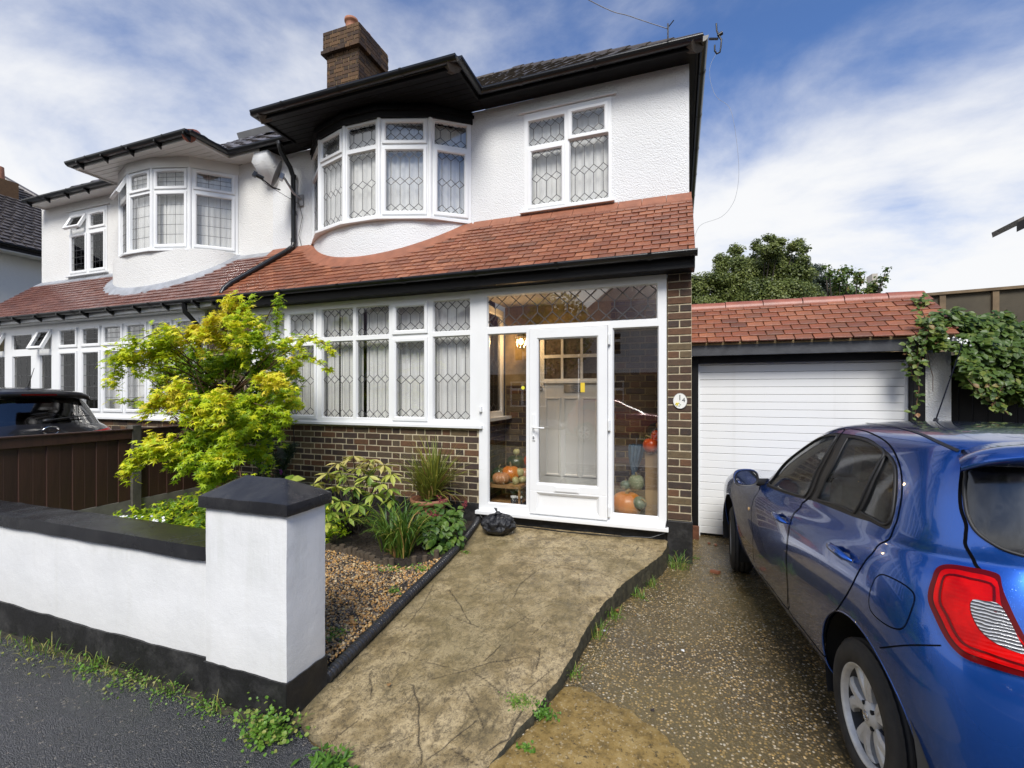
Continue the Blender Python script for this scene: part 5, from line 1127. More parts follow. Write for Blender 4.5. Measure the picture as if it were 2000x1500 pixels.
# cabin
def seat(x, y, w, parent, back=.62, lean=12):
    mb = MB(); Mx = Matrix.Rotation(R(-lean), 3, 'X')
    mb.obox((x, y + .25, .52), (w, .50, .16), Matrix.Rotation(R(6), 3, 'X')); mb.build('seat_cushion', MT['trimgrey'], parent, bevel=.05, seg=3)
    mb = MB(); mb.obox(Vector((x, y - .06, .85)), (w * .96, .13, back), Matrix.Rotation(R(lean), 3, 'X')); mb.build('seat_back', MT['trimgrey'], parent, bevel=.05, seg=3)
    mb = MB(); mb.obox(Vector((x, y - .15, 1.25)), (w * .5, .10, .17), Matrix.Rotation(R(lean), 3, 'X')); mb.tube([(x - .05, y - .12, 1.08), (x - .05, y - .14, 1.2)], .008, 6); mb.tube([(x + .05, y - .12, 1.08), (x + .05, y - .14, 1.2)], .008, 6); mb.build('head_restraint', MT['trimgrey'], parent, bevel=.035, seg=3)
seat(-.34, .95, .48, car); seat(.34, .95, .48, car); seat(-.32, .10, .52, car, .5); seat(.32, .10, .52, car, .5)
mb = MB(); mb.hexa([(-.66, 1.42, .70), (.66, 1.42, .70), (.66, 1.85, .70), (-.66, 1.85, .70), (-.66, 1.46, .93), (.66, 1.46, .93), (.66, 1.85, .96), (-.66, 1.85, .96)]); mb.build('dashboard', MT['rubber'], car, bevel=.03, seg=3)
mb = MB(); c = Vector((.34, 1.26, .93)); Mw = Matrix.Rotation(R(64), 3, 'X'); mb.tube([c + Mw @ Vector((.18 * math.cos(2 * PI * k / 28), .18 * math.sin(2 * PI * k / 28), 0)) for k in range(28)], .014, 8, True); mb.tube([c + Mw @ Vector((-.17, 0, 0)), c + Mw @ Vector((.17, 0, 0))], .016, 6); mb.tube([c, c + Mw @ Vector((0, -.17, 0))], .014, 6); mb.lathe([(.06, -.02), (.055, .02), (0, .025)], c, 14, Mw); mb.tube([c, (.34, 1.5, .84)], .03, 8); mb.build('steering_wheel', MT['rubber'], car)
mb = MB(); mb.box(-.62, .62, -.32, -.02, .98, .995); mb.build('parcel_shelf', MT['trimgrey'], car)

# ------------------------------------------------------------ the black crossover on the neighbour's drive
YB = [-.7, 0, .8, 1.6, 2.4, 3.4]
JK = [(.78, -.60, 3.3, (5, 14), [.27] * 6), (.86, -.70, 3.4, (4.5, 12), [.42] * 6), (.8825, -.72, 3.43, (4, 12), [.62] * 6), (.8825, -.71, 3.42, (4, 12), [.80, .80, .79, .78, .76, .72]),
      (.87, -.69, 3.38, (4, 11), [.93, .93, .92, .90, .88, .82]), (.81, -.655, 3.3, (3.8, 10), [1.03, 1.03, 1.01, .99, .97, .90]), (.72, -.62, 2.3, (3.4, 9), [1.09, 1.09, 1.06, 1.04, 1.02, 1.0]),
      (.67, -.54, 1.95, (3.4, 8), [1.24, 1.24, 1.2, 1.17, 1.15, 1.1]), (.60, -.42, 1.5, (3.3, 8), [1.40, 1.41, 1.38, 1.33, 1.3, 1.3]), (.53, -.34, 1.25, (3.3, 8), [1.475, 1.50, 1.50, 1.43, 1.4, 1.4]), (.35, -.31, 1.15, (3.3, 8), [1.50, 1.545, 1.545, 1.46, 1.43, 1.43]), (0, -.30, 1.12, (3.3, 8), [1.51, 1.565, 1.56, 1.47, 1.44, 1.44])]
car2 = thing('parked_crossover', 'black car with a ring emblem on its tailgate, behind the brown fence', 'car', (-8.05, 3.45, .17), R(90), local=True)
B2 = Body(YB, JK); B2.relax(1.4)
def H2l(pts, e): sv = smooth_loop([B2.sv(p) for p in pts], False, 3); sv[0, 0] = sv[-1, 0] = e; return sv
def L2(pts, k=3): return smooth_loop([B2.sv(p) for p in pts], True, k)
rg = [('rear_window', H2l([(0, -.42, 1.43), (-.40, -.40, 1.42), (-.53, -.37, 1.39), (-.60, -.46, 1.27), (-.655, -.54, 1.15), (-.60, -.585, 1.115), (-.3, -.61, 1.10), (0, -.62, 1.095)], 0.)), ('windscreen', H2l([(0, 1.25, 1.42), (-.45, 1.2, 1.41), (-.6, 1.7, 1.2), (-.66, 2.0, 1.06), (0, 2.25, 1.03)], 1.)),
      ('tail_light', L2([(-.46, -.69, .975), (-.58, -.67, 1.0), (-.70, -.63, 1.045), (-.79, -.52, 1.06), (-.84, -.40, 1.02), (-.855, -.42, .95), (-.81, -.57, .925), (-.66, -.655, .93)])), ('clear', L2([(-.775, -.56, 1.02), (-.825, -.44, 1.02), (-.84, -.45, .965), (-.79, -.58, .955)])),
      ('side_window', L2([(-.64, -.10, 1.14), (-.60, -.05, 1.30), (-.545, .15, 1.41), (-.54, .9, 1.42), (-.60, 1.4, 1.28), (-.67, 1.8, 1.09), (-.68, .8, 1.08)])),
      ('arch_r', smooth_loop([B2.sv((-.86, .0 + .39 * math.cos(a), .34 + .40 * math.sin(a))) for a in np.linspace(-.2, PI + .2, 13)], False, 2)), ('arch_f', smooth_loop([B2.sv((-.86, 2.53 + .39 * math.cos(a), .34 + .40 * math.sin(a))) for a in np.linspace(-.2, PI + .2, 13)], False, 2))]
s2 = Shell(B2, car2, rg, ns=110, nvk=6)
s2.part('body', MT['blackcar'], 'body_shell'); s2.part('rear_window', MT['cardark'], 'rear_window', off=-.003); s2.part('windscreen', MT['cardark'], 'windscreen'); s2.part('side_window', MT['cardark'], 'side_window', sides='each')
s2.part('tail_light', MT['lens'], 'tail_light', off=.010, sides='each', skirt=-.012); s2.part('clear', MT['clearlens'], 'indicator_lens', off=.013, sides='each', skirt=-.004)
for sg, cy in ((-1, 0), (1, 0), (-1, 2.53), (1, 2.53)): wheel(car2, sg * .77, cy, .33, .20, sg)
mb = MB(); mb.box(-.7, .7, -.5, 3.1, .25, .42); mb.build('floor_pan', MT['wheelwell'], car2)
e = [(-.56, -.40, 1.40), (-.52, -.455, 1.455), (-.35, -.47, 1.475), (0, -.475, 1.485)]; l = [(-.55, -.33, 1.42), (-.50, -.30, 1.487), (-.33, -.28, 1.51), (0, -.27, 1.52)]; u = [(-.555, -.38, 1.385), (-.50, -.37, 1.40), (-.33, -.38, 1.42), (0, -.39, 1.43)]
T_, L_, U_ = [smooth_loop(q, False, 4) for q in (e, l, u)]; rows = [[l_, l_ + [0, 0, .008], (t + l_) / 2 + [0, 0, .012], t, t + [0, .0, -.03], u_] for t, l_, u_ in zip(T_, L_, U_)]; rows += [[p * [-1, 1, 1] for p in r_] for r_ in reversed(rows[:-1])]
mb = MB(); k = 6; mb.add([tuple(p) for r_ in rows for p in r_], [(i * k + j, i * k + j + 1, (i + 1) * k + j + 1, (i + 1) * k + j) for i in range(len(rows) - 1) for j in range(k - 1)], True); mb.build('roof_spoiler', MT['blackcar'], car2)
mb = MB(); mb.box(-.17, .17, -.484, -.46, 1.450, 1.470); mb.build('high_brake_light', MT['lens_dark'], car2)
mb = MB(); ec = Vector((0, -.705, 1.035 - .02)); mb.tube([ec + Vector((.078 * math.cos(2 * PI * k / 28), -.012 - .02 * 0, .050 * math.sin(2 * PI * k / 28))) for k in range(28)], .008, 6, True); mb.obox(ec + Vector((0, -.014, 0)), (.18, .012, .026), I3); mb.build('tailgate_emblem', MT['chrome'], car2)
mb = MB(); mb.obox(ec + Vector((0, -.021, 0)), (.13, .004, .010), I3); mb.build('emblem_bar_inlay', MT['rubber'], car2)
mb = MB(); mb.ell((.02, -.605, 1.135), (.05, .03, .025), 10, 6); mb.tube([(.02, -.63, 1.14), (.2, -.63, 1.165), (.46, -.60, 1.185)], [.014, .010, .006], 6); mb.build('rear_wiper', MT['rubber'], car2)
mb = MB(); mb.lathe([(.045, 0), (.03, .02), (.012, .035), (0, .036)], (0, -.22, 1.525), 12); mb.tube([(0, -.22, 1.55), (.0, -.36, 1.80)], [.006, .003], 6); mb.build('aerial', MT['rubber'], car2)
# its red fellow across the street, seen only in the panes
car3 = copy_tree(car2); car3['label'] = 'red car parked across the street'; car3.location = (-3.2, -7.9, -.10); car3.rotation_euler = (0, 0, R(-90)); car3.name = 'parked_car'
ORG[car3.name] = None
for c in car3.children:
    if c.type == 'MESH' and c.data.materials and c.data.materials[0] == MT['blackcar']:
        c.material_slots[0].link = 'OBJECT'; c.material_slots[0].material = MT['redcar']

# ============================================================ placing by sight line
def at(u, v, Y):
    a = (u - 1000) / 900; b = (768 - v) / 900; x, y = a * CT - ST, a * ST + CT; d = Y / y; return Vector((x * d, Y, HCAM + b * d))
def gz(Y): return .10 + .036 * (min(Y, 4.8) - 2)
HX = [(1.95, -1.84), (2.32, -1.855), (2.6, -1.87), (3.03, -1.90), (3.55, -1.93), (4.1, -1.99), (4.55, -2.07), (4.79, -2.13)]
RX = [(-2.0, -1.0), (1.5, -.86), (1.87, -.79), (2.05, -.735), (2.3, -.66), (2.64, -.60), (3.07, -.56), (3.4, -.50), (3.75, -.40), (4.1, -.26), (4.4, -.14), (4.60, -.10), (4.79, -.095)]
def hx(Y): return float(np.interp(Y, [p[0] for p in HX], [p[1] for p in HX]))
def pz(Y): return .19 * max(0, min(1, (Y - 1.9) / 2.8)) ** .7 + .012
# ------------------------------------------------------------ concrete path with real cracks
CR = [[(-1.6, 2.42), (-1.38, 2.39), (-1.18, 2.37)], [(-1.29, 2.27), (-1.17, 2.36), (-1.04, 2.49), (-0.86, 2.6)], [(-1.11, 2.4), (-0.98, 2.34), (-0.85, 2.27)], [(-1.36, 2.19), (-1.25, 2.05), (-1.13, 1.87), (-1.07, 1.78)], [(-1.06, 1.81), (-1.0, 1.94), (-0.93, 2.08)], [(-1.31, 1.78), (-1.25, 1.85), (-1.19, 1.92)], [(-1.68, 3.21), (-1.42, 2.95), (-1.31, 2.82)], [(-0.78, 3.79), (-0.72, 3.58), (-0.7, 3.42)], [(-1.86, 4.31), (-1.63, 3.94)], [(-1.29, 3.84), (-1.01, 3.84), (-0.66, 3.87), (-0.41, 3.75)], [(-1.16, 3.21), (-1.18, 3.47), (-1.09, 3.81)], [(-1.49, 2.87), (-1.22, 2.8)], [(-1.15, 3.12), (-0.96, 3.0)], [(-1.07, 2.5), (-1.03, 2.67)], [(-0.88, 2.83), (-0.82, 3.08)], [(-1.67, 2.22), (-1.53, 2.05)], [(-1.54, 1.73), (-1.51, 1.9)], [(-0.98, 1.9), (-0.83, 1.86)], [(-0.79, 2.71), (-0.76, 2.52)], [(-1.46, 3.46), (-1.23, 3.42)], [(-0.42, 4.03), (-0.35, 4.53)], [(-1.3, 2.18), (-1.43, 2.2)], [(-1.78, 2.26), (-1.79, 2.1)], [(-0.67, 2.55), (-0.77, 2.33)], [(-1.84, 3.26), (-1.74, 2.9), (-1.72, 2.64)], [(-0.8, 3.32), (-0.96, 3.09), (-1.05, 2.85)], [(-0.69, 4.26), (-0.98, 4.55), (-1.25, 4.59)], [(-0.74, 2.21), (-0.75, 2.03), (-0.8, 1.95)], [(-1.09, 2.25), (-0.95, 2.14), (-0.88, 2.04)]]
ny_, nx_ = 400, 200; y0_, y1_ = 1.30, 4.785
Yg = y0_ + (y1_ - y0_) * (np.linspace(0, 1, ny_)); Lg = np.where(Yg < 2.04, -1.835, np.interp(Yg, [p[0] for p in HX], [p[1] for p in HX]))
Lg = np.where(Yg < 1.79, np.interp(Yg, [1.3, 1.66, 1.72, 1.79], [-1.30, -1.33, -1.62, -1.76]), Lg); Rg = np.interp(Yg, [p[0] for p in RX], [p[1] for p in RX])
from mathutils import noise as mnoise
Rg = Rg + np.array([.012 * mnoise.noise((0, y * 7, 0)) + .008 * mnoise.noise((3, y * 25, 0)) for y in Yg])
Tg = np.linspace(0, 1, nx_); XX = Lg[:, None] * (1 - Tg) + Rg[:, None] * Tg; YY = np.repeat(Yg[:, None], nx_, 1); ZZ = np.vectorize(pz)(YY)
wob = np.array([[mnoise.noise((x * 9, y * 9, 5)) for x, y in zip(r1, r2)] for r1, r2 in zip(XX[:, ::4], YY[:, ::4])]); wob = np.repeat(wob, 4, 1)[:, :nx_]
k5 = np.ones(5) / 5; wob = np.apply_along_axis(lambda r: np.convolve(np.pad(r, 2, 'edge'), k5, 'valid'), 1, wob)
crack = np.zeros_like(XX)
for ci, l in enumerate(CR):
    wd = rnd.uniform(.0024, .0044)
    for a, b in zip(l[:-1], l[1:]):
        ax, ay = a; bx_, by_ = b; dx, dy = bx_ - ax, by_ - ay; L2_ = dx * dx + dy * dy; ox, oy = XX + wob * .011, YY + wob * .009
        t = np.clip(((ox - ax) * dx + (oy - ay) * dy) / L2_, 0, 1); d = np.hypot(ox - ax - t * dx, oy - ay - t * dy); crack = np.maximum(crack, np.clip(1.25 - d / wd, 0, 1) * rnd.uniform(.7, 1))
grit = np.array([[mnoise.fractal((x * 16, y * 16, 1), .7, 2.1, 5) for x, y in zip(r1, r2)] for r1, r2 in zip(XX[:, ::2], YY[:, ::2])]); grit = np.repeat(grit, 2, 1)[:, :nx_]
flake = np.array([[mnoise.fractal((x * 4.2, y * 2.6, 8), .8, 2.2, 4) for x, y in zip(r1, r2)] for r1, r2 in zip(XX[:, ::2], YY[:, ::2])]); flake = np.repeat(flake, 2, 1)[:, :nx_]
edge_ = np.minimum(1, (1 - Tg)[None] * (Rg - Lg)[:, None] / .03) 
ZZ = ZZ - crack * .008 + .0022 * grit + .004 * flake - .010 * (1 - edge_) ** 2
V = np.stack([XX, YY, ZZ], -1).reshape(-1, 3); i = np.arange(ny_ - 1)[:, None] * nx_ + np.arange(nx_ - 1)[None]; F = np.stack([i, i + 1, i + nx_ + 1, i + nx_], -1).reshape(-1, 4)
m = M_('old_buff_concrete', .6); n = m.noise(5, 9, .72); 
c = m.ramp(n, [(.30, (.12, .088, .038)), (.45, (.30, .222, .105)), (.58, (.52, .405, .225)), (.8, (.33, .255, .14))])
f_ = m.noise(17, 9, .8, .9, vec=m.co(scale=(1, .55, 1))); c = m.mix(m.mr(f_, .50, .60, 0, .66), c, (.085, .064, .036)); c = m.mix(m.mr(m.noise(48, 7, .85, 1.2), .52, .57, 0, .72), c, (.055, .042, .026)); c = m.mix(m.mr(m.noise(130, 3, .8), .62, .72, 0, .5), c, (.42, .35, .22))
rg = m.math('ABSOLUTE', m.math('SUBTRACT', m.noise(7.5, 7, .62, .5, vec=m.co(scale=(1, .7, 1))), .5)); rg2 = m.math('ABSOLUTE', m.math('SUBTRACT', m.noise(19, 6, .66), .5)); c = m.mix(m.math('MULTIPLY', m.mr(rg, .0, .014, .85, 0), m.mr(m.noise(2.3, 3), .40, .55, 0, 1)), c, (.045, .034, .020)); c = m.mix(m.math('MULTIPLY', m.mr(rg2, .0, .022, .7, 0), m.mr(m.noise(3.1, 3, .5), .45, .58, 0, 1)), c, (.07, .052, .030))
c = m.mix(m.mr(m.attr('edge'), 0, 1, .75, 0), c, (.06, .052, .028)); c = m.mix(m.mr(m.noise(.9, 3), .45, .62, 0, .45), c, (.16, .13, .055))
c = m.mix(m.mr(m.attr('crack'), .1, .7, 0, .85), c, (.028, .022, .014)); m.color(c); m.rough(m.mr(m.noise(3, 5), .35, .65, .30, .72)); b = m.bump(f_, .8, -.010); m.bump(m.noise(95, 5, .7), .6, .003, b); MT['path'] = m.m
ed = np.minimum(1, (Tg[None] * (Rg - Lg)[:, None] - .0) / .10 + 0 * YY)
pth = npmesh('garden_path', V, F, MT['path'], None, {'crack': crack.ravel(), 'edge': ed.ravel()}); tag(pth, kind='structure', label='cracked buff concrete path rising to the porch door')
# its broken mossy edge
m = M_('mossy_path_edge', .85); n = m.noise(14, 8, .7); m.color(m.ramp(n, [(.3, (.018, .017, .010)), (.55, (.05, .045, .025)), (.75, (.11, .09, .05))])); m.bump(n, 1, .03); MT['edge'] = m.m
V = []; 
for k in range(ny_): V += [(XX[k, -1], YY[k, -1], ZZ[k, -1]), (XX[k, -1] + .012 + .006 * math.sin(k * .7), YY[k, -1], ZZ[k, -1] * .55), (XX[k, -1] + .006, YY[k, -1], -.02)]
pe = npmesh('path_edge', V, np.array([(3 * k + j, 3 * k + 3 + j, 3 * k + 4 + j, 3 * k + 1 + j) for k in range(ny_ - 1) for j in (0, 1)]), MT['edge'], pth, smooth=True)
# ------------------------------------------------------------ cement patch on the drive
pp = [(-.80, 1.5), (-.793, 1.871), (-.727, 2.019), (-.66, 2.282), (-.603, 2.518), (-.54, 2.56), (-.47, 2.545), (-.40, 2.51), (-.317, 2.486), (-.22, 2.46), (-.155, 2.403), (-.08, 2.36), (-.032, 2.30), (.02, 2.24), (.055, 2.16), (.10, 1.95), (.11, 1.5)]
pp = smooth_loop(pp, True, 6); cen = pp.mean(0); pp = [tuple(p + (np.array([mnoise.noise((p[0] * 14, p[1] * 14, 2)), mnoise.noise((p[0] * 14, p[1] * 14, 7))]) * .022)) for p in pp]
m = M_('ochre_cement_patch', .6); n = m.noise(11, 9, .75); c = m.ramp(n, [(.3, (.085, .058, .02)), (.48, (.27, .175, .05)), (.7, (.42, .30, .12))]); c = m.mix(m.mr(m.noise(38, 5, .8), .56, .64, 0, .85), c, (.03, .024, .015)); sv_ = m.voro(120, out='Color'); sx = m.n('ShaderNodeSeparateXYZ', {0: sv_}).outputs[0]; c = m.mix(m.mr(sx, .93, .96, 0, .6), c, (.45, .36, .22)); m.color(c); m.bump(n, .9, .012); MT['patch'] = m.m
mb = MB(); nn = len(pp); mb.add([(cen[0], cen[1], .010)] + [(cen[0] + (p[0] - cen[0]) * .95, cen[1] + (p[1] - cen[1]) * .95, .008) for p in pp] + [(p[0], p[1], -.001) for p in pp], [(0, 1 + k, 1 + (k + 1) % nn) for k in range(nn)] + [(1 + k, 1 + nn + k, 1 + nn + (k + 1) % nn, 1 + (k + 1) % nn) for k in range(nn)], True); tag(mb.build('cement_patch', MT['patch']), kind='structure', label='ochre cement patch beside the path on the drive')
# ------------------------------------------------------------ garden soil
ny2, nx2 = 90, 130; Ys = np.linspace(2.0, 4.81, ny2); V = []
for y in Ys:
    l, r = -6.13, hx(y) + .0
    for t in np.linspace(0, 1, nx2):
        x = l + (r - l) * t; e = min(1, (1 - t) * (r - l) / .06); V.append((x, y, gz(y) - .03 * (1 - e) + .016 * mnoise.fractal((x * 5, y * 5, 0), .8, 2, 4)))
i = np.arange(ny2 - 1)[:, None] * nx2 + np.arange(nx2 - 1)[None]; F = np.stack([i, i + 1, i + nx2 + 1, i + nx2], -1).reshape(-1, 4)
tag(npmesh('garden_soil', V, F, MT['soil']), kind='structure')
# ------------------------------------------------------------ pebbles
ph = (1 + 5 ** .5) / 2; ico = np.array([(-1, ph, 0), (1, ph, 0), (-1, -ph, 0), (1, -ph, 0), (0, -1, ph), (0, 1, ph), (0, -1, -ph), (0, 1, -ph), (ph, 0, -1), (ph, 0, 1), (-ph, 0, -1), (-ph, 0, 1)]) / 1.902
icof = [(0, 11, 5), (0, 5, 1), (0, 1, 7), (0, 7, 10), (0, 10, 11), (1, 5, 9), (5, 11, 4), (11, 10, 2), (10, 7, 6), (7, 1, 8), (3, 9, 4), (3, 4, 2), (3, 2, 6), (3, 6, 8), (3, 8, 9), (4, 9, 5), (2, 4, 11), (6, 2, 10), (8, 6, 7), (9, 8, 1)]
LOGC = [(-3.35, 3.45), (-3.15, 3.56), (-2.9, 3.52), (-2.62, 3.46), (-2.4, 3.40), (-2.22, 3.42), (-2.08, 3.60), (-1.99, 3.78)]
def logy(x): return float(np.interp(x, [p[0] for p in LOGC], [p[1] for p in LOGC]))
def scatter(n, fn, x0, x1, y0, y1):
    P_ = []
    while len(P_) < n:
        x, y = rnd.uniform(x0, x1), rnd.uniform(y0, y1)
        if fn(x, y): P_.append((x, y, gz(y)))
    return np.array(P_)
def pebbles(name, P_, smin, smax, mat, parent=None, lift=.6):
    n = len(P_); s_ = NP.uniform(smin, smax, n) * (1 + .5 * (NP.random(n) > .88)); nr = NP.normal(0, .45, (n, 3)) + [0, 0, 1]; ud = NP.normal(0, 1, (n, 3)); sc = np.stack([s_ * NP.uniform(.8, 1.4, n), s_ * NP.uniform(.7, 1, n), s_ * NP.uniform(.4, .7, n)], 1)
    P_ = P_.copy(); P_[:, 2] += s_ * lift * NP.uniform(.0, 1.6, n); T = ico * NP.uniform(.85, 1.12, (12, 1)); return cloud(name, T, icof, P_, nr, ud, sc, mat, parent, NP.random(n), True)
m = M_('pea_shingle', .42); m.color(m.mix(m.mr(m.noise(70, 3), .4, .7, 0, .4), m.ramp(m.attr('tint'), [(0, (.045, .038, .032)), (.12, (.20, .14, .08)), (.30, (.46, .24, .07)), (.52, (.56, .34, .12)), (.68, (.22, .17, .12)), (.80, (.66, .50, .28)), (.93, (.10, .09, .085)), (1, (.66, .62, .55))], 'CONSTANT'), (.10, .06, .03))); MT['pebble'] = m.m
P_ = scatter(15000, lambda x, y: x < hx(y) - .03 and y < logy(x) - .02, -3.4, -1.80, 2.05, 3.78); o = pebbles('gravel', P_, .0065, .0115, MT['pebble']); tag(o, 'wet golden shingle bed between the white pier and the path', None, kind='stuff')
P_ = scatter(2600, lambda x, y: x < hx(y) - .03 and y >= logy(x), -4.6, -1.9, 3.4, 4.7); o = pebbles('soil_crumbs', P_, .004, .010, MT['soil'], None, .3); tag(o, 'dark crumbs of earth over the planting bed', kind='stuff')
P_ = NP.uniform(0, 1, (800, 3)) * [2.9, 4.0, 0] + [-.75, 1.75, 0]; ok = P_[:, 0] > np.interp(P_[:, 1], [p[0] for p in RX], [p[1] for p in RX]) + .02; P_ = P_[ok]; P_[:, 2] = .0005; o = pebbles('drive_stones', P_, .0018, .0046, MT['pebble'], None, .15); tag(o, 'loose small stones standing out of the wet drive', kind='stuff')
# ------------------------------------------------------------ log edging, hose edging
le_ = thing('log_edging', 'low rotten log edging between shingle and planting bed', 'edging', (-2.6, 3.45, .12)); mlog = simple('rotten_log', (.075, .055, .035), .85, .4, 12, .8, 30)
for (a, b) in ((-3.2, -2.28), (-2.16, -2.0)):
    x = a
    while x < b:
        y = logy(x); mb = MB(); r_ = rnd.uniform(.024, .034); hh = rnd.uniform(.03, .075) * (1.4 if a > -2.2 else 1); mb.tube([(x, y, gz(y) - .05), (x + rnd.uniform(-.008, .008), y - .004, gz(y) + hh)], [r_, r_ * .92], 9); mb.build('log', mlog, le_, bevel=.004); x += .058
hs = []; yy = 1.98
P2_ = [(hx(y) + .006, y, pz(y) + .034) for y in np.linspace(2.055, 4.74, 120)]
mb = MB(); dense = []; rs = []
for k in range(len(P2_) - 1):
    a, b = Vector(P2_[k]), Vector(P2_[k + 1])
    for j in range(4): dense.append(a.lerp(b, j / 4)); rs.append(.030 + .0065 * abs(math.sin((len(dense)) * PI / 6)))
mb.tube(dense, rs, 14); tag(mb.build('hose_edging', simple('black_corrugated_pipe', (.025, .025, .027), .38, .4, 10, .3, 40)), 'black corrugated pipe curving along the left edge of the path', 'pipe')
# ------------------------------------------------------------ street wall and pier
def wavy_slab(fr, a0, a1, zlo, zhi, d0, d1, amp, f, name, mat, parent, n=60, seed=0, top=True):
    """thin paint band with an uneven brushed edge"""
    mb = MB(); vs = []
    for k in range(n + 1):
        a = a0 + (a1 - a0) * k / n; w_ = amp * (mnoise.noise((a * f, seed, 0)) + .5 * mnoise.noise((a * f * 3.7, seed, 4))); lo_, hi_ = (zlo, zhi + w_) if top else (zlo + w_, zhi); vs += [fr.pt(a, lo_, d0), fr.pt(a, lo_, d1), fr.pt(a, hi_, d1), fr.pt(a, hi_, d0)]
    mb.add(vs, [(4 * k + j, 4 * k + (j + 1) % 4, 4 * k + 4 + (j + 1) % 4, 4 * k + 4 + j) for k in range(n) for j in range(4)] + [(0, 1, 2, 3), (4 * n, 4 * n + 1, 4 * n + 2, 4 * n + 3)]); return mb.build(name, mat, parent)
def rough_box(x0, x1, y0, y1, z0, z1, name, mat, parent, step=.04, amp=.004, rad=.014, sd=0, zfn=None):
    """a box built as a dense skin with softened corners and slightly uneven faces"""
    import bmesh
    bm = bmesh.new(); bmesh.ops.create_cube(bm, size=1); me = bpy.data.meshes.new(name); nx, ny, nz = [max(1, int((b - a) / step)) for a, b in ((x0, x1), (y0, y1), (z0, z1))]; bm.free()
    vs, fs, mp = [], [], {}
    def vid(i, j, k):
        if (i, j, k) not in mp: mp[(i, j, k)] = len(vs); vs.append(Vector((x0 + (x1 - x0) * i / nx, y0 + (y1 - y0) * j / ny, z0 + (z1 - z0) * k / nz)))
        return mp[(i, j, k)]
    for i in range(nx):
        for j in range(ny):
            fs.append((vid(i, j, nz), vid(i + 1, j, nz), vid(i + 1, j + 1, nz), vid(i, j + 1, nz))); fs.append((vid(i, j, 0), vid(i, j + 1, 0), vid(i + 1, j + 1, 0), vid(i + 1, j, 0)))
    for i in range(nx):
        for k in range(nz):
            fs.append((vid(i, 0, k), vid(i + 1, 0, k), vid(i + 1, 0, k + 1), vid(i, 0, k + 1))); fs.append((vid(i, ny, k), vid(i, ny, k + 1), vid(i + 1, ny, k + 1), vid(i + 1, ny, k)))
    for j in range(ny):
        for k in range(nz):
            fs.append((vid(0, j, k), vid(0, j, k + 1), vid(0, j + 1, k + 1), vid(0, j + 1, k))); fs.append((vid(nx, j, k), vid(nx, j + 1, k), vid(nx, j + 1, k + 1), vid(nx, j, k + 1)))
    out = []
    for v in vs:
        c = Vector((min(max(v.x, x0 + rad), x1 - rad), min(max(v.y, y0 + rad), y1 - rad), min(max(v.z, z0 + rad), z1 - rad))); d = v - c
        if d.length > 1e-9: v = c + d.normalized() * rad
        v = v + Vector(mnoise.noise_vector((v + Vector((sd, 0, 0))) * 5)) * amp + Vector(mnoise.noise_vector((v + Vector((sd, 0, 0))) * 22)) * amp * .35
        if zfn: v = zfn(v)
        out.append(tuple(v))
    mb = MB(); mb.add(out, fs, True); return mb.build(name, mat, parent, sharp=32)
gw = thing('garden_wall', 'low white rendered street wall with black coping and square pier', 'wall', (-5, 1.9, 0))
rough_box(-10.5, -2.405, 1.81, 2.01, -.1, .74, 'wall_body', MT['paint'], gw, .06, .003, .008)
FW = Fr(0, 1.81)
wavy_slab(FW, -10.5, -2.40, -.1, .20, -.02, .012, .016, 2.2, 'black_base_band', MT['plinth'], gw, 220, 3)
rough_box(-10.5, -2.395, 1.782, 2.035, .735, .818, 'coping', MT['coping'], gw, .03, .005, .008, 3)
rough_box(-2.40, -1.835, 1.78, 2.05, -.1, 1.045, 'pier', MT['paint'], gw, .035, .0028, .006, 9)
FP = Fr(0, 1.78); wavy_slab(FP, -2.405, -1.828, -.1, .205, -.02, .010, .010, 4, 'pier_base_band', MT['plinth'], gw, 60, 1)
FP2 = Fr(-1.835, 0, 0, 1, 1, 0); wavy_slab(FP2, 1.773, 2.055, -.1, .203, -.02, .009, .008, 5, 'pier_base_band', MT['plinth'], gw, 40, 8)
def capz(v):
    tx = 1 - abs(v.x + 2.1175) / .31; ty = 1 - abs(v.y - 1.915) / .165
    if v.z > 1.085: v = Vector((v.x, v.y, v.z + .095 * max(0, min(min(tx * 1.9, ty) * 1.0, 1))))
    return v
rough_box(-2.425, -1.81, 1.755, 2.075, 1.038, 1.098, 'pier_cap', MT['blackcap'] if 'blackcap' in MT else MT['coping'], gw, .0155, .005, .006, 5, capz)
V, F = [], []; n_ = 260
for k in range(n_ + 1):
    x = -9.5 + 7.75 * k / n_; wv_ = .045 + .035 * mnoise.noise((x * 3, 0, 0)) + .03 * mnoise.noise((x * 11, 3, 0)); y1 = 1.80 if x < -2.40 else 1.772; V += [(x, y1 - max(.008, wv_), -.003), (x, y1 - max(.004, wv_) * .5, .006 + .004 * mnoise.noise((x * 20, 1, 0))), (x, y1 + .02, .012)]
F = np.array([(3 * k + j, 3 * k + 3 + j, 3 * k + 4 + j, 3 * k + 1 + j) for k in range(n_) for j in (0, 1)]); tag(npmesh('wall_foot_dirt', V, F, MT['edge']), 'strip of dirt and moss along the foot of the street wall', kind='stuff')
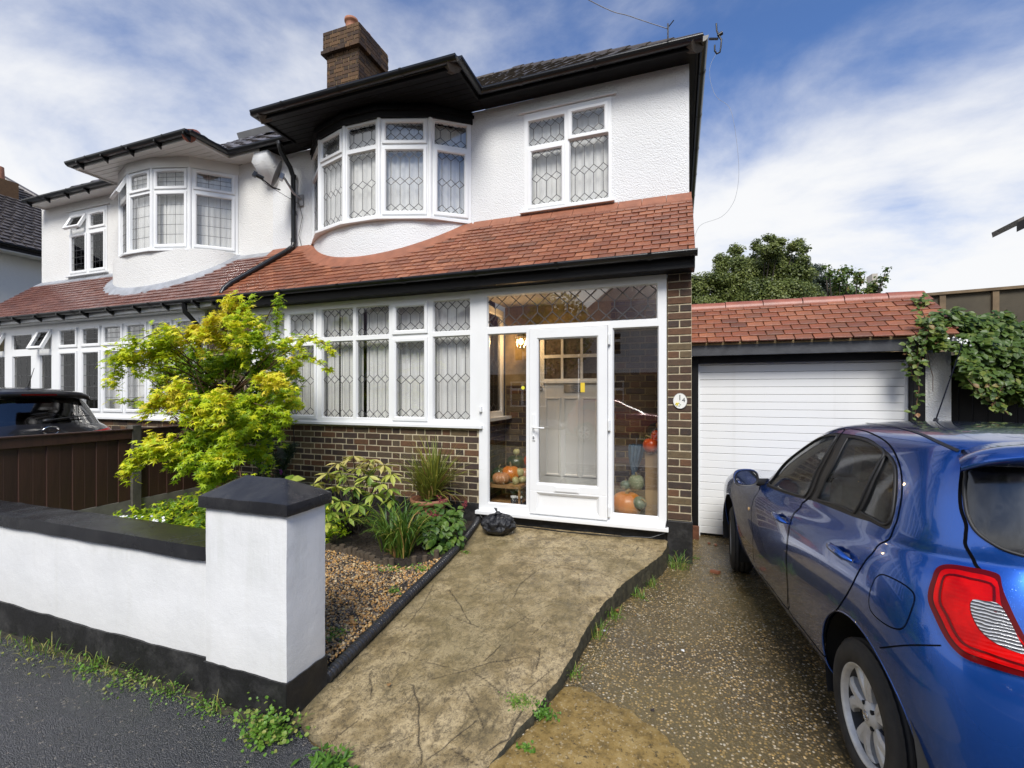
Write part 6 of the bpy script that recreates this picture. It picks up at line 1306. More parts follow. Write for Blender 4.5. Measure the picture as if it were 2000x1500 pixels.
# ------------------------------------------------------------ fence
fe = thing('board_fence', 'brown vertical board fence on a concrete base between the front gardens', 'fence', (-6.1, 3.2, .1)); mw = M_('brown_stained_boards', .6); r_ = mw.n('ShaderNodeObjectInfo').outputs['Random']; g_ = mw.noise(6, 6, .7, vec=mw.co(scale=(3, 3, .25)))
mw.color(mw.mix(mw.mr(g_, .4, .7, 0, .6), mw.ramp(r_, [(0, (.062, .027, .018)), (.5, (.080, .034, .022)), (1, (.050, .023, .016))]), (.032, .016, .011))); mw.bump(g_, .6, .006); MT['fence'] = mw.m
my = Matrix.Rotation(R(90), 3, 'Z'); boards = []
for (a, b) in ((1.86, 3.585), (3.69, 4.74)):
    n = int((b - a) / .113); 
    for k in range(n + 1):
        y = a + (b - a - .12) * k / n + .06; boards.append((Vector((-6.085 + .006 * (k % 2), y, .80)), (.128, .016, .82), my @ Euler((0, 0, R(4))).to_matrix()))
pieces(boards, 'fence_board', MT['fence'], fe)
for (a, b) in ((1.86, 3.59), (3.69, 4.76)):
    mb = MB(); mb.box(-6.07, -6.045, a, b, 1.115, 1.215); mb.build('top_rail', MT['fence'], fe, bevel=.003); mb = MB(); mb.box(-6.10, -6.03, a, b, 1.215, 1.232); mb.build('fence_capping', MT['fence'], fe, bevel=.003)
    mb = MB(); mb.box(-6.12, -6.07, a, b, .0, .39); mb.build('gravel_board', simple('grey_concrete', (.19, .175, .15), .85, .25, 8, .6, 50) if 'grey_concrete' not in bpy.data.materials else bpy.data.materials['grey_concrete'], fe, bevel=.004)
mconc = bpy.data.materials['grey_concrete']
for y in (1.80, 3.64): mb = MB(); mb.box(-6.14, -6.04, y - .05, y + .05, 0, 1.27); mb.build('fence_post', simple('mossy_post', (.10, .09, .075), .85, .35, 8, .6, 50) if 'mossy_post' not in bpy.data.materials else bpy.data.materials['mossy_post'], fe, bevel=.006)

# ============================================================ foliage
def leafmat(name, stops, rough=.45, trans=.35, tcol=None):
    m = M_(name, rough); c = m.ramp(m.attr('tint'), stops); n = m.noise(22, 4); c = m.mix(m.mr(n, .35, .75, 0, .25), c, tuple(x * .5 for x in stops[0][1])); m.color(c)
    tr = m.n('ShaderNodeBsdfTranslucent'); m.l(c, tr.inputs['Color']); mxs = m.n('ShaderNodeMixShader', {0: trans, 1: m.b.outputs[0], 2: tr.outputs[0]}); m.l(mxs.outputs[0], m.out.inputs[0]); return m.m
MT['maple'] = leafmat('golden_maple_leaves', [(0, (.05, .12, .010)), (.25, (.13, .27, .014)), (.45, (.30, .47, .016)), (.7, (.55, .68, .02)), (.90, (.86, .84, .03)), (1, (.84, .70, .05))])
MT['green'] = leafmat('mid_green_leaves', [(0, (.025, .065, .012)), (.5, (.075, .16, .022)), (.85, (.17, .27, .04)), (1, (.34, .30, .06))])
MT['bgtree'] = leafmat('background_tree_leaves', [(0, (.06, .085, .02)), (.5, (.16, .20, .045)), (1, (.30, .33, .09))])
MT['bgtree2'] = leafmat('blue_green_tree_leaves', [(0, (.035, .055, .035)), (1, (.08, .105, .06))])
MT['creeper'] = leafmat('creeper_leaves', [(0, (.045, .085, .014)), (.5, (.10, .17, .03)), (.85, (.24, .28, .05)), (1, (.36, .19, .09))])
MT['varieg'] = leafmat('yellow_green_shrub_leaves', [(0, (.07, .14, .02)), (.4, (.23, .34, .05)), (.7, (.56, .60, .11)), (1, (.66, .56, .20))])
MT['strap'] = leafmat('strap_leaves', [(0, (.04, .10, .016)), (.6, (.11, .22, .03)), (.9, (.30, .36, .05)), (1, (.48, .34, .10))])
MT['olive'] = leafmat('olive_spiky_leaves', [(0, (.09, .12, .02)), (.6, (.25, .29, .045)), (.9, (.50, .47, .08)), (1, (.32, .17, .07))])
MT['darkneedle'] = leafmat('dark_narrow_leaves', [(0, (.03, .055, .035)), (1, (.11, .16, .10))])
MT['weed'] = leafmat('weed_leaves', [(0, (.06, .16, .015)), (.6, (.17, .34, .035)), (1, (.40, .38, .10))])
MT['bark'] = simple('reddish_bark', (.11, .055, .03), .8, .35, 12, .6, 40); MT['bark2'] = simple('dark_bark', (.05, .04, .03), .85, .3, 12, .6, 30)
MT['petal'] = simple('white_petals', (.75, .75, .72), .6, .05, 9); MT['pink'] = simple('faded_pink_petals', (.17, .03, .035), .7, .35, 30)
def star(n=5, notch=.30):
    A = [R(-90 + 180 * 0)]; tips = [(-128, .52), (-66, .80), (0, 1.0), (66, .80), (128, .52)] if n == 5 else [(-140, .42), (-98, .66), (-48, .90), (0, 1.0), (48, .90), (98, .66), (140, .42)]
    P_ = [(0, 0, 0)]; 
    for k, (a, l) in enumerate(tips):
        if k: am = (tips[k - 1][0] + a) / 2; P_.append((notch * math.sin(R(am)), notch * math.cos(R(am)), .03))
        P_.append((l * math.sin(R(a)), l * math.cos(R(a)), -.16 * l))
    P_.append((.0, -.10, 0)); P_ = np.array(P_); n_ = len(P_) - 1; return P_, [(0, k, k + 1) for k in range(1, n_)] + [(0, n_, 1)]
STAR, STARF = star(7, .34); STAR5, STAR5F = star(5, .30)
OV = np.array([(0, 0, 0), (.26, .30, .05), (.30, .60, .05), (0, 1, -.10), (-.30, .60, .05), (-.26, .30, .05), (0, .35, -.02), (0, .68, -.03)]); OVF = [(0, 1, 6), (0, 6, 5), (1, 2, 7), (1, 7, 6), (6, 7, 4), (6, 4, 5), (2, 3, 7), (7, 3, 4)]
LN = OV * [.55, 1, .8]; ROUND = OV * [1.45, 1, 1]
QD = np.array([(0, -.5, 0), (.42, 0, .08), (0, .55, 0), (-.42, 0, .08)]); QDF = [(0, 1, 2), (0, 2, 3)]
def ball(c, r, n, squash=1.0, shell=.45):
    d = NP.normal(0, 1, (n, 3)); d /= np.linalg.norm(d, axis=1, keepdims=True); rr = NP.uniform(shell, 1, n) ** .6; return np.array(c) + d * rr[:, None] * np.array([r, r, r * squash]), d
def hang(nrm_bias, out, n, spread=.5):
    z = NP.normal(0, spread, (n, 3)) + nrm_bias; up = out + NP.normal(0, .35, (n, 3)) + [0, 0, -.55]; return z, up
# ------------------------------------------------------------ golden maple
mt = thing('golden_maple_tree', 'yellow green maple with arching sprays between the two leaded ground floor windows', 'tree', (-5.05, 4.0, .15))
base = Vector((-5.05, 4.0, .12)); mb = MB(); pts = [base, base + Vector((.02, -.01, .4)), base + Vector((-.03, .0, .9)), base + Vector((.03, .02, 1.5)), base + Vector((-.02, 0, 2.05)), base + Vector((.02, 0, 2.5))]
mb.tube(pts, [.055, .045, .038, .028, .018, .008], 10); mb.tube([base + Vector((-.05, .03, 0)), base + Vector((-.16, 0, .5)), base + Vector((-.30, -.02, 1.1)), base + Vector((-.5, -.1, 1.6))], [.035, .028, .018, .008], 8)
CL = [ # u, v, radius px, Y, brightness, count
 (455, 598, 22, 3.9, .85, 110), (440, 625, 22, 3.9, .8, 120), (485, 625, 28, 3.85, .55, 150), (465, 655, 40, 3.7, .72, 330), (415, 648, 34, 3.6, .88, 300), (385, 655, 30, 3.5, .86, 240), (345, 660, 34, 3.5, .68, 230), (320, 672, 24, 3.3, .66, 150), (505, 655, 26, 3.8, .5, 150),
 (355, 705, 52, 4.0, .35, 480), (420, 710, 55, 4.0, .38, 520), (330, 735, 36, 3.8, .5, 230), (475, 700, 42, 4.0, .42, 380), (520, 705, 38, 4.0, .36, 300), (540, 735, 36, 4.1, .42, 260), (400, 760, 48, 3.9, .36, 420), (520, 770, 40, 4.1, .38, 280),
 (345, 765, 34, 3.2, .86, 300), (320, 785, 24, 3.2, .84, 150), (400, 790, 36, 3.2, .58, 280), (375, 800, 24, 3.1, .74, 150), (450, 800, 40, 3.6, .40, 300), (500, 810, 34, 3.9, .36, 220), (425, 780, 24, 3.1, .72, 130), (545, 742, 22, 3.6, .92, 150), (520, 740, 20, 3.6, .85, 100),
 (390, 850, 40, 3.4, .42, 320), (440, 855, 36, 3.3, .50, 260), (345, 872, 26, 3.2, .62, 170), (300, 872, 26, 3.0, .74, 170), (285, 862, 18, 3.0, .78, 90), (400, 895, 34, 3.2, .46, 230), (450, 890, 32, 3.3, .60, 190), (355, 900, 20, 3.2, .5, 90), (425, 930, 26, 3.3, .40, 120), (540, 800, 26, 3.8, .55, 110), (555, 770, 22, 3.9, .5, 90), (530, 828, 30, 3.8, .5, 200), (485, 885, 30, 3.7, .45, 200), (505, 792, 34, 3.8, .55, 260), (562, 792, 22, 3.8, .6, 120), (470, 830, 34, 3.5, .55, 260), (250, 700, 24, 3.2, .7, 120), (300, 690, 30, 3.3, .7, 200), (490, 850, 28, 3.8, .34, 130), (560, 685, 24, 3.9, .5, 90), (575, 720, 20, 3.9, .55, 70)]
Pp, Zz, Uu, Ss, Tt = [], [], [], [], []
tw = MB()
for (u, v, rp, Y, br, n) in CL:
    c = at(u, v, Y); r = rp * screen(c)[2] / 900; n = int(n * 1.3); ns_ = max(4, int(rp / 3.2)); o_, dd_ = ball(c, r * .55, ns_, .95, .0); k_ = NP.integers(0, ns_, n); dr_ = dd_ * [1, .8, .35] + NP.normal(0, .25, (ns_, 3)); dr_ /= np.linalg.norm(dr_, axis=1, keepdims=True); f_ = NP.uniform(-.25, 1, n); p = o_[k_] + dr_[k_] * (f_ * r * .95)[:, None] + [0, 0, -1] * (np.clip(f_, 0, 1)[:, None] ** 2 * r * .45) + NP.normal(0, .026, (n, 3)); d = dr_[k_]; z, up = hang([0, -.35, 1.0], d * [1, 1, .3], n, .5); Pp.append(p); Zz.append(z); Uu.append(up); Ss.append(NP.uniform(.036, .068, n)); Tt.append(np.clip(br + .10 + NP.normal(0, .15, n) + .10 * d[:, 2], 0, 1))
    k = min(range(len(pts)), key=lambda q: abs(pts[q].z - (c.z - .35)) + .3 * (pts[q].z > c.z)); a = pts[k]; m1 = a.lerp(c, .5) + Vector((rnd.uniform(-.06, .06), 0, .10)); tw.tube([a, m1, c], [.013, .008, .003], 5)
    for _ in range(5): e = Vector(p[rnd.randrange(n)]); q = a.lerp(c, rnd.uniform(.45, .9)); tw.tube([q, q.lerp(e, .5) + Vector((0, 0, .03)), e], [.0055, .004, .002], 4)
AR = [ # arching sprays: pixel polylines
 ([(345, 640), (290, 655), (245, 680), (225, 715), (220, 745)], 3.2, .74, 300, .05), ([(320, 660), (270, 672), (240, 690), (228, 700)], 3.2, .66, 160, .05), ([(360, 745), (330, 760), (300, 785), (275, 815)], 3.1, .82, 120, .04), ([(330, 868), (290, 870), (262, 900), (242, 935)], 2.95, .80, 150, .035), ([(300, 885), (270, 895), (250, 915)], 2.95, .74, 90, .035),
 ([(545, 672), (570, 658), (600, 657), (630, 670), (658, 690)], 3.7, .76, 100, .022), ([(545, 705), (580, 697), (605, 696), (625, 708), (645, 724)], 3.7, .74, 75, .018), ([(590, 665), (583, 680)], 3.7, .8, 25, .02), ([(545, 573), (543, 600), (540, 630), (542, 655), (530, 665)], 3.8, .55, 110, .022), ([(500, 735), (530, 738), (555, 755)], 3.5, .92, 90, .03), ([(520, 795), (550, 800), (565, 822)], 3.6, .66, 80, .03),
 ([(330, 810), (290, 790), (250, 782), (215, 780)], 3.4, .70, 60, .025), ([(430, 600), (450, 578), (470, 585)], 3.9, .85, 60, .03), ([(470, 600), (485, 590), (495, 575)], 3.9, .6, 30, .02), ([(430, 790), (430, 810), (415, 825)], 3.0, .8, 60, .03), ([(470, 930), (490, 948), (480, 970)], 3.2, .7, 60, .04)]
for (pl_, Y, br, n, sp_) in AR:
    W_ = [at(u, v, Y) for u, v in pl_]; tw.tube([pts[3].lerp(W_[0], .6)] + W_, [.006] + [.0045] * (len(W_) - 1) + [.0015], 4); L_ = np.array([tuple(x) for x in W_]); t = np.sort(NP.uniform(0, len(W_) - 1.001, n)); i = t.astype(int); f = (t - i)[:, None]; p = L_[i] * (1 - f) + L_[i + 1] * f + NP.normal(0, sp_, (n, 3)) + [0, 0, -sp_ * .4]
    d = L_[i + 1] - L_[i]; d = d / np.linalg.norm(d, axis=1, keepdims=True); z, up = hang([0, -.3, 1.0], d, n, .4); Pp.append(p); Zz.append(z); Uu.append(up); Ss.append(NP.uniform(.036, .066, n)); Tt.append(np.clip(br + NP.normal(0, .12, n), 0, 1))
Pp, Zz, Uu, Ss, Tt = map(np.concatenate, (Pp, Zz, Uu, Ss, Tt))
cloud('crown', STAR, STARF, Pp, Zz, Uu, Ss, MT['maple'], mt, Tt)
mb.build('trunk', MT['bark'], mt); 
for k in range(26):
    a = at(rnd.uniform(300, 400), rnd.uniform(740, 800), 3.5); b = a + Vector((rnd.uniform(-.35, .1), rnd.uniform(-.1, .1), rnd.uniform(-.1, .35))); tw.tube([base + Vector((-.1, 0, rnd.uniform(.6, 1.1))), a, b], [.006, .004, .0015], 4)
tw.build('branches', MT['bark'], mt, kind='stuff')
# ------------------------------------------------------------ low planting
def clump(name, label, cat, loc, parts, group=None):
    t = thing(name, label, cat, loc, group=group); return t
def strap(mb_, c, n, L, wd, arch, spread, tint_, T, dead=.05, flop=1.0):
    """arching blades; returns arrays"""
    for _ in range(n):
        a = rnd.uniform(0, 2 * PI); lean = rnd.uniform(.05, spread); l = L * rnd.uniform(.6, 1.08); w_ = wd * rnd.uniform(.7, 1.1); c0 = Vector(c) + Vector((math.cos(a), math.sin(a), 0)) * rnd.uniform(0, .05); d = Vector((math.cos(a), math.sin(a), 0)); sd_ = Vector((-d.y, d.x, 0)); N_ = 7; th = lean * .5; p = c0.copy(); vs = []
        bend = arch * rnd.uniform(.5, 1.3)
        for k in range(N_ + 1):
            f = k / N_; ww = w_ * (1 - f ** 2.2) * (.6 + .4 * min(1, f * 4)) + .0006; q = (1 - abs(2 * f - 1)) * .0; vs += [p - sd_ * ww + Vector((0, 0, ww * .5)), p, p + sd_ * ww + Vector((0, 0, ww * .5))]
            p = p + (d * math.sin(th) + Vector((0, 0, math.cos(th)))) * (l / N_); th += (lean * .35 + bend * (f ** 1.2)) / N_ * 2.1
        b = len(T['v']); T['v'] += [tuple(x) for x in vs]; T['f'] += [(b + 3 * k + j, b + 3 * k + j + 1, b + 3 * k + j + 4, b + 3 * k + j + 3) for k in range(N_) for j in (0, 1)]; tt = 1.0 if rnd.random() < dead else min(.95, max(0, tint_ + rnd.gauss(0, .2))); T['t'] += [tt] * (3 * N_ + 3)
def build_straps(T, name, mat, parent): return npmesh(name, T['v'], T['f'], mat, parent, {'tint': T['t']})
def P3(u, v, Y): return at(u, v, Y)
# daylily
dl = thing('daylily_clump', 'clump of arching green strap leaves at the edge of the shingle', 'plant', (-2.42, 3.62, .15)); T = dict(v=[], f=[], t=[])
for cx_, cy_ in ((-2.42, 3.62), (-2.52, 3.66), (-2.33, 3.60), (-2.45, 3.72), (-2.60, 3.70), (-2.36, 3.7)): strap(None, (cx_, cy_, gz(cy_) - .01), 30, .62, .0095, 2.3, .9, .55, T, .05)
build_straps(T, 'leaves', MT['strap'], dl)
T = dict(v=[], f=[], t=[]); strap(None, (-2.42, 3.58, gz(3.58)), 14, .22, .006, 1.6, 1.3, 1, T, 1); build_straps(T, 'dead_leaves', MT['olive'], dl)
# cordyline in its pot
cp = thing('potted_cordyline', 'spiky olive cordyline in a terracotta pot against the brick wall', 'potted plant', (-2.55, 4.42, .18)); mb = MB(); pc = (-2.55, 4.42, 0)
mb.lathe([(.12, .12), (.13, .16), (.17, .40), (.185, .46), (.205, .465), (.21, .51), (.19, .512), (.175, .49), (.17, .44)], pc, 28); mb.build('pot', MT['pot'], cp); mb = MB(); mb.lathe([(.175, .45), (.09, .47), (0, .475)], pc, 16); mb.build('potting_soil', MT['soil'], cp)
T = dict(v=[], f=[], t=[]); 
for ox, n_, l_ in ((-.05, 90, .58), (.07, 100, .70), (.02, 70, .56), (.0, 60, .5)): strap(None, (pc[0] + ox, pc[1], .50 + (.05 if l_ > .6 else 0)), n_, l_, .0078, .4, 1.3, .5, T, .06)
strap(None, (pc[0], pc[1], .50), 80, .50, .006, 1.3, 2.1, .75, T, .35); build_straps(T, 'leaves', MT['olive'], cp)
# whorled shrub
ws = thing('whorled_shrub', 'yellowing shrub with drooping whorls of long leaves before the brick wall', 'shrub', (-3.25, 4.0, .17)); Pp, Zz, Uu, Ss, Tt = [], [], [], [], []; st = MB()
WP = [(640, 925, 3.8, .7), (615, 945, 3.8, .75), (660, 905, 3.9, .8), (690, 890, 3.9, .8), (725, 897, 3.9, .9), (750, 908, 3.9, .85), (765, 925, 3.9, .6), (700, 915, 3.8, .7), (675, 930, 3.7, .5), (655, 950, 3.6, .55), (720, 930, 3.8, .5), (745, 945, 3.8, .4), (690, 950, 3.6, .45), (665, 978, 3.5, .35), (700, 985, 3.6, .3), (640, 975, 3.5, .45), (730, 965, 3.7, .45), (625, 962, 3.6, .6), (760, 955, 3.9, .35), (645, 1000, 3.5, .25), (680, 1010, 3.5, .3), (715, 905, 4.0, .8), (640, 1020, 3.5, .3), (700, 960, 3.9, .3), (660, 925, 4.0, .5), (735, 915, 4.1, .5), (765, 975, 3.9, .3)]
for u, v, Y, br in WP:
    c = at(u, v, Y); n = 11; a = NP.uniform(0, 2 * PI, n); d = np.stack([np.cos(a), np.sin(a), NP.uniform(-.75, .25, n)], 1); Pp.append(np.tile(tuple(c), (n, 1)) + d * .012); Zz.append(np.tile([0, 0, 1.], (n, 1)) + NP.normal(0, .25, (n, 3)) + d * .4); Uu.append(d); Ss.append(NP.uniform(.095, .155, n)); Tt.append(np.clip(br + .12 + NP.normal(0, .18, n), 0, 1)); b0 = Vector((-3.25 + rnd.uniform(-.12, .12), 4.0, .17)); st.tube([b0, b0.lerp(c, .6) + Vector((0, 0, .06)), c], [.010, .007, .004], 5)
cloud('leaves', LN * [1.0, 1, 1], OVF, *map(np.concatenate, (Pp, Zz, Uu, Ss)), MT['varieg'], ws, np.concatenate(Tt)); st.build('stems', MT['bark2'], ws, kind='stuff')
# hydrangea
hy = thing('hydrangea', 'low hydrangea with fading pink flowers beside the black pipe edging', 'shrub', (-2.2, 3.98, .17)); Pp, Zz, Uu, Ss, Tt = [], [], [], [], []; fl = []
for u, v, rp, Y in ((830, 985, 24, 4.0), (860, 985, 24, 4.05), (850, 1010, 30, 3.9), (880, 1010, 24, 3.95), (890, 1035, 18, 3.95), (860, 1040, 24, 3.85), (835, 1025, 22, 3.85), (850, 1060, 14, 3.8), (890, 990, 14, 4.1), (815, 1005, 16, 3.95)):
    c = at(u, v + 14, Y); r = rp * screen(c)[2] / 900; n = int(rp * 2.6); p, d = ball(c, r, n, .9, .5); keep = p[:, 2] > gz(4) - .02; p, d = p[keep], d[keep]; n = len(p); Pp.append(p); Zz.append(d * .8 + [0, -.2, .9] + NP.normal(0, .2, (n, 3))); Uu.append(d + [0, 0, -.25]); Ss.append(NP.uniform(.05, .088, n)); Tt.append(np.clip(.62 + NP.normal(0, .18, n), 0, .93))
cloud('leaves', ROUND * [.9, 1, 1], OVF, *map(np.concatenate, (Pp, Zz, Uu, Ss)), MT['green'], hy, np.concatenate(Tt))
for u, v, Y in ((862, 975, 3.9), (908, 985, 4.05), (847, 1003, 3.75)):
    mb = MB(); c = at(u, v, Y)
    for _ in range(14): q = c + Vector((rnd.gauss(0, .018), rnd.gauss(0, .015), rnd.gauss(0, .014))); s_ = .008; mb.quad(q + Vector((-s_, 0, -s_)), q + Vector((s_, -s_ * .5, -s_)), q + Vector((s_, 0, s_)), q + Vector((-s_, -s_ * .5, s_)))
    mb.build('flower_head', MT['pink'], hy)
st = MB()
for _ in range(12): st.tube([(-2.2 + rnd.uniform(-.1, .1), 3.98, .15), (-2.2 + rnd.uniform(-.25, .25), 3.98 + rnd.uniform(-.15, .15), .45)], [.006, .003], 4)
st.build('stems', MT['bark2'], hy, kind='stuff')
# tall dark narrow-leaved plant
dk = thing('narrow_leaved_plant', 'tall dark plant with narrow needle leaves leaning on the brick wall', 'plant', (-4.75, 4.45, .18)); Pp, Zz, Uu, Ss, Tt = [], [], [], [], []; st = MB()
for pl_ in ([(560, 960), (545, 910), (522, 860), (515, 820)], [(520, 955), (525, 900), (505, 850), (495, 800)], [(500, 950), (510, 900), (530, 850), (540, 830)], [(535, 955), (560, 900), (570, 870)], [(510, 850), (490, 760), (480, 700), (470, 665)], [(515, 860), (500, 790), (505, 720)]):
    W_ = [at(u, v, 4.42) for u, v in pl_]; st.tube([Vector((-4.75, 4.45, .15))] + W_, [.008] * len(W_) + [.003], 5); L_ = np.array([tuple(x) for x in W_]); n = 320; t = NP.uniform(0, len(W_) - 1.001, n); i = t.astype(int); f = (t - i)[:, None]; p = L_[i] * (1 - f) + L_[i + 1] * f; a = NP.uniform(0, 2 * PI, n); d = np.stack([np.cos(a), np.sin(a) * .6, NP.uniform(.2, .7, n)], 1); Pp.append(p); Zz.append(np.cross(d, NP.normal(0, 1, (n, 3)))); Uu.append(d); Ss.append(NP.uniform(.07, .12, n)); Tt.append(NP.uniform(0, 1, n))
cloud('leaves', LN * [.30, 1, 1], OVF, *map(np.concatenate, (Pp, Zz, Uu, Ss)), MT['darkneedle'], dk, np.concatenate(Tt)); st.build('stems', MT['green'], dk, kind='stuff')
# broad leaves behind the pier
hb = thing('broad_leaved_plant', 'broad pale green leaves showing just above the pier cap', 'plant', (-4.3, 3.7, .17)); Pp, Zz, Uu, Ss, Tt = [], [], [], [], []
for u, v, Y in ((500, 950, 3.4), (480, 955, 3.4), (455, 960, 3.3), (520, 945, 3.5), (545, 935, 3.6), (560, 928, 3.6), (530, 955, 3.4), (430, 975, 3.3), (570, 940, 3.7), (500, 970, 3.3)):
    c = at(u, v + 12, Y); n = 6; a = NP.uniform(0, 2 * PI, n); d = np.stack([np.cos(a), np.sin(a), NP.uniform(.1, .9, n)], 1); Pp.append(np.tile(tuple(c), (n, 1))); Zz.append(np.tile([0, -.5, 1.], (n, 1)) + NP.normal(0, .3, (n, 3))); Uu.append(d); Ss.append(NP.uniform(.11, .18, n)); Tt.append(NP.uniform(.3, .85, n))
cloud('leaves', OV * [1.1, 1, 1], OVF, *map(np.concatenate, (Pp, Zz, Uu, Ss)), MT['varieg'], hb, np.concatenate(Tt))
# ground cover
n = 5600; P_ = scatter(n, lambda x, y: (x < -3.2 and y < 4.4 and mnoise.noise((x * 2, y * 2, 0)) > -.35), -6.02, -3.1, 2.1, 4.5); P_[:, 2] += NP.uniform(.02, .17, n); z, up = hang([0, -.3, 1], NP.normal(0, 1, (n, 3)), n, .4)
gc = cloud('ground_cover', STAR5, STAR5F, P_, z, up, NP.uniform(.035, .07, n), MT['maple'], None, np.clip(.48 + NP.normal(0, .2, n), 0, 1)); tag(gc, 'low bright green ground cover behind the street wall', kind='stuff')
n = 2200; P_ = scatter(n, lambda x, y: mnoise.noise((x * 2, y * 2, 3)) > -.1, -6.02, -3.4, 2.1, 4.3); P_[:, 2] += NP.uniform(.0, .09, n); z, up = hang([0, -.2, 1], NP.normal(0, 1, (n, 3)), n, .4)
gc = cloud('dark_ground_cover', OV, OVF, P_, z, up, NP.uniform(.025, .05, n), MT['green'], None, NP.uniform(0, .7, n)); tag(gc, 'dark low leaves under the maple', kind='stuff')
n = 60; P_ = np.array([tuple(at(rnd.uniform(190, 330), rnd.uniform(1008, 1024), rnd.uniform(2.35, 2.7))) for _ in range(n)]); z = NP.normal(0, .5, (n, 3)) + [0, -.6, .8]; o = cloud('white_flowers', QD, QDF, P_, z, NP.normal(0, 1, (n, 3)), NP.uniform(.02, .03, n), MT['petal'], None, NP.random(n)); tag(o, 'tiny white flowers along the back of the street wall', kind='stuff')
fp = thing('purple_flower', 'single purple flower on a thin stem before the brick wall', 'flower', (-4.2, 4.2, .2)); c = at(549, 922, 4.2); mb = MB(); mb.tube([(c.x - .02, 4.2, .2), c], .004, 5); mb.build('stem', MT['green'], fp); mb = MB()
for _ in range(12): q = c + Vector((rnd.gauss(0, .012), 0, rnd.gauss(0, .018))); mb.ell(q, (.010, .006, .010), 6, 4)
mb.build('petals', simple('purple_petals', (.26, .03, .28), .6), fp)
# ------------------------------------------------------------ weeds
def grass_at(x, y, z, n, L, T, sp_=.03, arch=1.3, tint_=.5): 
    for _ in range(n): strap(None, (x + rnd.gauss(0, sp_), y + rnd.gauss(0, sp_ * .6), z), 1, L, .0022, arch, 1.1, tint_, T, .18)
WD = []
def weed(x, y, z, r, h, n, label, size=(.008, .018), tint_=.55, grass=0, shape=ROUND, gl_=.12):
    t = thing('weed', label, 'weed', (x, y, z), group='weeds along the wall and path'); p = np.array([x, y, z]) + np.stack([NP.normal(0, r, n), NP.normal(0, r * .65, n), np.abs(NP.normal(0, h, n))], 1); zz = NP.normal(0, .45, (n, 3)) + [0, -.25, 1]; cloud('leaves', shape, OVF, p, zz, NP.normal(0, 1, (n, 3)), NP.uniform(*size, n), MT['weed'], t, np.clip(NP.normal(tint_, .2, n), 0, 1))
    if grass: T = dict(v=[], f=[], t=[]); grass_at(x, y, z, grass, gl_, T, r * .7); tag(build_straps(T, 'blades', MT['weed'], t), kind='stuff')
weed(-1.86, 1.69, 0, .075, .05, 560, 'large bright weed tuft at the foot of the white pier corner', (.012, .026), .6, 16); weed(-1.45, 1.63, 0, .05, .03, 90, 'dark dandelion rosette where path meets pavement', (.035, .06), .25, 6, LN); weed(-1.36, 1.60, 0, .04, .02, 120, 'small reddish weed at the bottom edge beside the path', (.012, .02), .35)
weed(-2.30, 1.735, 0, .07, .018, 230, 'creeping weed under the join of wall and pier', (.007, .015), .5, 6); weed(-2.62, 1.735, 0, .07, .02, 150, 'thin creeping weed on the tarmac left of the pier', (.007, .014), .5, 9, gl_=.18); weed(-2.95, 1.74, 0, .09, .022, 240, 'spreading yellow green weed midway along the wall foot', (.008, .017), .62, 8)
weed(-3.3, 1.75, 0, .07, .02, 120, 'wispy grass and weed under the wall', (.008, .02), .5, 16); weed(-3.75, 1.75, 0, .12, .01, 60, 'dry straw and moss at the wall foot near the left edge', (.008, .02), .9, 28, gl_=.14)
weed(-.77, 2.25, pz(2.25) - .004, .038, .016, 260, 'ferny weed growing out of the path surface', (.010, .020), .55, 0, LN); weed(-.655, 2.25, .02, .036, .022, 240, 'dark curly weed at the path edge beside the cement patch', (.009, .018), .25); weed(-.66, 2.02, .01, .02, .01, 40, 'sprig in the crack below the path edge', (.01, .02), .5)
weed(-.58, 2.66, 0, .03, .01, 40, 'small grass tuft at the bend of the path edge', (.008, .014), .5, 12, gl_=.08)
weed(-.52, 3.12, 0, .035, .01, 30, 'grass tuft against the mossy path edge, lower one', (.008, .014), .5, 34, gl_=.13); weed(-.45, 3.45, 0, .05, .012, 50, 'grass and moss against the path edge, upper one', (.008, .016), .5, 30, gl_=.12)
weed(-.30, 3.85, 0, .045, .012, 60, 'spiky grass beside the path riser', (.008, .014), .6, 30, gl_=.10); weed(-.22, 4.1, 0, .05, .012, 50, 'fine grass spreading from the path riser onto the drive', (.006, .012), .6, 36, gl_=.10)
weed(.0, 4.60, 0, .05, .012, 30, 'grass tuft at the foot of the brick pillar', (.008, .014), .45, 40, gl_=.20); weed(.17, 4.95, 0, .02, .012, 30, 'little weed behind the black pillar plinth', (.008, .016), .4)
weed(-2.05, 3.42, gz(3.4), .06, .015, 120, 'low weed in the shingle near the pipe', (.010, .02), .5); weed(-2.30, 3.34, gz(3.4), .06, .012, 110, 'trailing green weed under the strap leaves', (.010, .02), .45); weed(-2.02, 2.98, gz(3) + .01, .025, .018, 60, 'small green weed sprouting midway in the shingle', (.010, .018), .5); weed(-2.03, 2.35, gz(2.3), .05, .03, 140, 'leafy weed in the shingle beside the pier', (.012, .03), .45, 0, LN); weed(-1.86, 3.9, pz(3.9), .02, .008, 30, 'weed in the crack of the path by the pipe', (.010, .018), .5)
T = dict(v=[], f=[], t=[])
for _ in range(330): x = rnd.choice((rnd.uniform(-9, -1.9), rnd.gauss(-3.6, .6))); strap(None, (x, 1.775 - abs(rnd.gauss(0, .04)), .0), 1, rnd.uniform(.04, .13), .0018, 1.9, 1.7, rnd.choice((.3, .6, 1.2)), T, .45)
o = build_straps(T, 'wall_foot_straw', MT['weed'], None); tag(o, 'dry straw and thin grass scattered along the wall foot', kind='stuff')

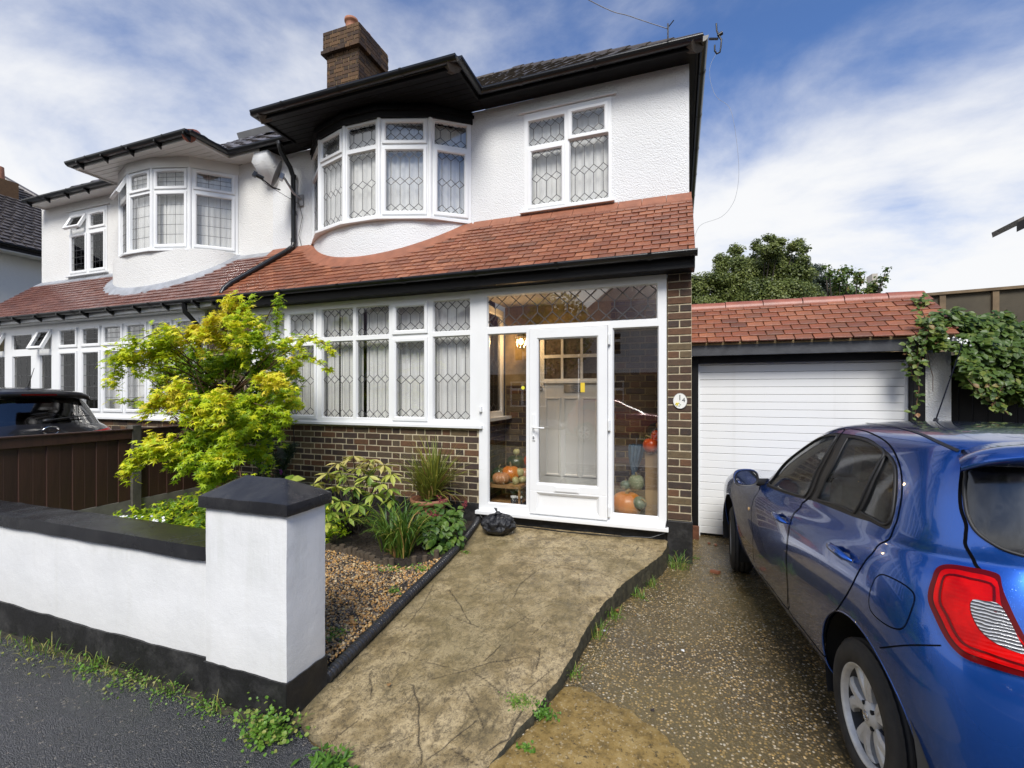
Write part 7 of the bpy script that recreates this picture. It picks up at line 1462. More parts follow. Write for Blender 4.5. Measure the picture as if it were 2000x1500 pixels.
# ============================================================ garage
ga = thing('garage', 'attached garage with white slatted door under a red tiled lean-to roof', 'garage', (1.2, 5.8, 0)); FG = Fr(0, 5.8)
mb = MB(); mb.box(.14, .22, 5.68, 5.84, 0, 2.07); mb.box(2.20, 2.30, 5.66, 5.84, 0, 2.07); mb.box(.22, 2.20, 5.70, 5.84, 1.99, 2.07); mb.build('door_frame', MT['black_wood'], ga, bevel=.004)
sl = []; z = .03; hh = .0845
while z < 1.98: sl.append((Vector((1.21 + rnd.uniform(-.001, .001), 5.785, z + hh / 2)), (1.965, .022, hh - .0035), Euler((R(1.2), R(rnd.uniform(-.05, .05)), 0)).to_matrix())); z += hh
pieces(sl, 'door_slat', MT['panel'], ga, 300, ch=.003)
mb = MB(); mb.box(.22, 2.2, 5.81, 5.83, 0, 1.99); mb.build('door_backing', MT['dark'], ga)
mb = MB(); mb.box(.223, .242, 5.755, 5.80, 0, 1.99); mb.box(2.178, 2.197, 5.755, 5.80, 0, 1.99); mb.build('guide_rail', MT['upvc'], ga)
mb = MB(); mb.box(.135, 2.50, 5.545, 5.58, 2.065, 2.185); mb.build('fascia', MT['grey_black_wood'], ga, bevel=.004); mb = MB(); mb.box(.14, 2.50, 5.58, 5.80, 2.085, 2.10); mb.build('soffit', MT['black_wood'], ga)
gm = (2.70 - 2.19) / (6.12 - 5.50); GA = math.atan(gm); mb = MB(); mb.hexa([(.14, 5.54, 2.18), (2.48, 5.54, 2.18), (2.48, 6.12, 2.64), (.14, 6.12, 2.64), (.14, 5.54, 2.20), (2.48, 5.54, 2.20), (2.48, 6.12, 2.68), (.14, 6.12, 2.68)]); mb.hexa([(.14, 6.12, 2.64), (2.48, 6.12, 2.64), (2.48, 6.8, 2.18), (.14, 6.8, 2.18), (.14, 6.12, 2.68), (2.48, 6.12, 2.68), (2.48, 6.8, 2.21), (.14, 6.8, 2.21)]); mb.box(.2, 2.45, 6.75, 11, 2.1, 2.2); mb.build('roof_deck', MT['mortar_dark'], ga)
ts = []; S = Vector((0, math.cos(GA), math.sin(GA))); Nn = Vector((0, -math.sin(GA), math.cos(GA)))
for k in range(8):
    n = 16
    for j in range(n):
        x0 = .14 - (.083 if k % 2 else 0) + j * .168; x1 = min(x0 + .159, 2.50 + rnd.uniform(-.01, .01)); x0 = max(x0, .14)
        if x1 - x0 < .03: continue
        b = Vector(((x0 + x1) / 2, 5.50, 2.195)) + S * (k * .093 + .075) + Nn * .012; ts.append((b, (x1 - x0, .16, .019), Euler((GA - R(8.5) + R(rnd.uniform(-1, 1)), R(rnd.uniform(-.7, .7)), R(rnd.uniform(-1, 1)))).to_matrix()))
pieces(ts, 'roof_tile', MT['tile'], ga, 300)
x = .14
while x < 2.44: mb = MB(); x1 = min(x + .40, 2.47); mb.tube([(x, 6.13, 2.655), (x1 - .008, 6.13, 2.655)], [.098, .092], 16); mb.build('ridge_tile', MT['ridge'], ga); x = x1
mb = MB(); mb.box(2.305, 2.52, 5.70, 5.95, 0, 2.06); mb.build('white_pier', MT['dash'], ga, bevel=.006)
mb = MB(); mb.box(2.40, 2.5, 5.95, 11, 0, 2.1); mb.build('side_wall', MT['dash'], ga); mb = MB(); mb.box(.14, .225, 5.60, 5.66, .0, .14); mb.build('rusty_stop', simple('rusty_iron', (.13, .05, .025), .8, .4, 20, .8, 60), ga)
gt = thing('side_gate', 'black vertical board gate under the creeper', 'gate', (3.4, 5.86, 0)); gb = []
x = 2.53
while x < 5.2: gb.append((Vector((x + .055, 5.86, 1.0)), (.107, .025, 2.0), I3)); x += .112
pieces(gb, 'gate_board', MT['black_wood'], gt); mb = MB(); mb.box(2.53, 5.2, 5.835, 5.847, 1.70, 1.80); mb.build('gate_rail', MT['black_wood'], gt)
# ------------------------------------------------------------ creeper
cr = thing('creeper', 'leafy green creeper spilling over the garage corner and gate', 'climbing plant', (2.9, 5.7, 2.0)); Pp, Zz, Uu, Ss, Tt = [], [], [], [], []; st = MB()
for u, v, rp, Y, n, br in ((1850, 625, 26, 5.7, 300, .45), (1820, 632, 16, 5.6, 130, .5), (1890, 640, 34, 5.8, 480, .45), (1930, 650, 36, 5.9, 520, .42), (1975, 655, 36, 6.0, 520, .45), (1900, 680, 36, 5.6, 520, .42), (1950, 700, 42, 5.7, 680, .42), (2000, 700, 46, 5.8, 650, .40), (1880, 715, 26, 5.6, 260, .5), (1915, 735, 26, 5.6, 260, .52), (1965, 750, 34, 5.7, 420, .45), (2010, 760, 36, 5.7, 420, .45), (2050, 700, 50, 5.9, 600, .45), (1945, 620, 16, 5.9, 90, .5), (1820, 655, 14, 5.5, 80, .55), (1830, 672, 12, 5.5, 60, .5)):
    c = at(u, v, Y); r = rp * screen(c)[2] / 900; n = int(n * 1.0); p, d = ball(c, r * 1.05, n, .85, .35); p[:, 1] = np.where(p[:, 0] < 2.55, np.minimum(p[:, 1], 5.62 + (p[:, 2] - 2.2) * 1.1), p[:, 1]); z, up = hang([0, -.7, .8], d * [1, 1, .2], n, .35); Pp.append(p); Zz.append(z); Uu.append(up); Ss.append(NP.uniform(.045, .085, n)); Tt.append(np.clip(br + NP.normal(0, .17, n), 0, 1))
for pl_, Y, n in (([(1800, 605), (1815, 640), (1805, 680), (1790, 720)], 5.45, 60), ([(1790, 600), (1800, 580), (1812, 600)], 5.9, 40), ([(1850, 640), (1815, 650), (1785, 660), (1770, 690)], 5.45, 60), ([(1795, 670), (1790, 700), (1795, 760), (1785, 820)], 5.5, 44), ([(1890, 740), (1910, 765), (1945, 785), (1970, 810)], 5.45, 46), ([(1930, 740), (1935, 770), (1945, 800)], 5.45, 26), ([(1780, 665), (1775, 700), (1782, 735)], 5.5, 26), ([(1990, 740), (1960, 755), (1945, 775)], 5.4, 30)):
    W_ = [at(u, v, Y) for u, v in pl_]; st.tube(W_, .004, 4); L_ = np.array([tuple(x) for x in W_]); t = NP.uniform(0, len(W_) - 1.001, n); i = t.astype(int); f = (t - i)[:, None]; p = L_[i] * (1 - f) + L_[i + 1] * f + NP.normal(0, .02, (n, 3)); z, up = hang([0, -.8, .7], NP.normal(0, 1, (n, 3)), n, .3); Pp.append(p); Zz.append(z); Uu.append(up); Ss.append(NP.uniform(.035, .07, n)); Tt.append(np.clip(.55 + NP.normal(0, .25, n), 0, 1))
cloud('leaves', OV * [1.1, 1, 1], OVF, *map(np.concatenate, (Pp, Zz, Uu, Ss)), MT['creeper'], cr, np.concatenate(Tt)); W_ = [at(u, v, 5.64) for u, v in ((1812, 690), (1816, 715), (1822, 735), (1822, 765))]; st.tube(W_, .003, 4); st.build('stems', MT['bark'], cr, kind='stuff')
fl_ = []
for u, v in ((1868, 662), (1875, 668), (1890, 668)): q = at(u, v, 5.35); fl_.append(tuple(q))
P_ = np.repeat(np.array(fl_), 7, 0); n = len(P_); P_ = P_ + NP.normal(0, .02, (n, 3)); tag(cloud('blossom', QD, QDF, P_, NP.normal(0, .4, (n, 3)) + [0, -1, .3], NP.normal(0, 1, (n, 3)), NP.uniform(.016, .024, n), MT['petal'], cr, NP.random(n)), kind='stuff')
# ------------------------------------------------------------ screen fence and the house beyond
sf = thing('screening_fence', 'tall brown boarded screen behind the garage', 'fence', (5.5, 9.5, 0)); mscr = simple('brown_mesh_screen', (.075, .062, .042), .9, .2, 3, .8, 120)
mb = MB(); mb.hexa([(3.3, 9.5, 0), (9, 9.5, 0), (9, 9.54, 0), (3.3, 9.54, 0), (3.3, 9.5, 3.25), (9, 9.5, 3.42), (9, 9.54, 3.42), (3.3, 9.54, 3.25)]); mb.build('screen_panel', mscr, sf)
mbat = simple('weathered_batten', (.16, .11, .06), .8, .3, 6, .5)
for x in (3.45, 4.07, 4.74, 5.4, 6.06, 6.7, 7.4): mb = MB(); mb.box(x - .04, x + .04, 9.46, 9.50, 0, 3.24 + (x - 3.3) * .03); mb.build('batten', mbat, sf)
mb = MB(); mb.hexa([(3.25, 9.44, 3.235), (9, 9.44, 3.405), (9, 9.58, 3.405), (3.25, 9.58, 3.235), (3.25, 9.44, 3.28), (9, 9.44, 3.45), (9, 9.58, 3.45), (3.25, 9.58, 3.28)]); mb.build('top_rail', mbat, sf)
rh = thing('far_right_house', 'corner of a house at the right edge, only its eave showing', 'house', (9, 14, 0)); mb = MB(); g_ = [(7.7, 0), (15.1, 0), (15.1, 5.3), (11.4, 7.35), (7.7, 5.35)]; mb.extrude(g_, lambda a, b, d: (a, d, b), 13.35, 13.95); mb.box(10.9, 15.1, 13.95, 20, 0, 5.3); mb.build('wall', MT['smooth_render'], rh)
for sg in (-1, 1):
    mb = MB(); X_ = lambda x: 11.4 + sg * x
    mb.hexa([(X_(4.45), 13.1, 5.30), (X_(0), 13.1, 7.60), (X_(0), 14.0, 7.60), (X_(4.45), 14.0, 5.30), (X_(4.47), 13.1, 5.42), (X_(0), 13.1, 7.72), (X_(0), 14.0, 7.72), (X_(4.47), 14.0, 5.42)]); mb.build('roof', MT['roof_tile'], rh)
    mb = MB(); mb.hexa([(X_(4.5), 13.02, 5.14), (X_(0), 13.02, 7.44), (X_(0), 13.09, 7.44), (X_(4.5), 13.09, 5.14), (X_(4.5), 13.02, 5.34), (X_(0), 13.02, 7.66), (X_(0), 13.09, 7.66), (X_(4.5), 13.09, 5.34)]); mb.build('verge_board', MT['black_wood'], rh)
tb = thing('tower_block', 'tiny pale tower block far beyond the sparse tree', 'tower block', (48, 150, 0)); c = at(1703, 545, 150); mb = MB(); mb.box(c.x - .6, c.x + .6, 148, 152, 0, c.z + 1); mb.build('wall', simple('pale_concrete', (.42, .38, .33), .8), tb)
for z in np.arange(6, 31, 3.0): mb = MB(); mb.box(c.x - .5, c.x + .1, 147.95, 148.0, z, z + 1.3); mb.build('window', MT['dark'], tb)
# the next house along on the left
lh = thing('grey_roofed_house', 'cream house with grey hipped roof at the left edge beyond the attached house', 'house', (-18.5, 6.5, 0)); mb = MB(); mb.box(-22, -15.4, 3.4, 10.2, 0, 5.15); mb.build('wall', MT['smooth_render'], lh)
mb = MB(); A, B_, C_, D_ = Vector((-22.2, 3, 5.2)), Vector((-15, 3, 5.2)), Vector((-15, 10.6, 5.2)), Vector((-22.2, 10.6, 5.2)); r0, r1 = Vector((-18.6, 5.8, 7.95)), Vector((-18.6, 7.6, 7.95))
def gslope(mb, A, B, C, D, g=.19, wv=.2):
    L = ((D + C) / 2 - (A + B) / 2).length; n = max(1, int(L / g)); nn = (B - A).cross(D - A).normalized(); nn = nn if nn.z > 0 else -nn; mb.quad(A, B, C, D)
    for k in range(n):
        a, b, c, d = A.lerp(D, k / n), B.lerp(C, k / n), B.lerp(C, (k + 1) / n), A.lerp(D, (k + 1) / n); m_ = max(1, int((b - a).length / wv))
        for j in range(m_):
            p0, p1, q1, q0 = a.lerp(b, j / m_), a.lerp(b, (j + .8) / m_), d.lerp(c, (j + .8) / m_), d.lerp(c, j / m_); mb.add([p0, p1, p1 + nn * .05, p0 + nn * .05, q1 + nn * .012, q0 + nn * .012], [(0, 1, 2, 3), (3, 2, 4, 5), (1, 4, 2)])
gslope(mb, B_, C_, r1, r0); gslope(mb, A, B_, r0, r0 + Vector((-.01, 0, 0))); mb.quad(D_, A, r0, r1); mb.quad(C_, D_, r1); mb.build('roof', MT['grey_tile'], lh, kind='stuff')
for a, b in ((r0, r1), (r1, C_), (r0, B_)):
    n = int((b - a).length / .42)
    for k in range(n): q = MB(); q.tube([a.lerp(b, k / n), a.lerp(b, (k + 1.03) / n)], .10, 8); q.build('ridge_tile', MT['grey_tile'], lh)
mb = MB(); mb.box(-15.35, -15.0, 3.2, 10.5, 5.04, 5.08); mb.build('soffit', MT['upvc_soffit'], lh); mb = MB(); gutter(mb, (-14.95, 3, 5.2), (-14.95, 10.6, 5.2), .06); mb.build('gutter', MT['pvc_black'], lh); mb = MB(); mb.box(-15.02, -14.99, 3, 10.6, 5.06, 5.2); mb.build('fascia', MT['pvc_black'], lh)
mb = MB(); cc_ = at(2, 360, 7.2); mb.box(cc_.x - .55, cc_.x + .15, 6.9, 7.5, 7, cc_.z + .12); mb.build('chimney', MT['chimney_brick'], lh); mb = MB(); mb.lathe([(.12, cc_.z + .1), (.10, cc_.z + .5)], (cc_.x - .1, 7.2, 0), 12); mb.build('chimney_pot', MT['pot'], lh)

# ------------------------------------------------------------ trees behind
def bgtree(name, label, clumps, n_leaf, size, mat, Y, trunk, dens=1.0):
    t = thing(name, label, 'tree', trunk, group='trees behind the garage'); Pp, Zz, Uu, Tt = [], [], [], []; tot = sum(c[2] ** 2 for c in clumps); st = MB(); tp = Vector(trunk)
    for u, v, rp in clumps:
        c = at(u, v, Y + rnd.uniform(-.8, .8)); sc = screen(c)[2] / 900; r = rp * sc; n = int(n_leaf * rp ** 2 / tot * dens); st.tube([tp + Vector((0, 0, 2.0)), tp.lerp(c, .6) + Vector((0, 0, .4)), c], [.06, .03, .006], 4); subs = max(4, int(rp / 2.2)); cs, cd = ball(c, r * .82, subs, .9, .5)
        for q in cs:
            nn_ = n // subs; p, d = ball(q, r * .55 + .08, nn_, .8, .05); Pp.append(p); Zz.append(d + NP.normal(0, .6, (nn_, 3)) + [0, -.3, .8]); Uu.append(NP.normal(0, 1, (nn_, 3))); Tt.append(np.clip(NP.normal(.45 + .25 * rnd.uniform(-1, 1), .2, nn_), 0, 1))
            pass
    Pp, Zz, Uu, Tt = map(np.concatenate, (Pp, Zz, Uu, Tt)); cloud('crown', QD, QDF, Pp, Zz, Uu, NP.uniform(size * .7, size * 1.3, len(Pp)), mat, t, Tt); st.tube([tp, tp + Vector((0, 0, 2.2))], [.17, .10], 9); st.build('trunk', MT['bark2'], t)
bgtree('broad_tree', 'broad dark green tree filling the gap above the garage roof', [(1365, 560, 26), (1380, 600, 34), (1400, 535, 24), (1400, 575, 34), (1412, 510, 14), (1435, 520, 20), (1437, 490, 11), (1440, 560, 38), (1470, 540, 30), (1480, 590, 42), (1475, 510, 16), (1480, 480, 10), (1505, 490, 18), (1500, 467, 9), (1522, 472, 9), (1515, 530, 34), (1540, 510, 20), (1550, 485, 10), (1560, 475, 7), (1570, 490, 8), (1555, 540, 26), (1530, 580, 40), (1575, 565, 18), (1572, 510, 10), (1330, 580, 30), (1590, 590, 24)], 78000, .055, MT['bgtree'], 15, (1.9, 15, 0), 1.5)
bgtree('blue_green_tree', 'blue green tree just right of the broad tree', [(1590, 530, 14), (1600, 560, 26), (1575, 555, 20), (1620, 590, 26), (1600, 600, 30), (1612, 548, 10)], 16000, .055, MT['bgtree2'], 20, (5.0, 20, 0), 1.5)
bgtree('sparse_tree', 'thin young tree with sparse leaves against the sky', [(1612, 522, 4), (1620, 535, 6), (1640, 545, 10), (1648, 525, 6), (1655, 530, 6), (1645, 565, 16), (1665, 575, 12), (1680, 550, 8), (1676, 535, 6), (1695, 565, 9), (1690, 585, 12), (1712, 560, 8), (1722, 545, 6), (1730, 528, 4), (1708, 580, 9), (1640, 590, 14)], 3200, .055, MT['creeper'], 11, (3.1, 11, 0))

# ------------------------------------------------------------ wires and roof-corner fittings
tw_ = thing('telephone_wire', 'thin overhead telephone wire with insulator on the eaves gutter', 'wire', (-.1, 5.25, 5.5)); A = Vector((-.10, 5.22, 5.56)); pm = at(1150, 0, 4.5); mb = MB(); B_ = Vector((-14, -9.3, 8.0)); ws_ = [A, A.lerp(pm, .5) + Vector((0, 0, -.012)), pm] + [pm.lerp(B_, f) + Vector((0, 0, -.9 * f * (1 - f))) for f in (.1, .3, .6, 1)]; mb.tube([tuple(p) for p in smooth_loop([tuple(p) for p in ws_], False, 6)], .0045, 5); mb.build('wire', MT['leadsheet'], tw_)
mb = MB(); mb.tube([(-.10, 5.20, 5.42), (-.10, 5.20, 5.60)], .009, 6); mb.tube([(-.10, 5.20, 5.56), (-.04, 5.17, 5.60)], .006, 5); mb.build('bracket', MT['pvc_black'], tw_)
cb_ = thing('corner_hook', 'black steel hook bracket at the top right corner of the roof', 'bracket', (.36, 5.2, 5.45)); mb = MB(); c = at(1395, 82, 5.2); mb.tube([Vector((.31, 5.24, 5.36)), at(1402, 76, 5.2)], .012, 6); h_ = [at(u, v, 5.2) for u, v in ((1399, 46), (1400, 60), (1404, 70), (1409, 78), (1408, 92), (1406, 102), (1400, 105), (1396, 99), (1396, 88))]; mb.tube(h_, .009, 6); mb.tube([at(1402, 70, 5.2), at(1411, 64, 5.2)], .018, 6); mb.build('hook', MT['pvc_black'], cb_)
mb = MB(); mb.tube([tuple(p) for p in smooth_loop([tuple(at(u, v, 5.2)) for u, v in ((1399, 104), (1387, 130), (1388, 160), (1400, 190), (1426, 212), (1438, 270), (1443, 330), (1440, 370), (1430, 400), (1408, 424), (1368, 440), (1355, 470))], False, 6)], .0017, 5); mb.build('loose_cable', MT['leadsheet'], cb_)

# ------------------------------------------------------------ bin bag
bb = thing('bin_bag', 'knotted black plastic bin bag on the path beside the door sill', 'bag', (-1.76, 4.46, .20)); mb = MB(); n, mm = 64, 30; c = Vector((-1.76, 4.46, .195)); vs = []
for i in range(mm + 1):
    f = i / mm; ang = PI * f; z = (1 - math.cos(ang)) / 2; rr = math.sin(ang) ** .6 if f < .5 else math.sin(ang) ** (.6 + .9 * (f - .5) * 2)
    for j in range(n):
        q = 2 * PI * j / n; dv = Vector((math.cos(q), math.sin(q), 0)); cre = mnoise.fractal((math.cos(q) * 2.2, math.sin(q) * 2.2, z * 2.4), .7, 2.2, 4); fold = abs(mnoise.noise((math.cos(q) * 5, math.sin(q) * 5, z * 3 + 4))) ; r_ = rr * (.165 + .035 * cre - .05 * fold * (.3 + z)); vs.append(c + Vector((dv.x * r_ * 1.12, dv.y * r_ * .95, z * .20 + .014 * cre)))
mb.add(vs, [(i * n + j, i * n + (j + 1) % n, (i + 1) * n + (j + 1) % n, (i + 1) * n + j) for i in range(mm) for j in range(n)], True)
mb.ell(c + Vector((0, 0, .20)), (.035, .03, .03), 10, 6)
for k in range(3):
    q = k * 2.1; e = c + Vector((.06 * math.cos(q), .06 * math.sin(q), .225 + .02 * math.sin(k * 2))); mb.add([c + Vector((0, 0, .185)), c + Vector((.02 * math.cos(q + .6), .02 * math.sin(q + .6), .205)), e + Vector((.04 * math.cos(q + 1), .04 * math.sin(q + 1), .004)), e], [(0, 1, 2, 3)], True)
m = M_('shiny_bin_liner', .30, (.012, .012, .014)); m.bump(m.noise(26, 6, .7, 1.2), .9, .012); mb.build('bag', m.m, bb)
# cable along the threshold
mb = MB(); mb.tube([(-2.10, 4.74, .30), (-2.0, 4.70, .215), (-1.5, 4.715, .212), (-1.1, 4.70, .206), (-.6, 4.69, .22), (-.25, 4.69, .24), (-.12, 4.74, .28), (-.10, 4.76, .40)], .006, 6); tag(mb.build('threshold_cable', MT['pvc_black']), 'thin black cable lying along the foot of the porch sill', 'cable')
# electrical box on the wall by the maple
mb = MB(); mb.fbox(Fr(0, 4.8), -5.05, -4.93, .78, .92, 0, .06); tag(mb.build('wall_socket_box', simple('grey_plastic_box', (.10, .105, .11), .5), bevel=.006), 'small grey weatherproof box on the brick wall by the maple trunk', 'socket box')
mb = MB(); mb.tube([(-4.99, 4.77, .78), (-4.98, 4.76, .6), (-5.0, 4.77, .3), (-4.9, 4.76, .7), (-4.78, 4.77, .9), (-4.80, 4.77, 1.22)], .006, 6); tag(mb.build('socket_cable', MT['pvc_black']), 'black cable dangling from the grey box on the brick wall', 'cable')
# bits on the drive
for (u, v, s_, lb) in ((1397, 1119, .05, 'larger brick fragment lying on the drive by the front tyre'), (1398, 1065, .028, 'small brick crumb near the garage door left corner'), (1385, 1062, .025, 'brick crumb beside the rusty door stop'), (805, 1285, 0, ''),):
    if not s_: continue
    a = (u - 1000) / 900; x, y = a * CT - ST, a * ST + CT; d = HCAM / ((v - 768) / 900); p = Vector((x * d, y * d, s_ * .22)); mb = MB(); mb.obox(p, (s_ * 1.6, s_, s_ * .6), Euler((.1, .1, s_ * 50)).to_matrix()); o = mb.build('brick_fragment', MT['tile'], bevel=.006); tag(o, lb, 'brick fragment', 'brick fragments on the drive')
for (u, v, col, s_, lb) in ((1334, 1271, (.7, .7, .68), .012, 'white litter scrap on the middle of the drive'), (1275, 1388, (.03, .02, .02), .014, 'dark scrap on the drive below the path'), (1180, 1232, (.6, .6, .6), .016, 'crumpled clear wrapper by the path edge'), (1165, 1100 + 130, (.30, .12, .04), .02, 'brown dead leaf at the path riser'), (1205, 1192, (.32, .14, .05), .02, 'rust coloured dead leaf by the path edge grass'), (760, 1337, (.25, .14, .05), .014, 'curled brown leaf on the path')):
    a = (u - 1000) / 900; x, y = a * CT - ST, a * ST + CT; zz_ = .008 if u > 900 else pz(2.2) + .01; d = (HCAM - zz_) / ((v - 768) / 900); p = Vector((x * d, y * d, zz_)); mb = MB(); q = [(math.cos(k * 1.05) * s_ * rnd.uniform(.6, 1.3), math.sin(k * 1.05) * s_ * rnd.uniform(.6, 1.3), rnd.uniform(0, .006)) for k in range(6)]; mb.add([p + Vector((0, 0, .004))] + [p + Vector(w_) for w_ in q], [(0, k, k % 6 + 1) for k in range(1, 7)]); tag(mb.build('litter_scrap', simple('scrap_%d' % u, col, .6)), lb, 'litter')

# ============================================================ gourds, rack and boxes in the porch
def gourd(c, r, sq, ribs, depth, mat, label, stem=(.0, .0, .05), tilt=(0, 0), neck=0, name='pumpkin', smat=None):
    t = thing(name, label, 'gourd' if name == 'gourd' else 'pumpkin', (c[0], c[1], c[2]), group='autumn gourds in the porch'); mb = MB(); M = Euler((tilt[0], tilt[1], 0)).to_matrix(); n = 48; prof = []
    for i in range(17): a = PI * i / 16; zz = -math.cos(a); rr = math.sin(a) ** .8; dip = .16 * math.exp(-(rr / .28) ** 2); prof.append((rr * r, (zz * (1 - dip * (zz > 0) - .5 * dip * (zz < 0))) * r * sq))
    if neck: prof = [(p_[0] * (1 - .55 * max(0, p_[1] / (r * sq))), p_[1] * (1 + neck * max(0, p_[1] / (r * sq)))) for p_ in prof]
    cz = c[2] + r * sq * .97; mb.lathe(prof, (c[0], c[1], cz), n, M, True, fn=(lambda q, ra, z: 1 - depth * abs(math.sin(q * ribs / 2)) ** .35 * 0 - depth * (1 - abs(math.sin(q * ribs / 2)) ** .5)) if ribs else None); mb.build('rind', mat, t)
    top = Vector((c[0], c[1], cz)) + M @ Vector((0, 0, r * sq * (.84 + neck))); s_ = MB(); s_.tube([top - M @ Vector((0, 0, .01)), top + M @ Vector((0, 0, stem[2] * .5)), top + M @ Vector(stem)], [r * .13, r * .09, r * .10], 8); s_.build('stalk', smat or MT['stalk'], t)
MT['stalk'] = simple('dry_stalk', (.28, .21, .09), .8, .3, 30)
def gm_(name, a, b, sc=14, r=.4): m = M_(name, r); m.color(m.ramp(m.noise(sc, 5, .7), [(.35, a), (.65, b)])); m.b.inputs['Coat Weight'].default_value = .2; return m.m
og = gm_('orange_rind', (.60, .17, .02), (.72, .26, .03), 4); rd_ = gm_('red_orange_rind', (.52, .06, .01), (.62, .10, .015), 5, .25); pk = gm_('salmon_rind', (.52, .22, .10), (.62, .30, .15), 8); gn = gm_('dark_green_rind', (.015, .035, .018), (.05, .075, .02), 9); sgn = gm_('sage_rind', (.13, .18, .12), (.19, .24, .17), 7); cgn = gm_('pale_gourd_rind', (.42, .40, .16), (.55, .52, .26), 12)
m = M_('netted_melon_rind', .6); v_ = m.voro(75, 'DISTANCE_TO_EDGE'); m.color(m.mix(m.mr(v_, .04, .14, 0, 1), (.42, .42, .28), (.11, .17, .05))); mel = m.m
rk = thing('slatted_rack', 'low wooden slatted rack carrying pumpkins inside the left porch pane', 'rack', (-1.87, 5.15, .33)); mwd = simple('bamboo_wood', (.36, .20, .08), .6, .2, 14, .3)
for y in np.arange(4.93, 5.38, .035): mb = MB(); mb.box(-2.08, -1.68, y, y + .02, .585, .60); mb.build('slat', mwd, rk, bevel=.002)
for y in np.arange(4.93, 5.38, .05): mb = MB(); mb.box(-2.08, -1.68, y, y + .02, .385, .395); mb.build('slat', mwd, rk)
for x, y in ((-1.69, 4.94), (-2.07, 4.94), (-1.69, 5.38), (-2.07, 5.38)): mb = MB(); mb.box(x - .012, x + .012, y - .012, y + .012, .33, .585); mb.build('leg', mwd, rk)
mb = MB(); mb.box(-2.08, -1.67, 4.915, 4.93, .565, .60); mb.box(-1.68, -1.665, 4.93, 5.39, .565, .60); mb.build('rail', mwd, rk)
Z0 = .60
gourd((-1.935, 5.00, Z0), 0.107, .62, 12, .10, pk, 'pink ribbed pumpkin at the front of the rack', (.02, -.01, .05)); gourd((-1.87, 5.15, Z0), 0.116, .82, 10, .08, og, 'round orange pumpkin behind the pink one', (-.01, 0, .06)); gourd((-2.01, 5.13, Z0), 0.091, .95, 8, .06, gn, 'dark green gourd at the left end of the rack', (.02, 0, .04), name='gourd')
gourd((-1.765, 5.03, Z0), 0.049, .8, 6, .04, cgn, 'small pale gourd at the rack front, nearer the door', (.01, 0, .02), (0, 1.2), name='gourd'); gourd((-1.71, 5.11, Z0), 0.051, .8, 6, .04, cgn, 'small cream gourd touching the door jamb side of the rack', (.01, 0, .02), (0, -.4), name='gourd'); gourd((-1.76, 5.16, Z0 + 0.066), 0.059, .85, 6, .04, cgn, 'pale round gourd stacked above the two small ones', (.01, 0, .02), name='gourd')
gourd((-1.85, 5.30, Z0 + 0.132), 0.122, .68, 10, .05, gn, 'dark green squash on top of the heap', (.02, 0, .03), name='gourd'); gourd((-1.69, 5.30, Z0 + 0.168), 0.067, 1.0, 0, 0, rd_, 'red orange onion squash at the top right of the heap', (0, 0, .05)); gourd((-1.70, 5.22, Z0 + 0.036), 0.079, .8, 10, .06, pk, 'striped salmon pumpkin behind the pale gourds', (0, 0, .02)); gourd((-1.86, 5.33, Z0 + 0.294), 0.043, .9, 6, .06, cgn, 'knobbly yellow gourd crowning the heap', (0, 0, .02), name='gourd')
gourd((-.515, 5.06, .335), .165, .80, 14, .07, og, 'very large orange pumpkin on the porch floor', (.03, 0, .05)); gourd((-.375, 4.965, .45), .072, .82, 14, .09, sgn, 'sage green pumpkin leaning on the large orange one', (.05, -.03, .03), (.5, .5)); gourd((-.42, 5.12, .60), .088, 1.0, 10, .05, mel, 'netted green melon above the large pumpkin', (-.01, 0, .04), name='gourd'); gourd((-.53, 5.12, .60), .060, .9, 8, .05, sgn, 'pale green round squash beside the netted melon', (0, 0, .02), name='gourd')
gourd((-.265, 5.00, 1.035), .082, .92, 0, 0, rd_, 'glossy red orange squash on top of the tall box', (-.05, -.02, .04)); gourd((-.19, 5.10, 1.10), .085, 1.0, 0, 0, rd_, 'second red squash behind, half hidden by the frame', (0, 0, .03)); gourd((-.175, 5.12, 1.27), .045, 1.1, 0, 0, gm_('butternut_rind', (.45, .30, .14), (.5, .36, .18)), 'butternut squash topping the pile at the right', (0, 0, .02), neck=.5, name='gourd')
tbx = thing('tall_box', 'tall plain brown box standing in the right porch pane', 'box', (-.22, 5.07, .33)); mb = MB(); mb.box(-.32, -.12, 5.0, 5.16, .335, 1.03); mb.build('body', simple('kraft_board', (.34, .215, .09), .8, .08, 5, .2, 60), tbx, bevel=.003); mb = MB(); mb.box(-.32, -.12, 4.997, 5.0, .335, 1.0); mb.build('front_panel', bpy.data.materials['kraft_board'], tbx)
um = thing('folded_umbrella', 'folded blue umbrella hanging behind the pumpkins', 'umbrella', (-.42, 5.25, .6)); mb = MB(); vs = []; n = 22
for z, r_ in ((.74, .02), (.85, .055), (.95, .085), (1.06, .10), (1.08, .09)):
    for j in range(n): q = 2 * PI * j / n; rr = r_ * (1 - .28 * abs(math.sin(q * 4))); vs.append((-.43 + rr * math.cos(q) * .9 - (1.08 - z) * .10, 5.28 + rr * math.sin(q), z))
mb.add(vs, [(i * n + j, i * n + (j + 1) % n, (i + 1) * n + (j + 1) % n, (i + 1) * n + j) for i in range(4) for j in range(n)], False); mb.build('canopy_cloth', simple('dusty_blue_cloth', (.075, .13, .19), .8, .2, 14), um); mb = MB(); mb.tube([(-.47, 5.28, .62), (-.43, 5.28, 1.15)], .007, 6); mb.build('shaft', MT['dullmetal'], um)
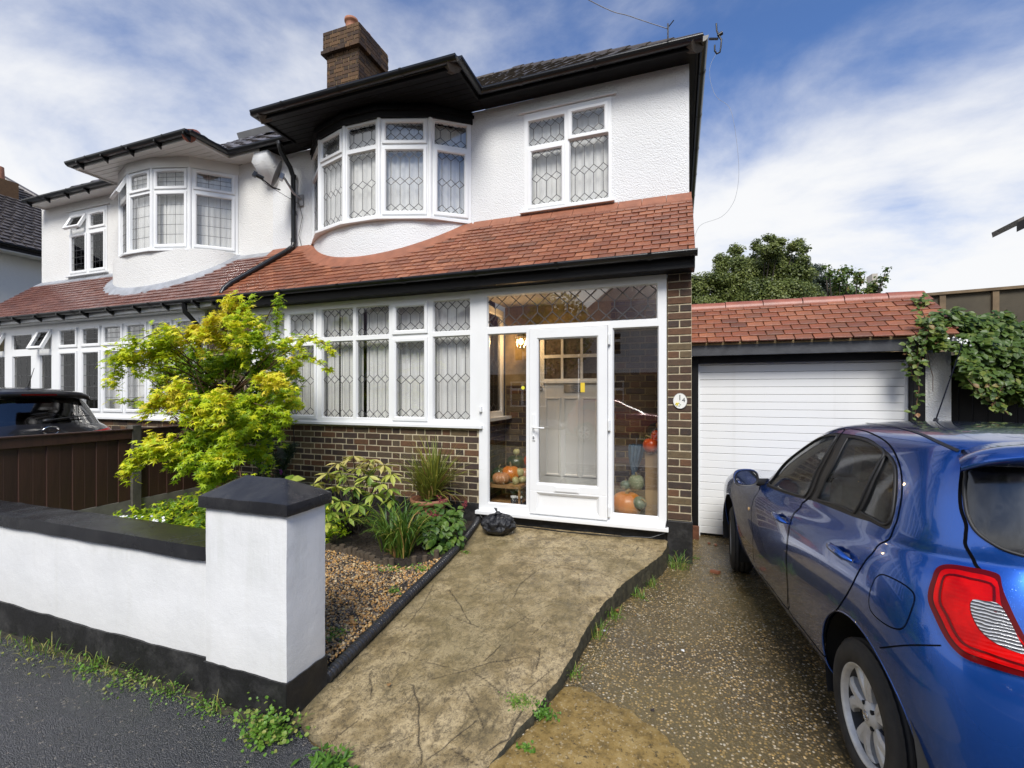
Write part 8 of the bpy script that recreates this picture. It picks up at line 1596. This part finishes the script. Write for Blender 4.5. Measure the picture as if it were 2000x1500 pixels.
ap_ = thing('spider_plant', 'thin grassy leaves arching beside the red squash', 'plant', (-.27, 5.18, 1.06)); T = dict(v=[], f=[], t=[]); strap(None, (-.28, 5.12, 1.06), 16, .26, .004, .8, 1.2, .3, T, 0); build_straps(T, 'leaves', MT['strap'], ap_)
bt = thing('patterned_boots', 'pair of small spotted boots on the floor under the rack', 'boots', (-1.72, 5.0, .33)); m = M_('spotted_boot', .5); m.color(m.mix(m.mr(m.voro(60), .25, .32, 1, 0), (.02, .02, .022), (.6, .58, .52)))
for dx in (0, .07): mb = MB(); mb.lathe([(.028, .335), (.03, .40), (.032, .46), (.026, .46)], (-1.77 + dx, 4.97, 0), 14); mb.ell((-1.77 + dx, 4.945, .352), (.028, .05, .02)); mb.build('boot', m.m, bt); mb = MB(); mb.lathe([(.033, .455), (.036, .475), (.024, .478)], (-1.77 + dx, 4.97, 0), 14); mb.build('cuff', MT['petal'], bt)

# ============================================================ across the street (seen in the panes)
def opp(x0, label, first=None):
    t = thing('opposite_house', label, 'house', (x0, -14.5, 0), local=True, group='houses across the street'); FO = Fr(0, 0, -1, 0, 0, 1)
    holes = [(-2.6, -.9, 3.4, 4.8), (1.2, 2.4, 3.6, 4.8), (-2.8, -.7, .9, 2.3), (1.1, 2.2, 0, 2.3)]
    mb = MB(); plate(mb, FO, (-3.4, 3.4, 2.7, 5.4), holes, -.3, 0); mb.build('upper_wall', MT['dash'], t); mb = MB(); plate(mb, FO, (-3.4, 3.4, 0, 2.7), holes, -.3, 0); mb.build('lower_wall', MT['brick_joined'], t); mb = MB(); mb.box(-3.3, 3.3, -6, -.35, 0, 5.4); mb.build('inner_walls', MT['dark'], t)
    for h in holes:
        n = 3 if h[1] - h[0] > 1.3 else 2; w_ = (h[1] - h[0]) / n; mb = MB(); lights = [(h[0] + i * w_ + .07, h[0] + (i + 1) * w_ - .07, a, b) for i in range(n) for a, b in ((h[2] + .07, h[3] - .5), (h[3] - .38, h[3] - .07))]; plate(mb, FO, h, lights, -.12, -.04); wn_ = mb.build('window', MT['upvc'], t)
    mb = MB(); mb.add([(-3.7, .5, 5.35), (3.7, .5, 5.35), (3.7, -6.3, 5.35), (-3.7, -6.3, 5.35), (-2, -2.9, 7.9), (2, -2.9, 7.9)], [(0, 1, 5, 4), (1, 2, 5), (2, 3, 4, 5), (3, 0, 4)]); mb.build('roof', MT['tile_nj'], t); mb = MB(); mb.box(-3.7, 3.7, .4, .5, 5.2, 5.35); mb.build('fascia', MT['upvc'], t)
    return t
o1 = opp(-1.5, 'white and brick house straight across the street')
for x, lb in ((-9.5, 'house across the street, left of the one opposite'), (6.5, 'house across the street, right of the one opposite'), (-17.5, 'house across the street, far left'), (14.5, 'house across the street, far right')):
    c = copy_tree(o1); c.location = (x, -14.5, 0); c['label'] = lb
for x, y, s_, lb in ((-5.6, -12.4, 1, 'street tree across the road, left'), (10.6, -12.5, 1.1, 'street tree across the road, right')):
    t = thing('street_tree', lb, 'tree', (x, y, 0), group='trees across the street'); n = 2500; p, d = ball((x, y, 4.6 * s_), 1.9 * s_, n, 1.1, .2); cloud('crown', QD, QDF, p, d + NP.normal(0, .6, (n, 3)), NP.normal(0, 1, (n, 3)), NP.uniform(.15, .3, n), MT['bgtree'], t, NP.uniform(0, 1, n)); mb = MB(); mb.tube([(x, y, 0), (x, y, 4.0 * s_)], [.14, .08], 8); mb.build('trunk', MT['bark2'], t)
